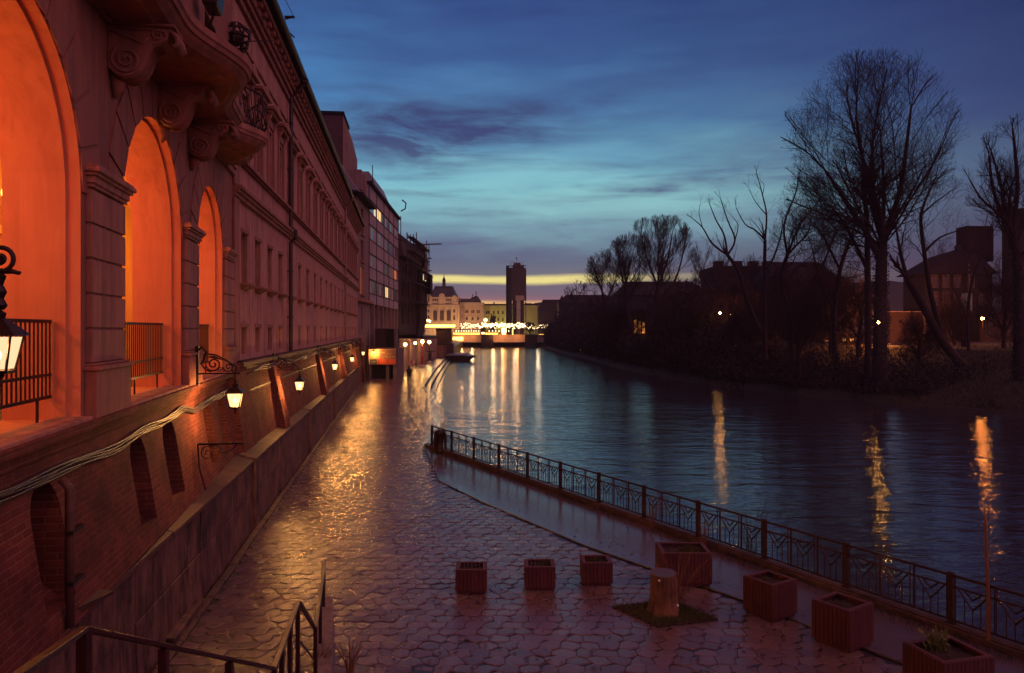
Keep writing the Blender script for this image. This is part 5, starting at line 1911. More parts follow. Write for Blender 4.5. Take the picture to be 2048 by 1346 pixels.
    for i in range(2600):
        s = rr.random() ** 0.8 * 14 * FENCE_STEP
        dens = 0.5 + 0.5 * math.sin(s * 1.7) * math.sin(s * 0.63 + 1)
        if rr.random() > dens:
            continue
        c = FENCE_A + FENCE_D * s + Vector((-0.22 * abs(rr.gauss(0, 1)) - 0.1, -0.1, 0))
        l = 0.05 + 0.16 * rr.random()
        a = rr.random() * 6.28
        wd.add([(c.x - .006, c.y, 0), (c.x + .006, c.y, 0), (c.x + .5 * l * math.cos(a), c.y + .5 * l * math.sin(a), l)], [(0, 1, 2)])
    tag(wd.build('weeds', 'bank_grass'), kind='stuff')
    # fallen leaves
    lf = MB()
    for i in range(3800):
        y = 11 + 30 * rr.random() ** 1.6
        xl, xr = -3.9 - 0.151 * y, (interp(APRON, y) if y < 35 else -4.3) + 1.2
        x = xl + (xr - xl) * rr.random()
        if rr.random() < 0.4:
            x = -2.5 + rr.gauss(0, 1.2) - 0.05 * y
        s = 0.015 + 0.04 * rr.random() ** 2
        a = rr.random() * 6.28
        ca, sa = math.cos(a) * s, math.sin(a) * s
        z = 0.012 + 0.01 * rr.random()
        lf.add([(x - ca, y - sa, z), (x + sa * .6, y - ca * .6, z + .006 * rr.random()), (x + ca, y + sa, z + 0.012 * rr.random()), (x - sa * .6, y + ca * .6, z)], [(0, 1, 2, 3)])
    tag(lf.build('fallen_leaves', 'leaf_litter'), kind='stuff')

    # stair railings near the camera
    t = thing('stair_railing', 'dark steel stair handrail descending across the lower left corner', 'railing', (0, 0, 0))
    A0, A1 = at(-60, 1420, 3.0), at(168, 1258, 4.7)
    B1 = at(548, 1337, 7.9)
    C1 = at(597, 1203, 9.96)
    D1 = at(631, 1258, 11.5)
    E1 = at(650, 1122, 14.9)
    m = MB()
    def bar(a, b, w=0.06, h=0.035):
        d = (b - a).normalized()
        sd = d.cross(Vector((0, 0, 1))).normalized() * (w / 2)
        up = sd.cross(d).normalized() * (h / 2)
        m.hexa([a - sd - up, a + sd - up, b + sd - up, b - sd - up, a - sd + up, a + sd + up, b + sd + up, b - sd + up])
    for a, b in ((A0, A1), (A1, B1), (B1, C1), (C1, D1), (D1, E1)):
        bar(a, b)
    m.build('handrail', 'rail_iron', t, bevel=0.006)
    def post(p, h, w=0.06):
        MB().box(p.x - w / 2, p.x + w / 2, p.y - w / 2, p.y + w / 2, p.z - h, p.z - 0.02).build('post', 'rail_iron', t)
    post(A1, 1.1, 0.065)
    post(A1.lerp(B1, 0.30), 1.1)
    post(A1.lerp(B1, 0.66), 1.1)
    post(B1, 1.1, .05)
    for f in (0.28, 0.6, 0.97):
        post(B1.lerp(C1, f), 1.05, 0.05)
    post(D1, 0.95, 0.05)
    post(D1.lerp(E1, 0.45), 0.95, 0.05)
    post(E1 - Vector((0, 0.1, 0)), 0.9, 0.05)
    br = MB()
    br.tube([C1 - Vector((0, 0, .5)), D1 - Vector((0, 0, .5))], 0.012, 5)
    br.build('brace', 'rail_iron', t)
    # concrete stair cheek wall and flight carrying the rail
    s = thing('concrete_stair', 'low concrete stair with cheek wall at the bottom of the handrail', 'stair')
    w = MB()
    d1, e1 = Vector((D1.x, D1.y, 0)), Vector((E1.x, E1.y, 0))
    w.hexa([gnd(622, 1400), gnd(664, 1400), gnd(667, 1204), gnd(640, 1204), gnd(622, 1400) + Vector((0, 0, .16)), gnd(664, 1400) + Vector((0, 0, .16)), gnd(667, 1204) + Vector((0, 0, .12)), gnd(640, 1204) + Vector((0, 0, .12))])
    w.build('cheek_wall', 'concrete', s, bevel=0.02)
    st = MB()
    for i in range(5):
        st.box(-2.72 - 1.3, -2.72, 10.0 - 0.28 * i - 0.0, 10.3 - 0.28 * i, -0.05, 0.17 * (i + 1)) if False else None
    # upper flight beside the camera
    for i in range(9):
        f = i / 9
        p = A1.lerp(B1, f)
        st.box(p.x - 0.3, p.x + 1.3, p.y - 1.6, p.y - 1.25, 0, p.z - 1.05)
    st.build('flight', 'concrete', s)


# ---------------------------------------------------------------- promenade details and person
def build_promenade():
    # underpass mouth with sign boards
    Y = 84.0
    t = thing('underpass', 'dark underpass entrance box below the sign boards', 'underpass', (0, 0, 0))
    def P(px, py, dy=0):
        return at(px, py, Y + dy)
    m = MB()
    a, b = P(734, 758), P(795, 758)
    zt = P(0, 728).z
    for x0, x1 in ((P(734, 0).x, P(742, 0).x), (P(772, 0).x, P(778, 0).x), (P(786, 0).x, P(795, 0).x)):
        m.box(x0, x1, Y, Y + 5, 0, zt)
    m.box(P(734, 0).x, P(795, 0).x, Y + 0.4, Y + 5, zt, P(0, 697).z)
    m.build('wall', 'concrete', t)
    MB().box(P(741, 0).x, P(773, 0).x, Y + 0.5, Y + 4, 0, zt).build('opening', 'dark_void', t)
    MB().box(P(741, 0).x, P(770, 0).x, Y - 0.6, Y + 0.1, 0, 0.06).build('sill', 'coping_stone', t)
    t = thing('sign_board', 'cream sign board with orange strip and small green notice over the underpass', 'sign', (0, Y - 0.05, 0))
    x0, x1, z0, z1 = P(738, 0).x, P(792, 0).x, P(0, 729).z, P(0, 698).z
    MB().box(x0, x1, -0.1, 0.1, z0, z1).build('backing', 'sign_cream', t)
    MB().box(P(755, 0).x, x1 + 0.02, -0.16, -0.1, P(0, 728.5).z, P(0, 718).z).build('orange_strip', 'sign_orange', t)
    MB().box(P(760, 0).x, x1 - 0.05, -0.15, -0.1, P(0, 717).z, P(0, 699.5).z).build('picture_panel', 'sign_brown', t)
    MB().box(P(741, 0).x, P(754, 0).x, -0.17, -0.1, P(0, 727).z, P(0, 718).z).build('green_notice', 'sign_green', t)
    m = MB()
    for px in (743, 746, 749):
        m.box(P(px, 0).x, P(px + 2.2, 0).x, -0.18, -0.17, P(0, 723.4).z, P(0, 722.6).z)
        m.box(P(px, 0).x, P(px + 2.0, 0).x, -0.18, -0.17, P(0, 725.4).z, P(0, 724.7).z)
    m.build('notice_lines', 'white_paint', t)
    m = MB()
    for px, py in ((757, 720), (757, 725.5), (773, 720), (776, 720), (773, 725.5), (776, 725.5)):
        m.box(P(px, 0).x, P(px + 1.6, 0).x, -0.175, -0.16, P(0, py + .8).z, P(0, py - .6).z)
    m.build('strip_marks', 'dark_void', t)
    for i, (px, py, w, h) in enumerate([(762, 704, 8, 2), (764, 714, 4, 3), (771, 712, 5, 3), (778, 713, 6, 3), (785, 712, 5, 4), (773, 707, 10, 1.5)]):
        MB().box(P(px, 0).x, P(px + w, 0).x, -0.156 - .001 * i, -0.15, P(0, py + h).z, P(0, py).z).build('picture_shape', 'sign_cream', t)
    # lantern in front of the sign
    o = make_lantern('bright wall lantern hanging in front of the cream sign board', bracket=False, arm=0.0)
    p = P(747.5, 705, -0.8)
    o.location = (p.x, p.y, p.z + 0.62)
    b = MB().tube([(0, 0, -0.3), (0, 0, 0.02), (-0.05, 0.8, 0.1)], 0.025, 5)
    b.build('bracket', 'iron', o)
    # drain pipe / post by the corner
    o = MB().tube([at(735, 762, 81.5), at(735, 690, 81.5)], [0.22, 0.1], 8).build('corner_pipe', 'pipe_metal')
    tag(o, 'thick dark pipe running down the corner left of the underpass', 'pipe')
    # stair block above the underpass
    t = thing('stair_block', 'dark blocky stair housing above the underpass signs', 'stair housing', (0, 0, 0))
    Y2 = 88.0
    q0, q1 = at(750, 700, Y2), at(797, 657, Y2)
    m = MB()
    m.box(q0.x, at(772, 0, Y2).x, Y2, Y2 + 6, 1.0, q1.z)
    m.build('wall', 'ruin_plaster', t)
    m = MB()
    xa, xb = at(772, 0, Y2).x, at(791, 0, Y2).x
    m.box(xa, xb, Y2 + .1, Y2 + 3, 0, q1.z - .05)
    m.build('stair_side', 'dark_void', t)
    MB().hexa([(xb, Y2, 0), (xb + .5, Y2, 0), (xb + .5, Y2 + 1, 0), (xb, Y2 + 1, 0), (xb - .2, Y2, q1.z), (xb + .05, Y2, q1.z), (xb + .05, Y2 + 1, q1.z), (xb - .2, Y2 + 1, q1.z)]).build('buttress', 'concrete', t)
    # lower wall behind the far promenade, lit by its lamps
    A, B = Vector((-16.6, 96, 0)), Vector((-15.2, 152, 0))
    d = (B - A).normalized()
    n = Vector((d.y, -d.x, 0))
    t = thing('quay_wall_far', 'low plastered quay wall lit orange along the far promenade', 'wall', (0, 0, 0))
    t.name = 'promenade_wall'
    m = MB()
    m.hexa([A, B, B - n, A - n, A + Vector((0, 0, 4.4)), B + Vector((0, 0, 3.6)), B - n + Vector((0, 0, 3.6)), A - n + Vector((0, 0, 4.4))])
    m.build('wall_face', 'stone_pale', t)
    m = MB()
    for i in range(7):
        c = A.lerp(B, 0.08 + i * 0.14)
        m.box(c.x, c.x + 0.35, c.y - 0.3, c.y + 0.3, 0, 3.8)
    m.build('pilaster', 'stone_pale', t)
    for k, (px, py, YY) in enumerate([(810.5, 689, 104), (830.5, 686, 118), (852.7, 681, 140)]):
        p = at(px, py, YY)
        lt = thing('promenade_lamp', ['round glowing lamp on the far quay wall next to the stair housing', 'glowing lamp on the far quay wall behind the walking person', 'glowing lamp highest of the cluster at the end of the quay wall'][k], 'lamp', tuple(p), group='lamps on the far promenade')
        MB().ball((0, 0, 0), 0.24, 10).build('globe', 'globe_lamp', lt, smooth=True)
        MB().tube([(0, 0, 0.2), (0, 0, 0.45), (-1.2 if k < 2 else -0.8, 0.2, 0.5)], 0.04, 5).build('arm', 'iron', lt)
        point('lamp_light', (0, -0.1, -0.3), 150, (1.0, 0.5, 0.15), 0.2, lt)
    for k, (px, py, pb) in enumerate([(844.5, 683, 732), (858.5, 684, 724)]):
        g = gnd(px, pb)
        H = (pb - py) / F * g.y
        lt = thing('lamp_post', ['slim lamp post with globe on the far promenade, nearer of two', 'slim lamp post with globe beyond the high table on the promenade'][k], 'lamp post', tuple(g), group='lamps on the far promenade')
        MB().lathe([(0.26, 0), (0.26, 0.2), (0.2, 0.25), (0.17, 1.5), (0.08, 1.7), (0.06, H - 0.35), (0.12, H - 0.28)], n=10).build('post', 'red_paint' if k == 0 else 'iron', lt)
        MB().ball((0, 0, H), 0.28, 10).build('globe', 'globe_lamp', lt, smooth=True)
        MB().lathe([(0.32, 0.0), (0.32, 0.12), (0.28, 0.14)], n=10).build('collar', 'white_paint', lt)
        point('lamp_light', (0, -0.1, H - 0.4), 140, (1.0, 0.5, 0.15), 0.2, lt)
    # red and white barrier
    Yb = 118
    t = thing('barrier', 'low red and white barrier beam across the far promenade', 'barrier', (0, Yb, 0))
    x0, x1 = at(803, 0, Yb).x, at(832, 0, Yb).x
    z = at(0, 724, Yb).z
    MB().box(x0, x1, -0.06, 0.06, z - 0.22, z + 0.22).build('beam', 'red_paint', t)
    m = MB()
    for i in range(3):
        m.box(x0 + 0.3 + i * 0.75, x0 + 0.62 + i * 0.75, -0.065, 0.065, z - 0.2, z + 0.2)
    m.build('stripe', 'white_paint', t)
    for x in (x0 + 0.1, x1 - 0.1):
        MB().box(x - 0.06, x + 0.06, -0.058, 0.058, 0, z - 0.22).build('leg', 'iron', t)
    # high tables
    for k, (px, pb, pt) in enumerate([(857, 723, 705)]):
        g = gnd(px + 5, pb - 1)
        t = thing('high_table', 'high bar table with dark top near the end of the promenade', 'table', tuple(g))
        MB().lathe([(0.85, 1.65), (0.9, 1.7), (0.85, 1.75)], n=16).build('tabletop', 'scaffold_wood', t)
        MB().lathe([(0.5, 0), (0.4, 0.08), (0.1, 0.12), (0.1, 1.64), (0.3, 1.65)], n=10).build('leg', 'scaffold_wood', t)
    g = gnd(833, 737)
    t = thing('sign_stand', 'small thin stand with round foot on the promenade behind the person', 'stand', tuple(g))
    MB().lathe([(0.3, 0), (0.28, 0.06), (0.05, 0.1)], n=12).build('foot', 'iron', t)
    MB().tube([(0, 0, 0.08), (0, 0, 1.4)], 0.04, 6).build('pole', 'iron', t)
    # end kiosk, brown hoarding, barge
    Yk = 152
    t = thing('brown_hoarding', 'brown plywood hoarding closing the far end of the promenade', 'hoarding', (0, Yk, 0))
    MB().box(at(862, 0, Yk).x, at(893, 0, Yk).x, 0, 0.3, 0, at(0, 690, Yk).z).build('panel', 'sign_brown', t)
    MB().box(at(861, 0, Yk).x, at(896, 0, Yk).x, -0.1, 0.4, at(0, 690, Yk).z, at(0, 688, Yk).z).build('top_rail', 'scaffold_wood', t)
    MB().box(at(893, 0, Yk).x, at(906, 0, Yk).x, -0.2, 2, -1, at(0, 690, Yk).z + 0.3).build('end_post', 'scaffold_net', t)
    Yk = 175
    t = thing('kiosk', 'dark closed kiosk with lit gold awning edge beyond the hoarding', 'kiosk', (0, Yk, 0))
    MB().box(at(872, 0, Yk).x, at(900, 0, Yk).x, 0, 5, 1.4, at(0, 657, Yk).z).build('wall', 'ruin_plaster', t)
    MB().box(at(877, 0, Yk).x, at(894, 0, Yk).x, -0.1, 0.1, 1.6, at(0, 660, Yk).z).build('shutter', 'window_dark', t)
    MB().box(at(847, 0, Yk).x, at(911, 0, Yk).x, -1.2, 5, at(0, 656, Yk).z, at(0, 654.6, Yk).z).build('awning', 'scaffold_wood', t)
    MB().box(at(850, 0, Yk).x, at(911, 0, Yk).x, -1.32, -1.2, at(0, 654.6, Yk).z, at(0, 649.5, Yk).z).build('light_strip', 'strip_amber', t)
    point('awning_light', (at(880, 0, Yk).x, -3, at(0, 648, Yk).z), 500, (1.0, 0.5, 0.16), 0.4, t)
    t = thing('floodlight', 'tilted bright floodlight left of the town hall front', 'floodlight', tuple(at(853, 641, 180)))
    MB().hexa([(-0.95, 0, 0.3), (0.95, 0, -0.45), (0.95, .4, -0.45), (-.95, .4, .3), (-.95, 0, .75), (.95, 0, 0), (.95, .4, 0), (-.95, .4, .75)]).build('lamp_head', 'globe_lamp', t)
    MB().tube([(0, 0.3, 0), (-0.6, 0.5, -3.5)], 0.08, 5).build('arm', 'iron', t)
    # barge
    Yb = F * 6.2 / (722 - 658)
    t = thing('moored_barge', 'flat dark barge moored at the end of the quay steps', 'boat', (at(917, 0, 147).x, 147, WATER), 0)
    m = MB()
    m.hexa([(-2.2, -3, -0.2), (1.6, -3, -0.2), (1.2, 9, -0.2), (-2.2, 9, -0.2), (-2.4, -3.4, 1.05), (2.0, -3.2, 1.0), (1.6, 10, 1.0), (-2.4, 10, 1.05)])
    m.add([(1.6, -3, -0.2), (2.0, -3.2, 1.0), (3.6, 1, 0.9), (1.6, 10, 1.0), (1.2, 9, -0.2)], [(0, 1, 2), (2, 3, 4), (0, 2, 4), (1, 3, 2)])
    m.build('hull', 'boat_hull', t)
    MB().box(-2.2, 1.5, -2.8, 9, 1.06, 1.22).build('deck', 'boat_deck', t)
    MB().tube([(-2.3, -3.3, 0.5), (-2.5, -3.6, 3.4)], 0.09, 6).build('mooring_pole', 'cable_grey', t)

    # walking person seen from behind
    g = gnd(818.5, 766)
    root = thing('person', 'person in dark hooded coat walking away on the wet promenade', 'person', tuple(g), 0.0)
    J = {'pel': (0, 0, .94), 'sp': (0, .01, 1.15), 'ch': (0, .02, 1.34), 'nk': (0, .03, 1.47), 'hd': (0, .06, 1.60), 'tp': (0, .06, 1.71),
         'lh': (-.1, 0, .9), 'lk': (-.11, .08, .5), 'la': (-.11, .0, .09), 'lt': (-.12, .15, .03),
         'rh': (.1, 0, .9), 'rk': (.1, .02, .49), 'ra': (.1, -.16, .13), 'rt': (.11, -.06, .03),
         'ls': (-.19, .02, 1.38), 'le': (-.27, -.02, 1.12), 'lw': (-.22, .12, .95),
         'rs': (.19, .02, 1.38), 're': (.27, -.02, 1.12), 'rw': (.22, .12, .95)}
    Rr = {'pel': .17, 'sp': .17, 'ch': .19, 'nk': .07, 'hd': .1, 'tp': .07, 'lh': .12, 'lk': .075, 'la': .05, 'lt': .045, 'rh': .12, 'rk': .075, 'ra': .05, 'rt': .045,
          'ls': .09, 'le': .07, 'lw': .055, 'rs': .09, 're': .07, 'rw': .055}
    E = [('pel', 'sp'), ('sp', 'ch'), ('ch', 'nk'), ('nk', 'hd'), ('hd', 'tp'), ('pel', 'lh'), ('lh', 'lk'), ('lk', 'la'), ('la', 'lt'), ('pel', 'rh'), ('rh', 'rk'), ('rk', 'ra'), ('ra', 'rt'),
         ('ch', 'ls'), ('ls', 'le'), ('le', 'lw'), ('ch', 'rs'), ('rs', 're'), ('re', 'rw')]
    ks = list(J)
    me = bpy.data.meshes.new('body')
    me.from_pydata([J[k] for k in ks], [(ks.index(a), ks.index(b)) for a, b in E], [])
    o = bpy.data.objects.new('body', me)
    COL.objects.link(o)
    o.parent = root
    sk = o.modifiers.new('skin', 'SKIN')
    if not me.skin_vertices:
        me.attributes.new('skin', 'FLOAT', 'POINT')
    for i, k in enumerate(ks):
        me.skin_vertices[0].data[i].radius = (Rr[k], Rr[k] * (0.75 if k in ('pel', 'sp', 'ch') else 1))
    me.skin_vertices[0].data[0].use_root = True
    o.modifiers.new('sub', 'SUBSURF').levels = 1
    o.modifiers['sub'].render_levels = 2
    me.materials.append(MATS['dark_cloth'])
    MB().lathe([(0.235, 0.78), (0.23, 0.95), (0.22, 1.2), (0.235, 1.36), (0.17, 1.45), (0.1, 1.49)], n=14).build('coat', 'dark_cloth', root, smooth=True)
    MB().ball((0, 0.05, 1.61), 0.125, 10, 1.15).build('hood', 'dark_cloth', root, smooth=True)


# ---------------------------------------------------------------- town across the bridge
def build_town():
    # bridge
    Yb = 265.0
    b = thing('bridge', 'stone road bridge lit orange with a square pier in the river', 'bridge', (0, Yb, 0))
    X = lambda px: (px - 1024) / F * Yb
    Zp = lambda py: EYE + (658 - py) / F * Yb
    MB().box(X(880), X(1125), 0, 12, Zp(683), Zp(670)).build('deck', 'stone_pale', b)
    MB().box(X(880), X(1125), -0.3, 0.3, Zp(684.5), Zp(683)).box(X(880), X(1125), -0.4, 0.4, Zp(670), Zp(669)).build('ledge', 'stone_pale', b)
    for a, c in ((963, 986), (1050, 1074), (905, 914)):
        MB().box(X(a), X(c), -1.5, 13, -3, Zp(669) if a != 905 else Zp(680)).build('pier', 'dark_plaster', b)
    m = MB()
    for i in range(72):
        px = 905 + i * 3.0
        m.box(X(px), X(px + 1.2), -0.2, 0.1, Zp(669), Zp(660))
    m.build('balusters', 'dark_plaster', b)
    MB().box(X(900), X(1125), -0.3, 0.2, Zp(660), Zp(658.8)).build('handrail', 'dark_plaster', b)
    MB().box(X(907), X(959), 0.3, 0.7, Zp(669.5), Zp(665.5)).box(X(969), X(996), 0.3, 0.7, Zp(669.5), Zp(665.8)).box(X(1078), X(1097), 0.3, 0.7, Zp(670), Zp(668.4)).build('light_strip', 'strip_gold', b)
    MB().box(X(906), X(926), -0.35, -0.1, Zp(681), Zp(674)).build('lit_opening', 'strip_amber', b)
    MB().lathe([(0.5, 0), (0.9, 1.2), (0.8, 2.2), (0.3, 2.4)], (X(1008), -0.6, Zp(669)), 10).build('lit_urn', 'bulb_orange', b)
    MB().box(X(1024.5), X(1026), -0.6, -0.3, Zp(669), Zp(659)).build('lit_post', 'strip_gold', b)
    MB().box(X(962), X(970), -0.8, 0.6, Zp(669), Zp(656)).build('kiosk_box', 'dark_void', b)
    MB().box(X(963.5), X(969), -0.85, -0.8, Zp(668), Zp(664.5)).build('kiosk_lamp', 'bulb_orange', b)
    m = MB()
    for i in range(12):
        px = 912 + i * 5.0 + random.uniform(-.5, .5)
        if 958 < px < 972:
            continue
        m.box(X(px), X(px + 1.0), -0.4, -0.25, Zp(663.5), Zp(660.5))
    for i in range(7):
        px = 978 + i * 6.5
        m.box(X(px), X(px + 1.0), -0.4, -0.25, Zp(663.5), Zp(660.5))
    m.build('rail_lights', 'bulb_white', b)
    for px in (925, 945, 985, 1005, 1035):
        point('bridge_light', (X(px), -2.5, Zp(672)), 450, (1.0, 0.42, 0.12), 0.3, b)
    # garlands of bulbs above the bridge
    for k, (a, c, yb, n, sz) in enumerate([(921, 962, 652, 60, 1.0), (963, 1010, 650.5, 120, 1.15), (1010, 1050, 651.5, 96, 1.1), (1050, 1105, 653, 46, .75)]):
        g = thing('light_garland', ['left string of white festive bulbs in front of the stone wing', 'densest string of white bulbs in front of the green building', 'string of white bulbs below the scaffolded tower', 'sparse string of small bulbs at the dark right end of the bridge'][k], 'string lights', (0, Yb + 6, 0), group='light strings over the bridge')
        YY = Yb + 6
        rr = random.Random(k)
        m = MB()
        for i in range(n):
            px = a + (c - a) * (i + rr.random()) / n
            py = yb + rr.gauss(0, 2.4)
            p = at(px, py, YY)
            m.ball((p.x, rr.gauss(0, 1.5), p.z), 0.14 * sz * (0.5 + 0.9 * rr.random()), 6)
        o = m.build('bulbs', 'bulb_white', g)
        o['kind'] = 'stuff'
        MB().tube([Vector((at(a, 0, YY).x, 0, at(0, yb - 3, YY).z)), Vector((at((a + c) / 2, 0, YY).x, 0, at(0, yb + 1, YY).z)), Vector((at(c, 0, YY).x, 0, at(0, yb - 3, YY).z))], 0.03, 4).build('cable', 'iron', g)
        point('garland_light', ((at(a, 0, YY).x + at(c, 0, YY).x) / 2, 8, at(0, yb, YY).z), 900, (1.0, 0.72, 0.42), 0.5, g)
    # street lamp in front of the green building
    t = thing('street_lamp', 'orange globe street lamp before the green building', 'street lamp', tuple(at(971, 640, 285)))
    MB().ball((0, 0, 0), 0.7, 10).build('globe', 'bulb_orange', t, smooth=True)
    MB().tube([(0, 0, -0.6), (0, 0, -5)], 0.1, 5).build('pole', 'iron', t)

    # town hall
    Y = 330.0
    X = lambda px: (px - 1024) / F * Y
    Z = lambda py: EYE + (658 - py) / F * Y
    def arched(mb, xa, xb, za, zb, y):
        r = (xb - xa) / 2
        c = (xa + xb) / 2
        pts = [(xa, y, za), (xb, y, za)] + [(c + r * math.cos(a), y, zb - r + r * math.sin(a)) for a in np.linspace(0, math.pi, 11)]
        mb.prism(pts, (0, 0.3, 0))
    th = thing('town_hall', 'ornate stone town hall with dark mansard dome and three tall arched windows', 'town hall', (0, Y, 0))
    w = MB()
    w.box(X(852), X(918), 0, 22, 3, Z(609))
    w.box(X(850), X(865), -0.8, 3, 3, Z(611))
    w.box(X(903), X(919), -0.8, 3, 3, Z(611))
    w.box(X(850), X(919), -1.2, 1, Z(611.5), Z(609.5))
    w.box(X(853), X(917), -0.5, 20, Z(609.5), Z(594))
    w.box(X(852), X(864), -1.0, 2, Z(609.4), Z(603.5))
    w.box(X(904), X(917), -1.0, 2, Z(609.4), Z(603.5))
    for a, b in ((853, 864), (904, 914)):
        c = (X(a) + X(b)) / 2
        r = (X(b) - X(a)) / 2
        w.prism([(c + r * math.cos(t), -0.9, Z(596) + 1.1 * r * math.sin(t)) for t in np.linspace(0, math.pi, 11)], (0, 3, 0))
        w.box(X(a), X(b), -0.9, 2, Z(604), Z(596))
    c, r = X(884), X(890) - X(884)
    w.prism([(c + r * math.cos(t), -0.9, Z(593) + 1.1 * r * math.sin(t)) for t in np.linspace(0, math.pi, 11)], (0, 3, 0))
    w.box(c - r, c + r, -0.9, 2, Z(608), Z(593))
    w.box(X(851), X(918), -0.7, 0.5, Z(645), Z(643))
    w.build('wall', 'stone_pale', th)
    for a, b in ((866.5, 874.5), (880, 888), (893.5, 901.5)):
        m = MB()
        arched(m, X(a) - .35, X(b) + .35, Z(641.5), Z(619.5), -0.25)
        f = m.build('window', 'stone_pale', th)
        m = MB()
        arched(m, X(a), X(b), Z(641), Z(620.5), -0.4)
        m.build('pane', 'window_dark', f)
    for a in (866, 869.7, 873.4, 893, 896.7, 900.4):
        MB().box(X(a), X(a + 2.2), -0.65, -0.45, Z(602.5), Z(597.5)).build('window', 'window_dark', th)
    for a in (856, 907):
        for z0, z1 in ((640, 631), (625, 619)):
            MB().box(X(a), X(a + 3.4), -0.95, -0.75, Z(z0), Z(z1)).build('window', 'window_dark', th)
    m = MB()
    for px in (852, 862, 865, 877, 890.5, 903, 913.5):
        m.box(X(px), X(px + 1.6), -1.05, 0.2, Z(644), Z(612))
    m.build('pilaster', 'stone_pale', th)
    rf = MB()
    z0, z1 = Z(594), Z(573)
    rf.hexa([(X(857), -0.4, z0), (X(913), -0.4, z0), (X(913), 18, z0), (X(857), 18, z0), (X(868), 3.5, z1), (X(903), 3.5, z1), (X(903), 14, z1), (X(868), 14, z1)])
    rf.box(X(867.5), X(903.5), 3.2, 14, z1, Z(571.5))
    roof = rf.build('roof', 'copper_dome', th)
    MB().lathe([(0.95, 0), (0.75, 0.5), (0.7, 2.6), (0.9, 2.7), (0.6, 3.4), (0.25, 4.2), (0.1, 4.8), (0.18, 5.0), (0.05, 5.6)], (X(885.5), 6, Z(571.5)), 10).build('lantern_turret', 'copper_dome', roof)

    w2 = thing('stone_wing', 'ornate stone wing with dark attic roof right of the town hall', 'building', (0, Y + 3, 0))
    m = MB()
    m.box(X(919), X(966), 0, 18, 3, Z(611))
    m.box(X(918.5), X(967), -0.6, 18, Z(611.5), Z(604.5))
    m.box(X(919), X(967), -0.4, 1, Z(632), Z(630.6))
    m.build('wall', 'stone_pale', w2)
    for a in (930, 933.5, 942, 945.5, 953, 956.5):
        MB().box(X(a), X(a + 2.3), -0.2, 0.1, Z(626), Z(620)).build('window', 'window_dark', w2)
    for a in (931, 942.5, 953.5):
        MB().box(X(a), X(a + 3.6), -0.2, 0.1, Z(640), Z(634)).build('window', 'window_dark', w2)
    rf = MB().hexa([(X(920), 0, Z(604.5)), (X(961), 0, Z(604.5)), (X(961), 16, Z(604.5)), (X(920), 16, Z(604.5)), (X(921), 1.2, Z(596.5)), (X(958), 1.2, Z(596.5)), (X(958), 14, Z(596.5)), (X(921), 14, Z(596.5))]).build('roof', 'copper_dome', w2)
    for px, s in ((943.5, .8), (950.5, 1.25)):
        MB().lathe([(1.1 * s, 0), (1.0 * s, 0.5 * s), (0.6 * s, 1.0 * s), (0.15, 1.2 * s), (0.1, 1.8 * s), (0.3, 2.1 * s), (0.05, 2.8 * s)], (X(px), 5, Z(596.5)), 10).build('cupola', 'copper_dome', rf)

    gb = thing('green_building', 'yellow green lit classical building with two rows of windows', 'building', (0, Y + 10, 0))
    Y += 10
    m = MB()
    m.box(X(966), X(1075), 0, 16, 3, Z(613))
    m.box(X(965), X(1076), -0.5, 1, Z(614), Z(611))
    m.box(X(966), X(1028), -0.2, 1, Z(635), Z(634))
    m.box(X(1010), X(1028), -0.35, 2, 3, Z(611.2))
    m.build('wall', 'green_stucco', gb)
    for i, a in enumerate((972, 976, 986, 995, 1004, 1017)):
        mm = MB()
        arched(mm, X(a), X(a + 3.2), Z(628), Z(621.5), -0.45 if a > 1010 else -0.1)
        mm.build('window', 'window_dark', gb)
    for a in (986, 995, 1004, 1017):
        MB().box(X(a), X(a + 3.2), -0.45 if a > 1010 else -0.1, 0.1, Z(642), Z(636)).build('window', 'window_dark', gb)
    MB().box(X(966), X(1075), 0.5, 15, Z(611), Z(607.5)).build('roof', 'roof_dark', gb)
    MB().hexa([(X(1048), 0, Z(611)), (X(1075), 0, Z(611)), (X(1075), 15, Z(611)), (X(1048), 15, Z(611)), (X(1050), 2, Z(606)), (X(1062), 2, Z(606)), (X(1062), 13, Z(606)), (X(1050), 13, Z(606))]).build('roof', 'roof_dark', gb)
    MB().lathe([(0.25, 0), (0.35, 0.5), (0.1, 0.8)], (X(987.5), 4, Z(607)), 8).build('finial', 'roof_dark', gb)
    point('green_flood', (X(1018), -5, 4.2), 1500, (0.55, 1.0, 0.14), 0.4, gb)
    point('warm_flood', (X(985), -6, 4.5), 1500, (1.0, 0.66, 0.25), 0.4, gb)
    # flood light on the old stones
    point('town_flood', (at(884, 0, 318).x, 318, 4.0), 9500, (1.0, 0.60, 0.22), 0.5)
    point('town_flood', (at(942, 0, 320).x, 320, 4.0), 4600, (1.0, 0.60, 0.24), 0.5)
    point('town_flood', (at(1060, 0, 322).x, 322, 4.0), 2200, (1.0, 0.5, 0.26), 0.5)

    # scaffolded tower
    Y = 315.0
    tw = thing('church_tower', 'tall square tower wrapped in scaffolding and red netting with a flag on top', 'tower', (at(1032, 0, Y).x, Y, 0))
    ox = at(1032, 0, Y).x
    X = lambda px: (px - 1024) / F * Y - ox
    Z = lambda py: EYE + (658 - py) / F * Y
    MB().box(X(1025), X(1048), 0, 6, 3, Z(530)).build('core', 'scaffold_net', tw)
    m = MB()
    m.hexa([(X(1026), .5, Z(538)), (X(1043), .5, Z(538)), (X(1043), 5, Z(538)), (X(1026), 5, Z(538)), (X(1028), 1, Z(525)), (X(1041), 1, Z(525)), (X(1041), 4.5, Z(525)), (X(1028), 4.5, Z(525))])
    m.build('belfry', 'scaffold_net', tw)
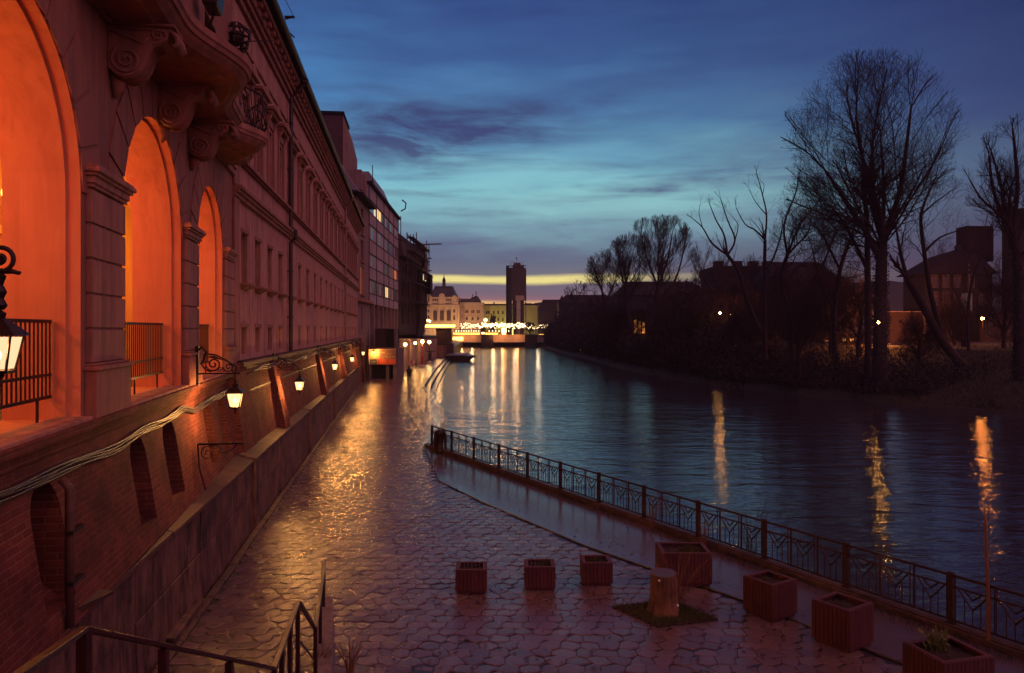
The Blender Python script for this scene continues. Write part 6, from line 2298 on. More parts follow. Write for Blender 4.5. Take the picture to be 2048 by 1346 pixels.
    net = MB()
    net.box(X(1023.5), X(1036), -1.3, -1.2, Z(600), Z(536))
    net.box(X(1036.2), X(1051), -1.4, -1.25, Z(600), Z(537))
    net.build('netting', 'scaffold_net', tw)
    sc = MB()
    for px in np.linspace(1012.5, 1052, 9):
        sc.tube([(X(px), -1.5, 3), (X(px), -1.5, Z(536 + random.uniform(-4, 2)))], 0.08, 4)
        sc.tube([(X(px), 6.5, 3), (X(px), 6.5, Z(537))], 0.08, 4)
    py = 648
    while py > 532:
        sc.box(X(1012), X(1052.5), -1.6, -0.9, Z(py), Z(py) + 0.28)
        sc.box(X(1012), X(1018.5), -1.6, 6.5, Z(py), Z(py) + 0.25)
        py -= 4.6
    for px in (1022, 1027, 1040, 1046):
        sc.tube([(X(px), -.5, Z(540)), (X(px), -.5, Z(522 + random.uniform(0, 5)))], 0.07, 4)
    sc.build('scaffold', 'scaffold_wood', tw)
    sd = MB()
    sd.box(X(1012.5), X(1024), -0.5, 6, 3, Z(537))
    sd.build('side_netting', 'dark_plaster', tw)
    MB().box(X(1031), X(1048), -2.4, -1.5, Z(601), Z(591.5)).box(X(1033), X(1041), -2.2, -1.5, 3, Z(601)).build('hoist', 'stone_pale', tw)
    fl = MB().tube([(X(1034), 2, Z(525)), (X(1034), 2, Z(513))], 0.06, 4)
    fl.build('flagpole', 'iron', tw)
    MB().hexa([(X(1032.3), 2, Z(517.5)), (X(1034), 2, Z(518)), (X(1034), 2.05, Z(518)), (X(1032.3), 2.05, Z(517.5)), (X(1032.3), 2, Z(514)), (X(1034), 2, Z(513.4)), (X(1034), 2.05, Z(513.4)), (X(1032.3), 2.05, Z(514))]).build('flag', 'dark_cloth', tw)

    # dark roofs on the right of the bridge
    def house(label, px0, px1, py_top, py_eave, Y, name='dark_house', depth=12, wall='dark_plaster', gable=True, zb=2.0):
        h = thing(name, label, 'house', ((px0 + px1 - 2048) / 2 / F * Y, Y, 0))
        w = (px1 - px0) / F * Y
        ze = EYE + (658 - py_eave) / F * Y
        zt = EYE + (658 - py_top) / F * Y
        MB().box(-w / 2, w / 2, 0, depth, zb, ze).build('wall', wall, h)
        m = MB()
        if gable:
            m.add([(-w / 2 - .4, -.5, ze), (w / 2 + .4, -.5, ze), (w / 2 + .4, depth + .5, ze), (-w / 2 - .4, depth + .5, ze), (-w / 2 + w * .14, depth / 2, zt), (w / 2 - w * .14, depth / 2, zt)],
                  [(0, 1, 5, 4), (1, 2, 5), (2, 3, 4, 5), (3, 0, 4), (0, 3, 2, 1)])
        else:
            m.box(-w / 2 - .3, w / 2 + .3, -.3, depth + .3, ze, zt)
        m.build('roof', 'roof_dark', h)
        return h, w, ze, zt
    house('dark low house with hipped roof just right of the bridge end', 1078, 1140, 598, 622, 330)
    h, w, ze, zt = house('dark house with a spired corner turret behind the first bank trees', 1118, 1235, 588, 606, 240)
    MB().lathe([(1.0, -3), (1.0, 0), (1.2, .1), (.05, 2.6)], (-w / 2 + 1.0, 1, ze), 8).build('turret', 'roof_dark', h)
    house('long dark roofed house in the trees behind the mid bank', 1235, 1420, 560, 590, 190)
    h, w, ze, zt = house('flat topped dark block with chimneys behind the leaning tree', 1432, 1560, 532, 548, 150, gable=False)
    for dx in (-.4, -.1, .15, .38):
        MB().box(w * dx - .8, w * dx + .8, 2, 4, zt, zt + 1.2).build('chimney', 'dark_plaster', h)
    house('dark broad roofed villa left of the great tree', 1545, 1680, 518, 560, 135)
    # hill of far trees at the horizon
    hl = MB()
    rr = random.Random(3)
    pts = []
    for i in range(60):
        px = 1060 + i * 18
        py = 612 - 6 * math.sin(i * .35) - rr.random() * 5 - min(40, i * 1.2)
        p = at(px, py, 620)
        pts.append(p)
    for a, c in zip(pts, pts[1:]):
        hl.hexa([(a.x, 620, 0), (c.x, 620, 0), (c.x, 700, 0), (a.x, 700, 0), (a.x, 620, a.z), (c.x, 620, c.z), (c.x, 700, c.z + 3), (a.x, 700, a.z + 3)])
    tag(hl.build('hills', 'hill'), kind='structure')


# ---------------------------------------------------------------- right bank buildings
def build_right_bank():
    # villa with lit yard wall (far right)
    Y = 108.0
    X = lambda px, YY=Y: (px - 1024) / F * YY
    Z = lambda py, YY=Y: EYE + (658 - py) / F * YY
    h = thing('gabled_house', 'large dark gabled house with pale chimney block behind the right bank trees', 'house', (X(1900), Y, 0))
    ox = X(1900)
    m = MB()
    m.box(X(1850) - ox, X(1985) - ox, 0, 6, 3.2, Z(545))
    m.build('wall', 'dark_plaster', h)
    rf = MB()
    rf.add([(X(1838) - ox, -.6, Z(548)), (X(1992) - ox, -.6, Z(548)), (X(1992) - ox, 6.6, Z(548)), (X(1838) - ox, 6.6, Z(548)), (X(1880) - ox, 3, Z(512)), (X(1965) - ox, 3, Z(486))],
           [(0, 1, 5, 4), (1, 2, 5), (2, 3, 4, 5), (3, 0, 4), (0, 3, 2, 1)])
    roof = rf.build('roof', 'roof_night', h)
    MB().box(X(1950) - ox, X(2005) - ox, 2, 4.6, Z(520), Z(448)).build('chimney_block', 'roof_night', roof)
    MB().box(X(1938) - ox, X(1944) - ox, 2.4, 3.6, Z(506), Z(486)).build('chimney', 'dark_plaster', roof)
    f = window_parts(h, 1.6, 2.6, pane_mat='lit_pane')
    f.location = (X(1922) - ox, -0.05, Z(622))
    m = MB().tube([(X(1936) - ox, -.2, Z(640)), (X(1936) - ox, -.2, Z(528))], 0.07, 6)
    m.build('downpipe', 'pipe_light', h)
    for a, z0 in ((1862, 610), (1885, 610), (1908, 612), (1862, 575), (1885, 575), (1908, 575), (1935, 575), (1958, 610)):
        f = window_parts(h, 1.0, 1.9, pane_mat='window_dark')
        f.location = (X(a) - ox, -0.03, Z(z0))
    h2 = thing('tall_house', 'tall dark house at the right edge with a sodium lamp in front', 'house', (X(2010), Y - 2, 0))
    ox2 = X(2010)
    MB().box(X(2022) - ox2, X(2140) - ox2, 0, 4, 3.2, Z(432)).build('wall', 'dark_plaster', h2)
    MB().box(X(2016) - ox2, X(2150) - ox2, -.6, 4.6, Z(432), Z(422)).build('roof', 'roof_dark', h2)
    MB().box(X(1940) - ox2, X(2060) - ox2, -0.6, -0.2, 3.2, Z(626)).build('ground_floor', 'night_wall', h2)
    for a in (1947, 1975, 1992, 2012):
        f = window_parts(h2, 1.1, 2.2, pane_mat='window_dark')
        f.location = (X(a) - ox2, -0.68, Z(672))
    t = thing('street_lamp', 'glowing sodium street lamp in front of the tall house on the right', 'street lamp', tuple(at(1965, 637, 98)), group='street lamps on the right bank')
    MB().ball((0, 0, 0), 0.23, 10, .7).build('lamp', 'lamp_sodium', t, smooth=True)
    MB().tube([(0, 0, 0.2), (0.6, 1.0, 0.5), (0.9, 1.4, 0.2), (0.9, 1.4, -3.6)], 0.06, 6).build('pole', 'iron', t)
    point('sodium_light', (0, 0, -0.5), 160, (1.0, 0.28, 0.06), 0.12, t)
    # street lamp hidden from view by the great tree, the one that lights the yard wall
    t = thing('street_lamp', 'sodium street lamp hidden behind the great tree trunk', 'street lamp', tuple(at(1757, 628, 96)), group='street lamps on the right bank')
    MB().ball((0, 0, 0), 0.23, 10, .7).build('lamp', 'lamp_sodium', t, smooth=True)
    MB().tube([(0, 0, 0.2), (0, 1.0, 0.5), (0, 1.4, 0.2), (0, 1.4, -3.6)], 0.06, 6).build('pole', 'iron', t)
    point('sodium_light', (0, 0.3, -0.5), 6500, (1.0, 0.28, 0.06), 0.12, t)
    t = thing('yard_wall', 'plastered yard wall glowing orange behind the leaning trunk', 'wall', (0, 0, 0))
    MB().box(X(1780, 106), X(1856, 106), 106, 106.4, 3.2, Z(624, 106)).build('wall_face', 'night_wall', t)
    MB().box(X(1846, 106), X(1849, 106), 105.7, 106, 3.2, Z(615, 106)).box(X(1778, 106), X(1858, 106), 105.8, 106.5, Z(624, 106), Z(622.5, 106)).build('coping', 'stone_pale', t)
    t = thing('hedge_wall', 'low pale kerb wall along the street before the houses', 'wall', (0, 0, 0))
    MB().box(X(1780, 95), X(2100, 95), 95, 95.4, 2.9, Z(690, 95) + 0.25).build('wall_face', 'concrete', t)
    # shed glow further left
    t = thing('garden_shed', 'small shed with glowing orange front low on the bank left of the great tree', 'shed', (X(1700, 118), 118, 0))
    MB().box(-4.2, 1.4, 0.1, 3, 3.0, Z(670, 118)).build('wall', 'scaffold_wood', t)
    MB().box(-1.1, 0.55, -0.05, 0.1, Z(687, 118), Z(677, 118)).build('lit_front', 'shop_glow', t)
    MB().box(-4.0, -3.4, -0.05, 0.1, Z(686, 118), Z(680, 118)).build('lit_pane', 'lit_orange', t)
    MB().box(-4.5, 1.8, -0.4, 3.4, Z(670, 118), Z(668, 118)).build('roof', 'roof_dark', t)
    # restaurant with lit tall windows at mid bank
    Yr = 150
    t = thing('lit_pavilion', 'pavilion with a glowing barred golden window on the dark mid bank', 'pavilion', (X(1280, Yr), Yr, 0))
    MB().box(-5, 3, 0.2, 6, 1.5, Z(628, Yr)).build('wall', 'dark_plaster', t)
    MB().box(-5.4, 3.4, -.4, 6.4, Z(628, Yr), Z(624, Yr)).build('roof', 'roof_dark', t)
    for dx in (-0.9, -0.1, 0.7):
        f = MB().box(dx - .22, dx + .22, 0.0, 0.2, Z(667, Yr), Z(643 + dx * 3, Yr)).build('window', 'shop_glow', t)
        MB().box(dx - .36, dx + .36, -.05, 0, Z(655, Yr), Z(654, Yr)).box(dx - .03, dx + .03, -.05, 0, Z(668, Yr), Z(640, Yr)).build('bars', 'iron', f)
    point('pavilion_light', (0, -1.5, Z(650, Yr)), 160, (1.0, 0.42, 0.1), 0.3, t)
    # orange-lit ivy wall higher up
    Yw = 128
    t = thing('lit_facade', 'house front glowing orange through foliage behind the leaning tree', 'house', (X(1470, Yw), Yw, 0))
    MB().box(X(1425, Yw) - X(1470, Yw), X(1520, Yw) - X(1470, Yw), 0.3, 8, 2.5, Z(585, Yw)).build('wall', 'night_wall', t)
    MB().box(X(1420, Yw) - X(1470, Yw), X(1525, Yw) - X(1470, Yw), -.2, 8.4, Z(585, Yw), Z(580, Yw)).build('roof', 'roof_dark', t)
    point('facade_lamp', (X(1462, Yw) - X(1470, Yw), -2.0, Z(612, Yw)), 420, (1.0, 0.30, 0.08), 0.3, t)
    # small distant lamps
    for k, (px, py, YY, mat, r, en, lab) in enumerate([(1535, 601, 120, 'bulb_orange', .16, 0, 'tiny warm lamp right of the leaning trunk'),
                                                (1757, 645, 61.5, 'lamp_gold', .09, 0, 'pinpoint warm lamp in front of the great trunk'),
                                                (1236, 650, 170, 'lamp_cool', .17, 0, 'faint cool lamp at the left of the pavilion'),
                                                (1241, 655, 170, 'lamp_cool', .26, 0, 'brightest cool white lamp left of the glowing pavilion'),
                                                (1253, 648, 160, 'bulb_orange', .22, 0, 'small amber lamp beside the glowing pavilion'),
                                                (1425, 619, 140, 'lamp_cool', .12, 0, 'tiny white lamp left of the glowing foliage'),
                                                (1162, 700, 170, 'bulb_orange', .15, 0, 'tiny amber lamp low among the reeds near the bridge')]):
        t = thing('garden_lamp', lab, 'lamp', tuple(at(px, py, YY)), group='small lamps on the right bank')
        MB().ball((0, 0, 0), r, 8).build('bulb', mat, t, smooth=True)
        MB().tube([(0, 0.05, -r), (0, 0.05, -2.5)], 0.04, 4).build('pole', 'iron', t)
    # two lamps hidden by branches whose reflections sparkle on the river
    for k, (px, py, YY) in enumerate([(1440, 600, 96), (1461, 604, 100)]):
        t = thing('street_lamp', ['bare bulb street lamp in the bushes below the glowing foliage', 'bare bulb street lamp right of the first in the bushes'][k], 'street lamp', tuple(at(px, py + 26, YY)), group='street lamps on the right bank')
        MB().ball((0, 0, 0), 0.11, 8).build('bulb', 'lamp_gold', t, smooth=True)
        MB().tube([(0, 0.1, -.1), (0, 0.1, -4)], 0.05, 5).build('pole', 'iron', t)


# ---------------------------------------------------------------- trees
def make_tree(label, Y, base_px, stems_px, crown, dens, seed, r_base=0.5, ivy=0, name='bare_tree', spreadY=0.75, group='bare trees on the right bank',
              zbase=None, crook=0.1, up=0.35, levels=4, ang=0.5, len1=None, twig_r=None, limbs=14, low=0.35):
    """crown: rows (py, px_left, px_right) of the crown outline at depth Y; stems: polylines in pixels.
    limbs spring from the stems and run out to the crown outline, each splitting into ever finer upswept branches"""
    rr = random.Random(seed)
    b = at(base_px[0], base_px[1], Y)
    if zbase is not None:
        b.z = zbase
    px = Y / F
    tr = twig_r if twig_r else max(0.008, 0.22 * px)
    r_base *= 0.7
    rows = sorted(crown)
    zs = np.array([at(0, r[0], Y).z for r in rows])[::-1]
    cs = np.array([((r[1] + r[2]) / 2 - 1024) * px for r in rows])[::-1]
    ws = np.array([(r[2] - r[1]) / 2 * px for r in rows])[::-1]
    ztop, zlow = zs[-1], zs[0]
    lobes = [(rr.random() * 6.28, rr.randint(3, 9), rr.uniform(.02, .07)) for _ in range(4)]

    def inside(p):
        if p.z > ztop:
            return False
        z = max(p.z, zlow)
        c, w = float(np.interp(z, zs, cs)), float(np.interp(z, zs, ws))
        dx, dy = p.x - c, (p.y - Y) / spreadY
        a = math.atan2(dy, dx)
        k = 1 + sum(m * math.sin(n * a + p.z * 0.5 * n / 3 + f) for f, n, m in lobes)
        return dx * dx + dy * dy < (w * k) ** 2

    trunk, crown_m = MB(), MB()
    H = ztop - zlow
    L1 = len1 or H * 1.1
    thick = []

    def emit_tube(pts, rs):
        pts = [p - b for p in pts]
        if rs[0] > r_base * 0.13:
            trunk.tube(pts, rs, 8 if rs[0] > r_base * .3 else 6, closed=False)
        else:
            crown_m.tube(pts, rs, 4 if rs[0] > 2.2 * tr else 3, closed=False)

    def branch(p, d, length, r, lv):
        n = max(2, int(length / (0.8 if lv <= 1 else 0.5 if lv == 2 else 0.34)))
        n = min(n, 16)
        st = length / n
        pts, rs = [p.copy()], [r]
        d = d.normalized()
        for i in range(n):
            g = Vector((rr.gauss(0, 1), rr.gauss(0, 1), rr.gauss(0, 1))) * crook * (1.2 if lv > 1 else 1)
            d = (d + g + Vector((0, 0, up * st / max(length, .5) * (0.3 if lv == 1 else 0.8 if lv == 2 else 1.1)))).normalized()
            q = pts[-1] + d * st
            if lv >= 1 and not inside(q) and i > 0:
                break
            pts.append(q)
            f = (i + 1) / n
            rs.append(max(tr * .55, r * (1 - 0.8 * f)))
        if len(pts) < 2:
            return
        emit_tube(pts, rs)
        if lv >= levels:
            return
        real = st * (len(pts) - 1)
        sp = {1: .55, 2: .36, 3: .26}.get(lv, .5) / dens
        sp *= max(1.0, H / 14)
        t = real * (0.16 if lv == 1 else 0.12) + sp * rr.random()
        side = rr.random() * 6.28
        while t < real:
            k = min(len(pts) - 2, int(t / st))
            f = t / st - k
            c = pts[k].lerp(pts[k + 1], f)
            dd = (pts[k + 1] - pts[k]).normalized()
            ax = dd.cross(Vector((0, 0, 1)) if abs(dd.z) < .9 else Vector((1, 0, 0))).normalized()
            side += 2.4 + rr.gauss(0, .5)
            perp = ax * math.cos(side) + dd.cross(ax) * math.sin(side)
            a = ang * (0.8 + 0.5 * rr.random())
            nd = dd * math.cos(a) + perp * math.sin(a) + Vector((0, 0, 0.12))
            rem = 1 - t / real
            if lv == 1:
                l = (0.18 + 0.42 * rem) * L1 * (0.45 + 0.4 * rr.random())
            elif lv == 2:
                l = (0.25 + 0.75 * rem) * real * (0.4 + 0.4 * rr.random())
                l = max(l, 0.5)
            else:
                l = max(0.25, (0.3 + 0.5 * rr.random()) * min(real, 1.3))
            rc = rs[min(k, len(rs) - 1)] * (0.5 if lv < 3 else 0.6)
            branch(c, nd, l, max(tr * .7, rc), lv + 1)
            t += sp * (0.6 + 0.8 * rr.random())
        # forked tip
        if lv < levels and len(pts) > 2:
            for q in range(2):
                nd = (pts[-1] - pts[-2]).normalized() + Vector((rr.gauss(0, .3), rr.gauss(0, .3), rr.gauss(0, .2) + .1))
                branch(pts[-1], nd, max(.3, real * .22), max(tr * .7, rs[-1] * .8), min(levels, lv + 2))

    # stems
    stems = []
    for si, stp in enumerate(stems_px):
        pts = [Vector(at(q[0], q[1], Y)) + Vector((0, q[2] if len(q) > 2 else 0, 0)) for q in stp]
        if si == 0:
            pts = [b.copy()] + pts
        # smooth resample
        res = []
        for i in range(len(pts) - 1):
            p0 = pts[max(0, i - 1)]
            p1, p2 = pts[i], pts[i + 1]
            p3 = pts[min(len(pts) - 1, i + 2)]
            for k in range(4):
                t = k / 4
                res.append(0.5 * ((2 * p1) + (p2 - p0) * t + (2 * p0 - 5 * p1 + 4 * p2 - p3) * t * t + (3 * p1 - p0 - 3 * p2 + p3) * t ** 3))
        res.append(pts[-1])
        stems.append(res)
    rad0 = []
    for si, res in enumerate(stems):
        n = len(res)
        if si == 0:
            r0, r1 = r_base, r_base * (0.6 if len(stems) > 1 else 0.3)
        else:
            best, bd = None, 1e9
            for sj in range(si):
                for k, q in enumerate(stems[sj]):
                    dd = (q - res[0]).length
                    if dd < bd:
                        bd, best = dd, rad0[sj][k]
            r0, r1 = best * 0.7, best * 0.22
        rs = [r0 + (r1 - r0) * (i / (n - 1)) ** 1.1 for i in range(n)]
        if si == 0:
            rs[0] *= 1.35
            rs[1] *= 1.1
        rad0.append(rs)
        trunk.tube([p - b for p in res], rs, 10 if r0 > .3 else 7, closed=False)
        thick.append((res, rs))
    # limbs from the stems
    tot = sum(1 for _ in stems)
    for si, (res, rs) in enumerate(thick):
        cand = [k for k in range(1, len(res) - 1) if res[k].z > zlow - low * H]
        n = max(2, int(limbs / tot)) if cand else 0
        az = rr.random() * 6.28
        for j in range(n):
            k = cand[min(len(cand) - 1, int((j + rr.random()) / n * len(cand)))]
            dd = (res[k + 1] - res[k]).normalized()
            az += 2.4 + rr.gauss(0, .35)
            out = Vector((math.cos(az), math.sin(az) * spreadY, 0))
            a = ang * (0.8 + 1.1 * rr.random() * (1 - 0.55 * k / len(res)))
            nd = dd * math.cos(a) + out * math.sin(a) + Vector((0, 0, .08))
            branch(res[k].copy(), nd, L1 * (0.75 + 0.5 * rr.random()), rs[k] * (0.17 + 0.13 * rr.random()), 1)
        # the stem carries on as limbs
        for q in range(3):
            nd = (res[-1] - res[-2]).normalized() + Vector((rr.gauss(0, .22), rr.gauss(0, .22), .1))
            branch(res[-1].copy(), nd, L1 * (0.7 + 0.4 * rr.random()), rs[-1] * (.7 if q == 0 else .45), 1)
    root = thing(name, label, 'tree', tuple(b), group=group)
    trunk.build('trunk', 'bark', root, smooth=True)
    crown_m.build('crown', 'twig', root)
    if ivy:
        m = MB()
        for res, rs in thick:
            for k in range(len(res) - 1):
                if res[k].z > b.z + ivy:
                    continue
                seg = (res[k + 1] - res[k]).length
                for i in range(int(150 * seg * rs[k])):
                    a = rr.random() * 6.28
                    R_ = rs[k] * (1.0 + 0.3 * rr.random() ** 2) + 0.05
                    c = res[k].lerp(res[k + 1], rr.random()) - b + Vector((R_ * math.cos(a), R_ * math.sin(a), 0))
                    u = Vector((rr.gauss(0, 1), rr.gauss(0, 1), rr.gauss(0, 1))).normalized() * 0.1
                    v = Vector((rr.gauss(0, 1), rr.gauss(0, 1), rr.gauss(0, 1))).normalized() * 0.08
                    m.quad(c - u, c + v, c + u, c - v)
        m.build('ivy', 'ivy', root)
    return root


def build_trees():
    make_tree('largest bare tree with a tall vase shaped crown and ivy clad trunk', 66, (1762, 800), [[(1760, 700), (1762, 560), (1765, 480)], [(1765, 480), (1742, 400), (1722, 300), (1712, 230)], [(1765, 480), (1798, 390), (1812, 300), (1822, 215)],
              [(1762, 520), (1735, 470), (1690, 400), (1650, 340)], [(1765, 470), (1768, 380), (1760, 260)]],
              [(104, 1715, 1745), (112, 1670, 1800), (128, 1648, 1850), (165, 1622, 1882), (215, 1588, 1900), (270, 1576, 1926), (330, 1578, 1908), (380, 1572, 1885), (430, 1600, 1850), (465, 1660, 1820)],
              1.05, 21, r_base=0.95, ivy=19, name='great_tree', zbase=-0.6, crook=.07, up=.2, ang=.74, limbs=42, len1=15, low=.1)
    make_tree('slender bare tree with one straight stem close left of the great tree', 70, (1736, 790), [[(1736, 650), (1735, 520), (1733, 430), (1725, 360)], [(1735, 540), (1690, 450), (1650, 400)]],
              [(350, 1600, 1735), (380, 1565, 1740), (420, 1560, 1740), (470, 1600, 1760), (520, 1640, 1740)], 1.2, 22, r_base=0.45, zbase=-0.4, len1=8, limbs=24, crook=.12, ang=.7)
    make_tree('sparse bare tree leaning left with crooked antler like limbs', 88, (1556, 770), [[(1535, 690), (1510, 640), (1490, 590), (1478, 545), (1455, 510)], [(1455, 510), (1425, 488), (1405, 455), (1385, 437)], [(1405, 455), (1398, 425), (1402, 402)],
              [(1455, 510), (1448, 470), (1432, 440), (1420, 410)], [(1455, 510), (1470, 480), (1455, 440), (1441, 397)], [(1470, 480), (1476, 450), (1462, 430)]],
              [(395, 1395, 1480), (410, 1385, 1480), (440, 1380, 1500), (480, 1395, 1490), (500, 1430, 1490)], .6, 23, r_base=0.46, zbase=0.0, crook=.2, levels=3, len1=2.6, limbs=10, ang=.6)
    make_tree('sparse bare tree with one upright stem forking into bare arms', 84, (1530, 770), [[(1529, 640), (1529, 540), (1530, 480)], [(1530, 480), (1533, 430), (1525, 390), (1513, 345)], [(1533, 430), (1512, 405), (1498, 378)],
              [(1530, 480), (1510, 460), (1490, 448), (1472, 415)], [(1525, 390), (1528, 370), (1520, 360)], [(1529, 540), (1545, 520), (1562, 470), (1565, 440)]],
              [(345, 1500, 1530), (390, 1470, 1570), (430, 1465, 1580), (480, 1490, 1570)], .6, 24, r_base=0.4, zbase=0.2, crook=.2, levels=3, len1=2.6, limbs=10, ang=.6)
    make_tree('twisted bare tree with wide tangled branches left of the great tree', 78, (1585, 775), [[(1580, 640), (1562, 560), (1575, 510)], [(1575, 510), (1600, 450), (1640, 400)], [(1575, 510), (1568, 450), (1590, 390), (1598, 350)], [(1580, 620), (1640, 540), (1665, 480)]],
              [(345, 1580, 1620), (395, 1560, 1660), (430, 1540, 1700), (480, 1530, 1720), (540, 1550, 1720)], 1.35, 25, r_base=0.45, zbase=0.2, crook=.17, len1=7, limbs=34, ang=.8, up=.15)
    make_tree('crooked bare tree filling the gap under the great crown', 82, (1672, 775), [[(1668, 640), (1680, 540), (1700, 480)], [(1680, 540), (1645, 470), (1620, 440)], [(1668, 620), (1640, 560), (1625, 500)]],
              [(410, 1600, 1740), (450, 1580, 1760), (540, 1600, 1760), (600, 1620, 1740)], 1.35, 26, r_base=0.42, zbase=0.4, crook=.17, len1=7, limbs=34, ang=.85, up=.15, ivy=6)
    make_tree('bare tree with heavy trunk leaning left, right of the great tree', 72, (1985, 785), [[(1940, 745), (1890, 690), (1850, 620), (1815, 560)], [(1815, 560), (1800, 500), (1790, 440)], [(1890, 690), (1862, 590), (1848, 500), (1842, 430), (1862, 375)],
              [(1848, 505), (1880, 475), (1922, 460)], [(1842, 430), (1870, 405), (1905, 380)]],
              [(330, 1850, 1890), (370, 1825, 1930), (420, 1785, 1935), (480, 1775, 1930)], 1.0, 27, r_base=0.7, zbase=0.0, crook=.13, len1=5.5, limbs=30, ang=.7)
    make_tree('big dark tree trunk at the right edge with branching upright crown', 64, (2040, 790), [[(2038, 650), (2036, 540), (2025, 460)], [(2025, 460), (2000, 420), (1985, 370), (1978, 310)], [(2025, 460), (2035, 380), (2030, 300), (2025, 255)], [(2005, 430), (1965, 400), (1937, 355)]],
              [(238, 1995, 2090), (280, 1965, 2110), (340, 1945, 2120), (400, 1925, 2120), (450, 1950, 2100)], 1.15, 28, r_base=0.75, zbase=-0.2, ivy=12, crook=.12, len1=7, limbs=34, ang=.65)
    make_tree('thin bare tree in front of the tall lit house on the right', 80, (1940, 760), [[(1935, 640), (1945, 560), (1975, 480)], [(1935, 640), (1900, 560)]],
              [(430, 1930, 2010), (500, 1900, 2010), (560, 1890, 1990)], .9, 29, r_base=0.28, zbase=0.8, crook=.14, len1=4, limbs=10)
    make_tree('tall round crowned bare willow on the mid bank', 118, (1300, 735), [[(1302, 660), (1310, 610), (1316, 575)], [(1316, 575), (1295, 520), (1282, 470)], [(1316, 575), (1335, 520), (1345, 465)], [(1316, 575), (1318, 500)], [(1310, 610), (1350, 560), (1368, 500)]],
              [(430, 1300, 1355), (440, 1272, 1372), (455, 1264, 1382), (490, 1260, 1388), (530, 1266, 1384), (575, 1285, 1360)], 1.25, 31, r_base=0.7, zbase=0.3, crook=.1, up=.4, len1=9, limbs=22)
    make_tree('bushy bare tree with slanting crown left of the round willow', 128, (1265, 728), [[(1262, 660), (1255, 610), (1250, 580)], [(1250, 580), (1238, 520)], [(1255, 610), (1280, 545)], [(1250, 580), (1262, 520)]],
              [(468, 1240, 1280), (480, 1222, 1292), (500, 1212, 1302), (540, 1208, 1305), (580, 1210, 1300), (605, 1225, 1290)], 1.2, 32, r_base=0.55, zbase=0.3, crook=.1, up=.35, len1=8, limbs=20)
    make_tree('low spreading bare tree at the left end of the mid bank trees', 140, (1222, 718), [[(1220, 660), (1210, 610), (1205, 585)], [(1210, 610), (1230, 560)], [(1205, 585), (1190, 550)]],
              [(498, 1195, 1235), (515, 1178, 1245), (550, 1168, 1252), (590, 1178, 1248), (610, 1195, 1240)], 1.2, 33, r_base=0.55, zbase=0.2, crook=.12, up=.3, len1=8, limbs=18, ang=.6)
    make_tree('small bare tree over the dark house near the bridge', 190, (1155, 690), [[(1153, 640), (1150, 605)], [(1150, 605), (1165, 580)]],
              [(560, 1140, 1165), (580, 1122, 1188), (610, 1125, 1185)], .7, 34, r_base=0.4, zbase=0.5, crook=.14, len1=6, limbs=12, twig_r=.05, ang=.65)
    make_tree('feathery bare tree between the round willow and the leaning tree', 130, (1412, 735), [[(1412, 640), (1410, 590)], [(1412, 620), (1440, 560)], [(1410, 590), (1400, 540)]],
              [(478, 1392, 1430), (500, 1382, 1455), (540, 1382, 1468), (590, 1388, 1465)], 1.1, 35, r_base=0.4, zbase=0.8, len1=7, limbs=16, up=.5, crook=.1)
    make_tree('faint bare tree standing behind the upright forked tree', 150, (1500, 720), [[(1500, 620), (1498, 570)]],
              [(508, 1480, 1520), (530, 1468, 1542), (580, 1472, 1538)], 1.1, 36, r_base=0.35, zbase=2, len1=7, limbs=12, up=.5)
    make_tree('small bare tree behind the ridge of the gabled house', 130, (1880, 640), [[(1880, 580), (1880, 530)]],
              [(470, 1860, 1900), (500, 1842, 1908), (530, 1850, 1900)], .7, 37, r_base=0.25, zbase=3.6, len1=5, limbs=12)
    make_tree('broad dark bare tree low on the bank before the lit facade', 112, (1385, 750), [[(1388, 690), (1395, 640)], [(1395, 640), (1380, 600)], [(1395, 640), (1420, 600)]],
              [(555, 1360, 1430), (590, 1340, 1450), (650, 1335, 1455), (690, 1350, 1440)], .85, 38, r_base=0.4, zbase=0.3, len1=7, limbs=20, ang=.7, up=.3)
    make_tree('dark bare bushy tree low on the bank right of the pavilion', 105, (1330, 752), [[(1330, 700), (1326, 650)], [(1326, 650), (1345, 610)]],
              [(585, 1305, 1365), (620, 1295, 1380), (680, 1300, 1370)], .8, 39, r_base=0.35, zbase=0.3, len1=6, limbs=18, ang=.7, up=.3)
    make_tree('dark bushy bare tree low on the bank left of the pavilion', 145, (1190, 716), [[(1190, 680), (1186, 640)], [(1186, 640), (1205, 610)]],
              [(590, 1165, 1210), (620, 1150, 1225), (670, 1150, 1225)], .8, 46, r_base=0.35, zbase=0.3, len1=6, limbs=18, ang=.7, up=.3)
    make_tree('dark bare bushy tree under the leaning antler tree', 98, (1460, 760), [[(1462, 710), (1470, 660)], [(1470, 660), (1450, 630)]],
              [(610, 1425, 1500), (650, 1410, 1520), (710, 1420, 1510)], .8, 47, r_base=0.35, zbase=0.3, len1=5, limbs=18, ang=.7, up=.3)
    for k, (px, Y_, top, w, base) in enumerate([(1600, 74, 560, 62, 790), (1660, 92, 520, 60, 765), (1720, 86, 545, 62, 775), (1545, 102, 540, 66, 760), (1868, 84, 625, 26, 775), (1905, 92, 560, 36, 768), (1925, 86, 575, 20, 772),
                                                (2010, 80, 500, 60, 780), (1640, 112, 500, 80, 745), (1840, 76, 620, 46, 785), (1500, 92, 590, 56, 765), (1420, 100, 575, 60, 757), (1370, 122, 560, 60, 740),
                                                (1455, 116, 520, 62, 748), (1585, 96, 505, 64, 768), (1690, 100, 500, 70, 768), (1250, 132, 600, 60, 732)]):
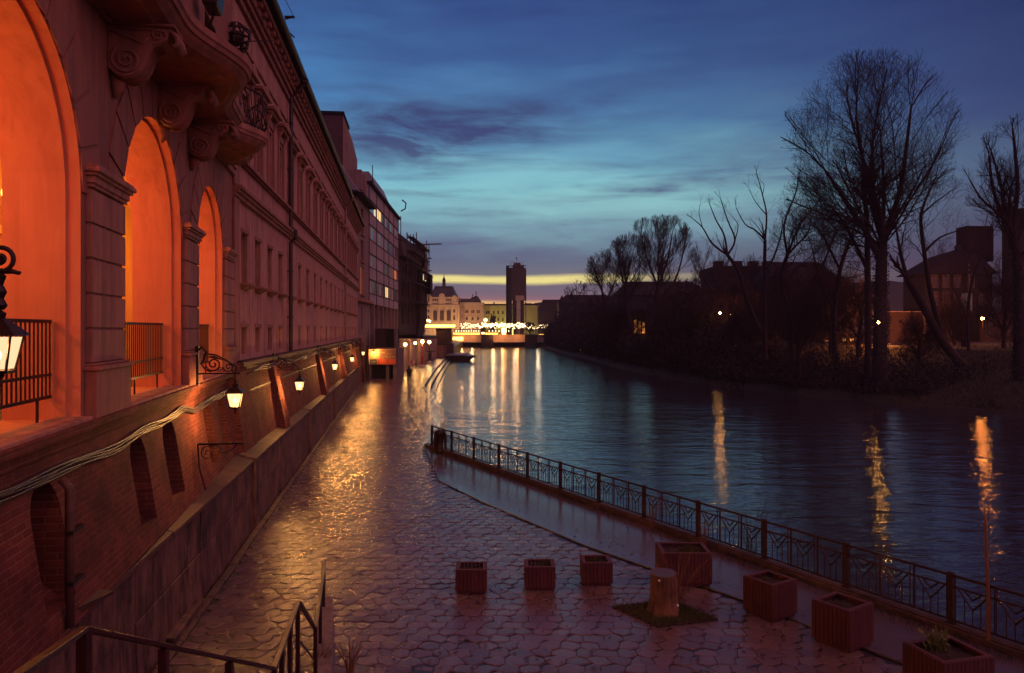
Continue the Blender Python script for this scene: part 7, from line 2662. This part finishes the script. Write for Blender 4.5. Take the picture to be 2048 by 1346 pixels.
        lab = ['tangled dark thicket tree between the forked tree and the great tree', 'dense dark tree filling the view behind the slender straight stem', 'dark twiggy tree in front of the shed glow beside the great trunk',
               'dark bushy tree under the upright forked tree', 'low dark tree in front of the glowing yard wall', 'dark twiggy tree before the gable of the big house', 'dark tangled tree left of the sodium lamp',
               'dark dense tree between sodium lamp and the edge trunk', 'broad dark tree before the broad roofed villa', 'small dark thicket at the foot of the leaning trunk', 'dark thicket under the leaning antler limbs',
               'wide dark thicket below the feathery tree', 'dark dense tree below the round willow',
               'rounded dark tree behind the antler limbs before the chimney block', 'dense dark tree right of the upright forked tree', 'wide dark tree standing just left of the slender stem', 'dark thicket low in front of the slanting tree'][k]
        r5 = random.Random(100 + k)
        h = base - top
        make_tree(lab, Y_, (px, base), [[(px + r5.uniform(-6, 6), base - h * .35), (px + r5.uniform(-12, 12), base - h * .6)], [(px, base - h * .4), (px - w * .5, base - h * .62)], [(px, base - h * .4), (px + w * .5, base - h * .66)]],
                  [(top, px - w * .35, px + w * .3), (top + h * .12, px - w * .75, px + w * .7), (top + h * .4, px - w, px + w), (base - h * .22, px - w * .8, px + w * .85)],
                  1.5, 60 + k, r_base=0.4, zbase=at(0, base, Y_).z, crook=.17, up=.2, ang=.8, limbs=40, len1=6, low=.2)
    for k, (px, Y_, w, py) in enumerate([(1060, 300, 14, 645), (985, 300, 9, 620), (1090, 290, 16, 640)]):
        make_tree(['dark bushy tree at the foot of the scaffolded tower', 'small dark tree in front of the green building', 'dark bushy tree at the right end of the bridge'][k], Y_, (px, 668), [[(px, 655)]],
                  [(py, px - w * .5, px + w * .5), (py + 12, px - w, px + w), (660, px - w * .8, px + w * .8)], 1.2, 40 + k, r_base=0.25, zbase=3.0, group='trees by the bridge', twig_r=0.09, len1=6, limbs=20, low=1)
    # dark undergrowth along the bank, one dense mass nobody could count
    rr = random.Random(12)
    m = MB()
    pts = [(38, 55.7), (29.5, 65.5), (21.2, 84.5), (17.2, 116), (14.8, 160), (12.2, 211), (10.5, 258)]
    for i in range(42000):
        f = rr.random() ** 0.8 * (len(pts) - 1.001)
        if f < 0.6 or (f < 1.8 and rr.random() < 0.55):
            continue
        k = int(f)
        x = pts[k][0] + (pts[k + 1][0] - pts[k][0]) * (f - k)
        y = pts[k][1] + (pts[k + 1][1] - pts[k][1]) * (f - k)
        o = abs(rr.gauss(0, 1)) * 6 + 1.0
        cl = 0.5 + 0.5 * math.sin(y * 0.31) * math.sin(y * 0.113 + 2)
        H = (1.0 + (4.0 + 6.5 * cl) * max(0, min(1, (f - 1.8) * 1.6))) * (0.3 + 0.7 * min(1, o / 7))
        z = -0.3 + o * 0.14 + H * rr.random() ** 0.9
        c = Vector((x + o * 0.86, y + o * 0.5, z))
        ppx = 1024 + F * c.x / c.y
        ppy = 658 - F * (c.z - EYE) / c.y
        if 1262 < ppx < 1298 and ppy < 690:
            continue
        if 1425 < ppx < 1510 and ppy < 660 and rr.random() < 0.7:
            continue
        s_ = 0.0026 * y * (0.6 + 0.8 * rr.random())
        # a sprig: one thin stalk and two small leaves
        t = Vector((rr.gauss(0, .4), rr.gauss(0, .4), 1)).normalized() * s_ * 3.2
        w = Vector((s_ * .14, 0, 0))
        m.quad(c - w, c + w, c + t + w * .4, c + t - w * .4)
        for q in range(2):
            u = Vector((rr.gauss(0, 1), rr.gauss(0, 1), rr.gauss(0, 1))).normalized() * s_
            v = Vector((rr.gauss(0, 1), rr.gauss(0, 1), rr.gauss(0, 1))).normalized() * s_ * .5
            e = c + t * rr.random()
            m.quad(e - u, e + v, e + u, e - v)
    tag(m.build('undergrowth', 'brush'), kind='stuff')
    # rough grass on the open slope
    g = MB()
    for i in range(26000):
        f = rr.random() * 2.6
        k = int(f)
        x = pts[k][0] + (pts[k + 1][0] - pts[k][0]) * (f - k)
        y = pts[k][1] + (pts[k + 1][1] - pts[k][1]) * (f - k)
        o = rr.random() * 24
        z = float(np.interp(o, [0, 1, 4.5, 11, 20, 25], [-.6, -.2, .45, 1.35, 2.65, 3.45]))
        l = 0.15 + 0.4 * rr.random() ** 2
        a = rr.random() * 6.28
        c = Vector((x + o * .86, y + o * .5, z - .05))
        g.add([c - Vector((.035, 0, 0)), c + Vector((.035, 0, 0)), c + Vector((.5 * l * math.cos(a), .5 * l * math.sin(a), l))], [(0, 1, 2)])
    tag(g.build('bank_grass', 'bank_grass'), kind='stuff')


build_materials()
build_world()
build_camera()
build_dusk_fill()
build_ground()
build_arcade()
build_retaining_wall()
build_long()
build_far_left()
build_lanterns()
build_fence()
build_foreground()
build_promenade()
build_town()
build_right_bank()
build_trees()
build_haze()
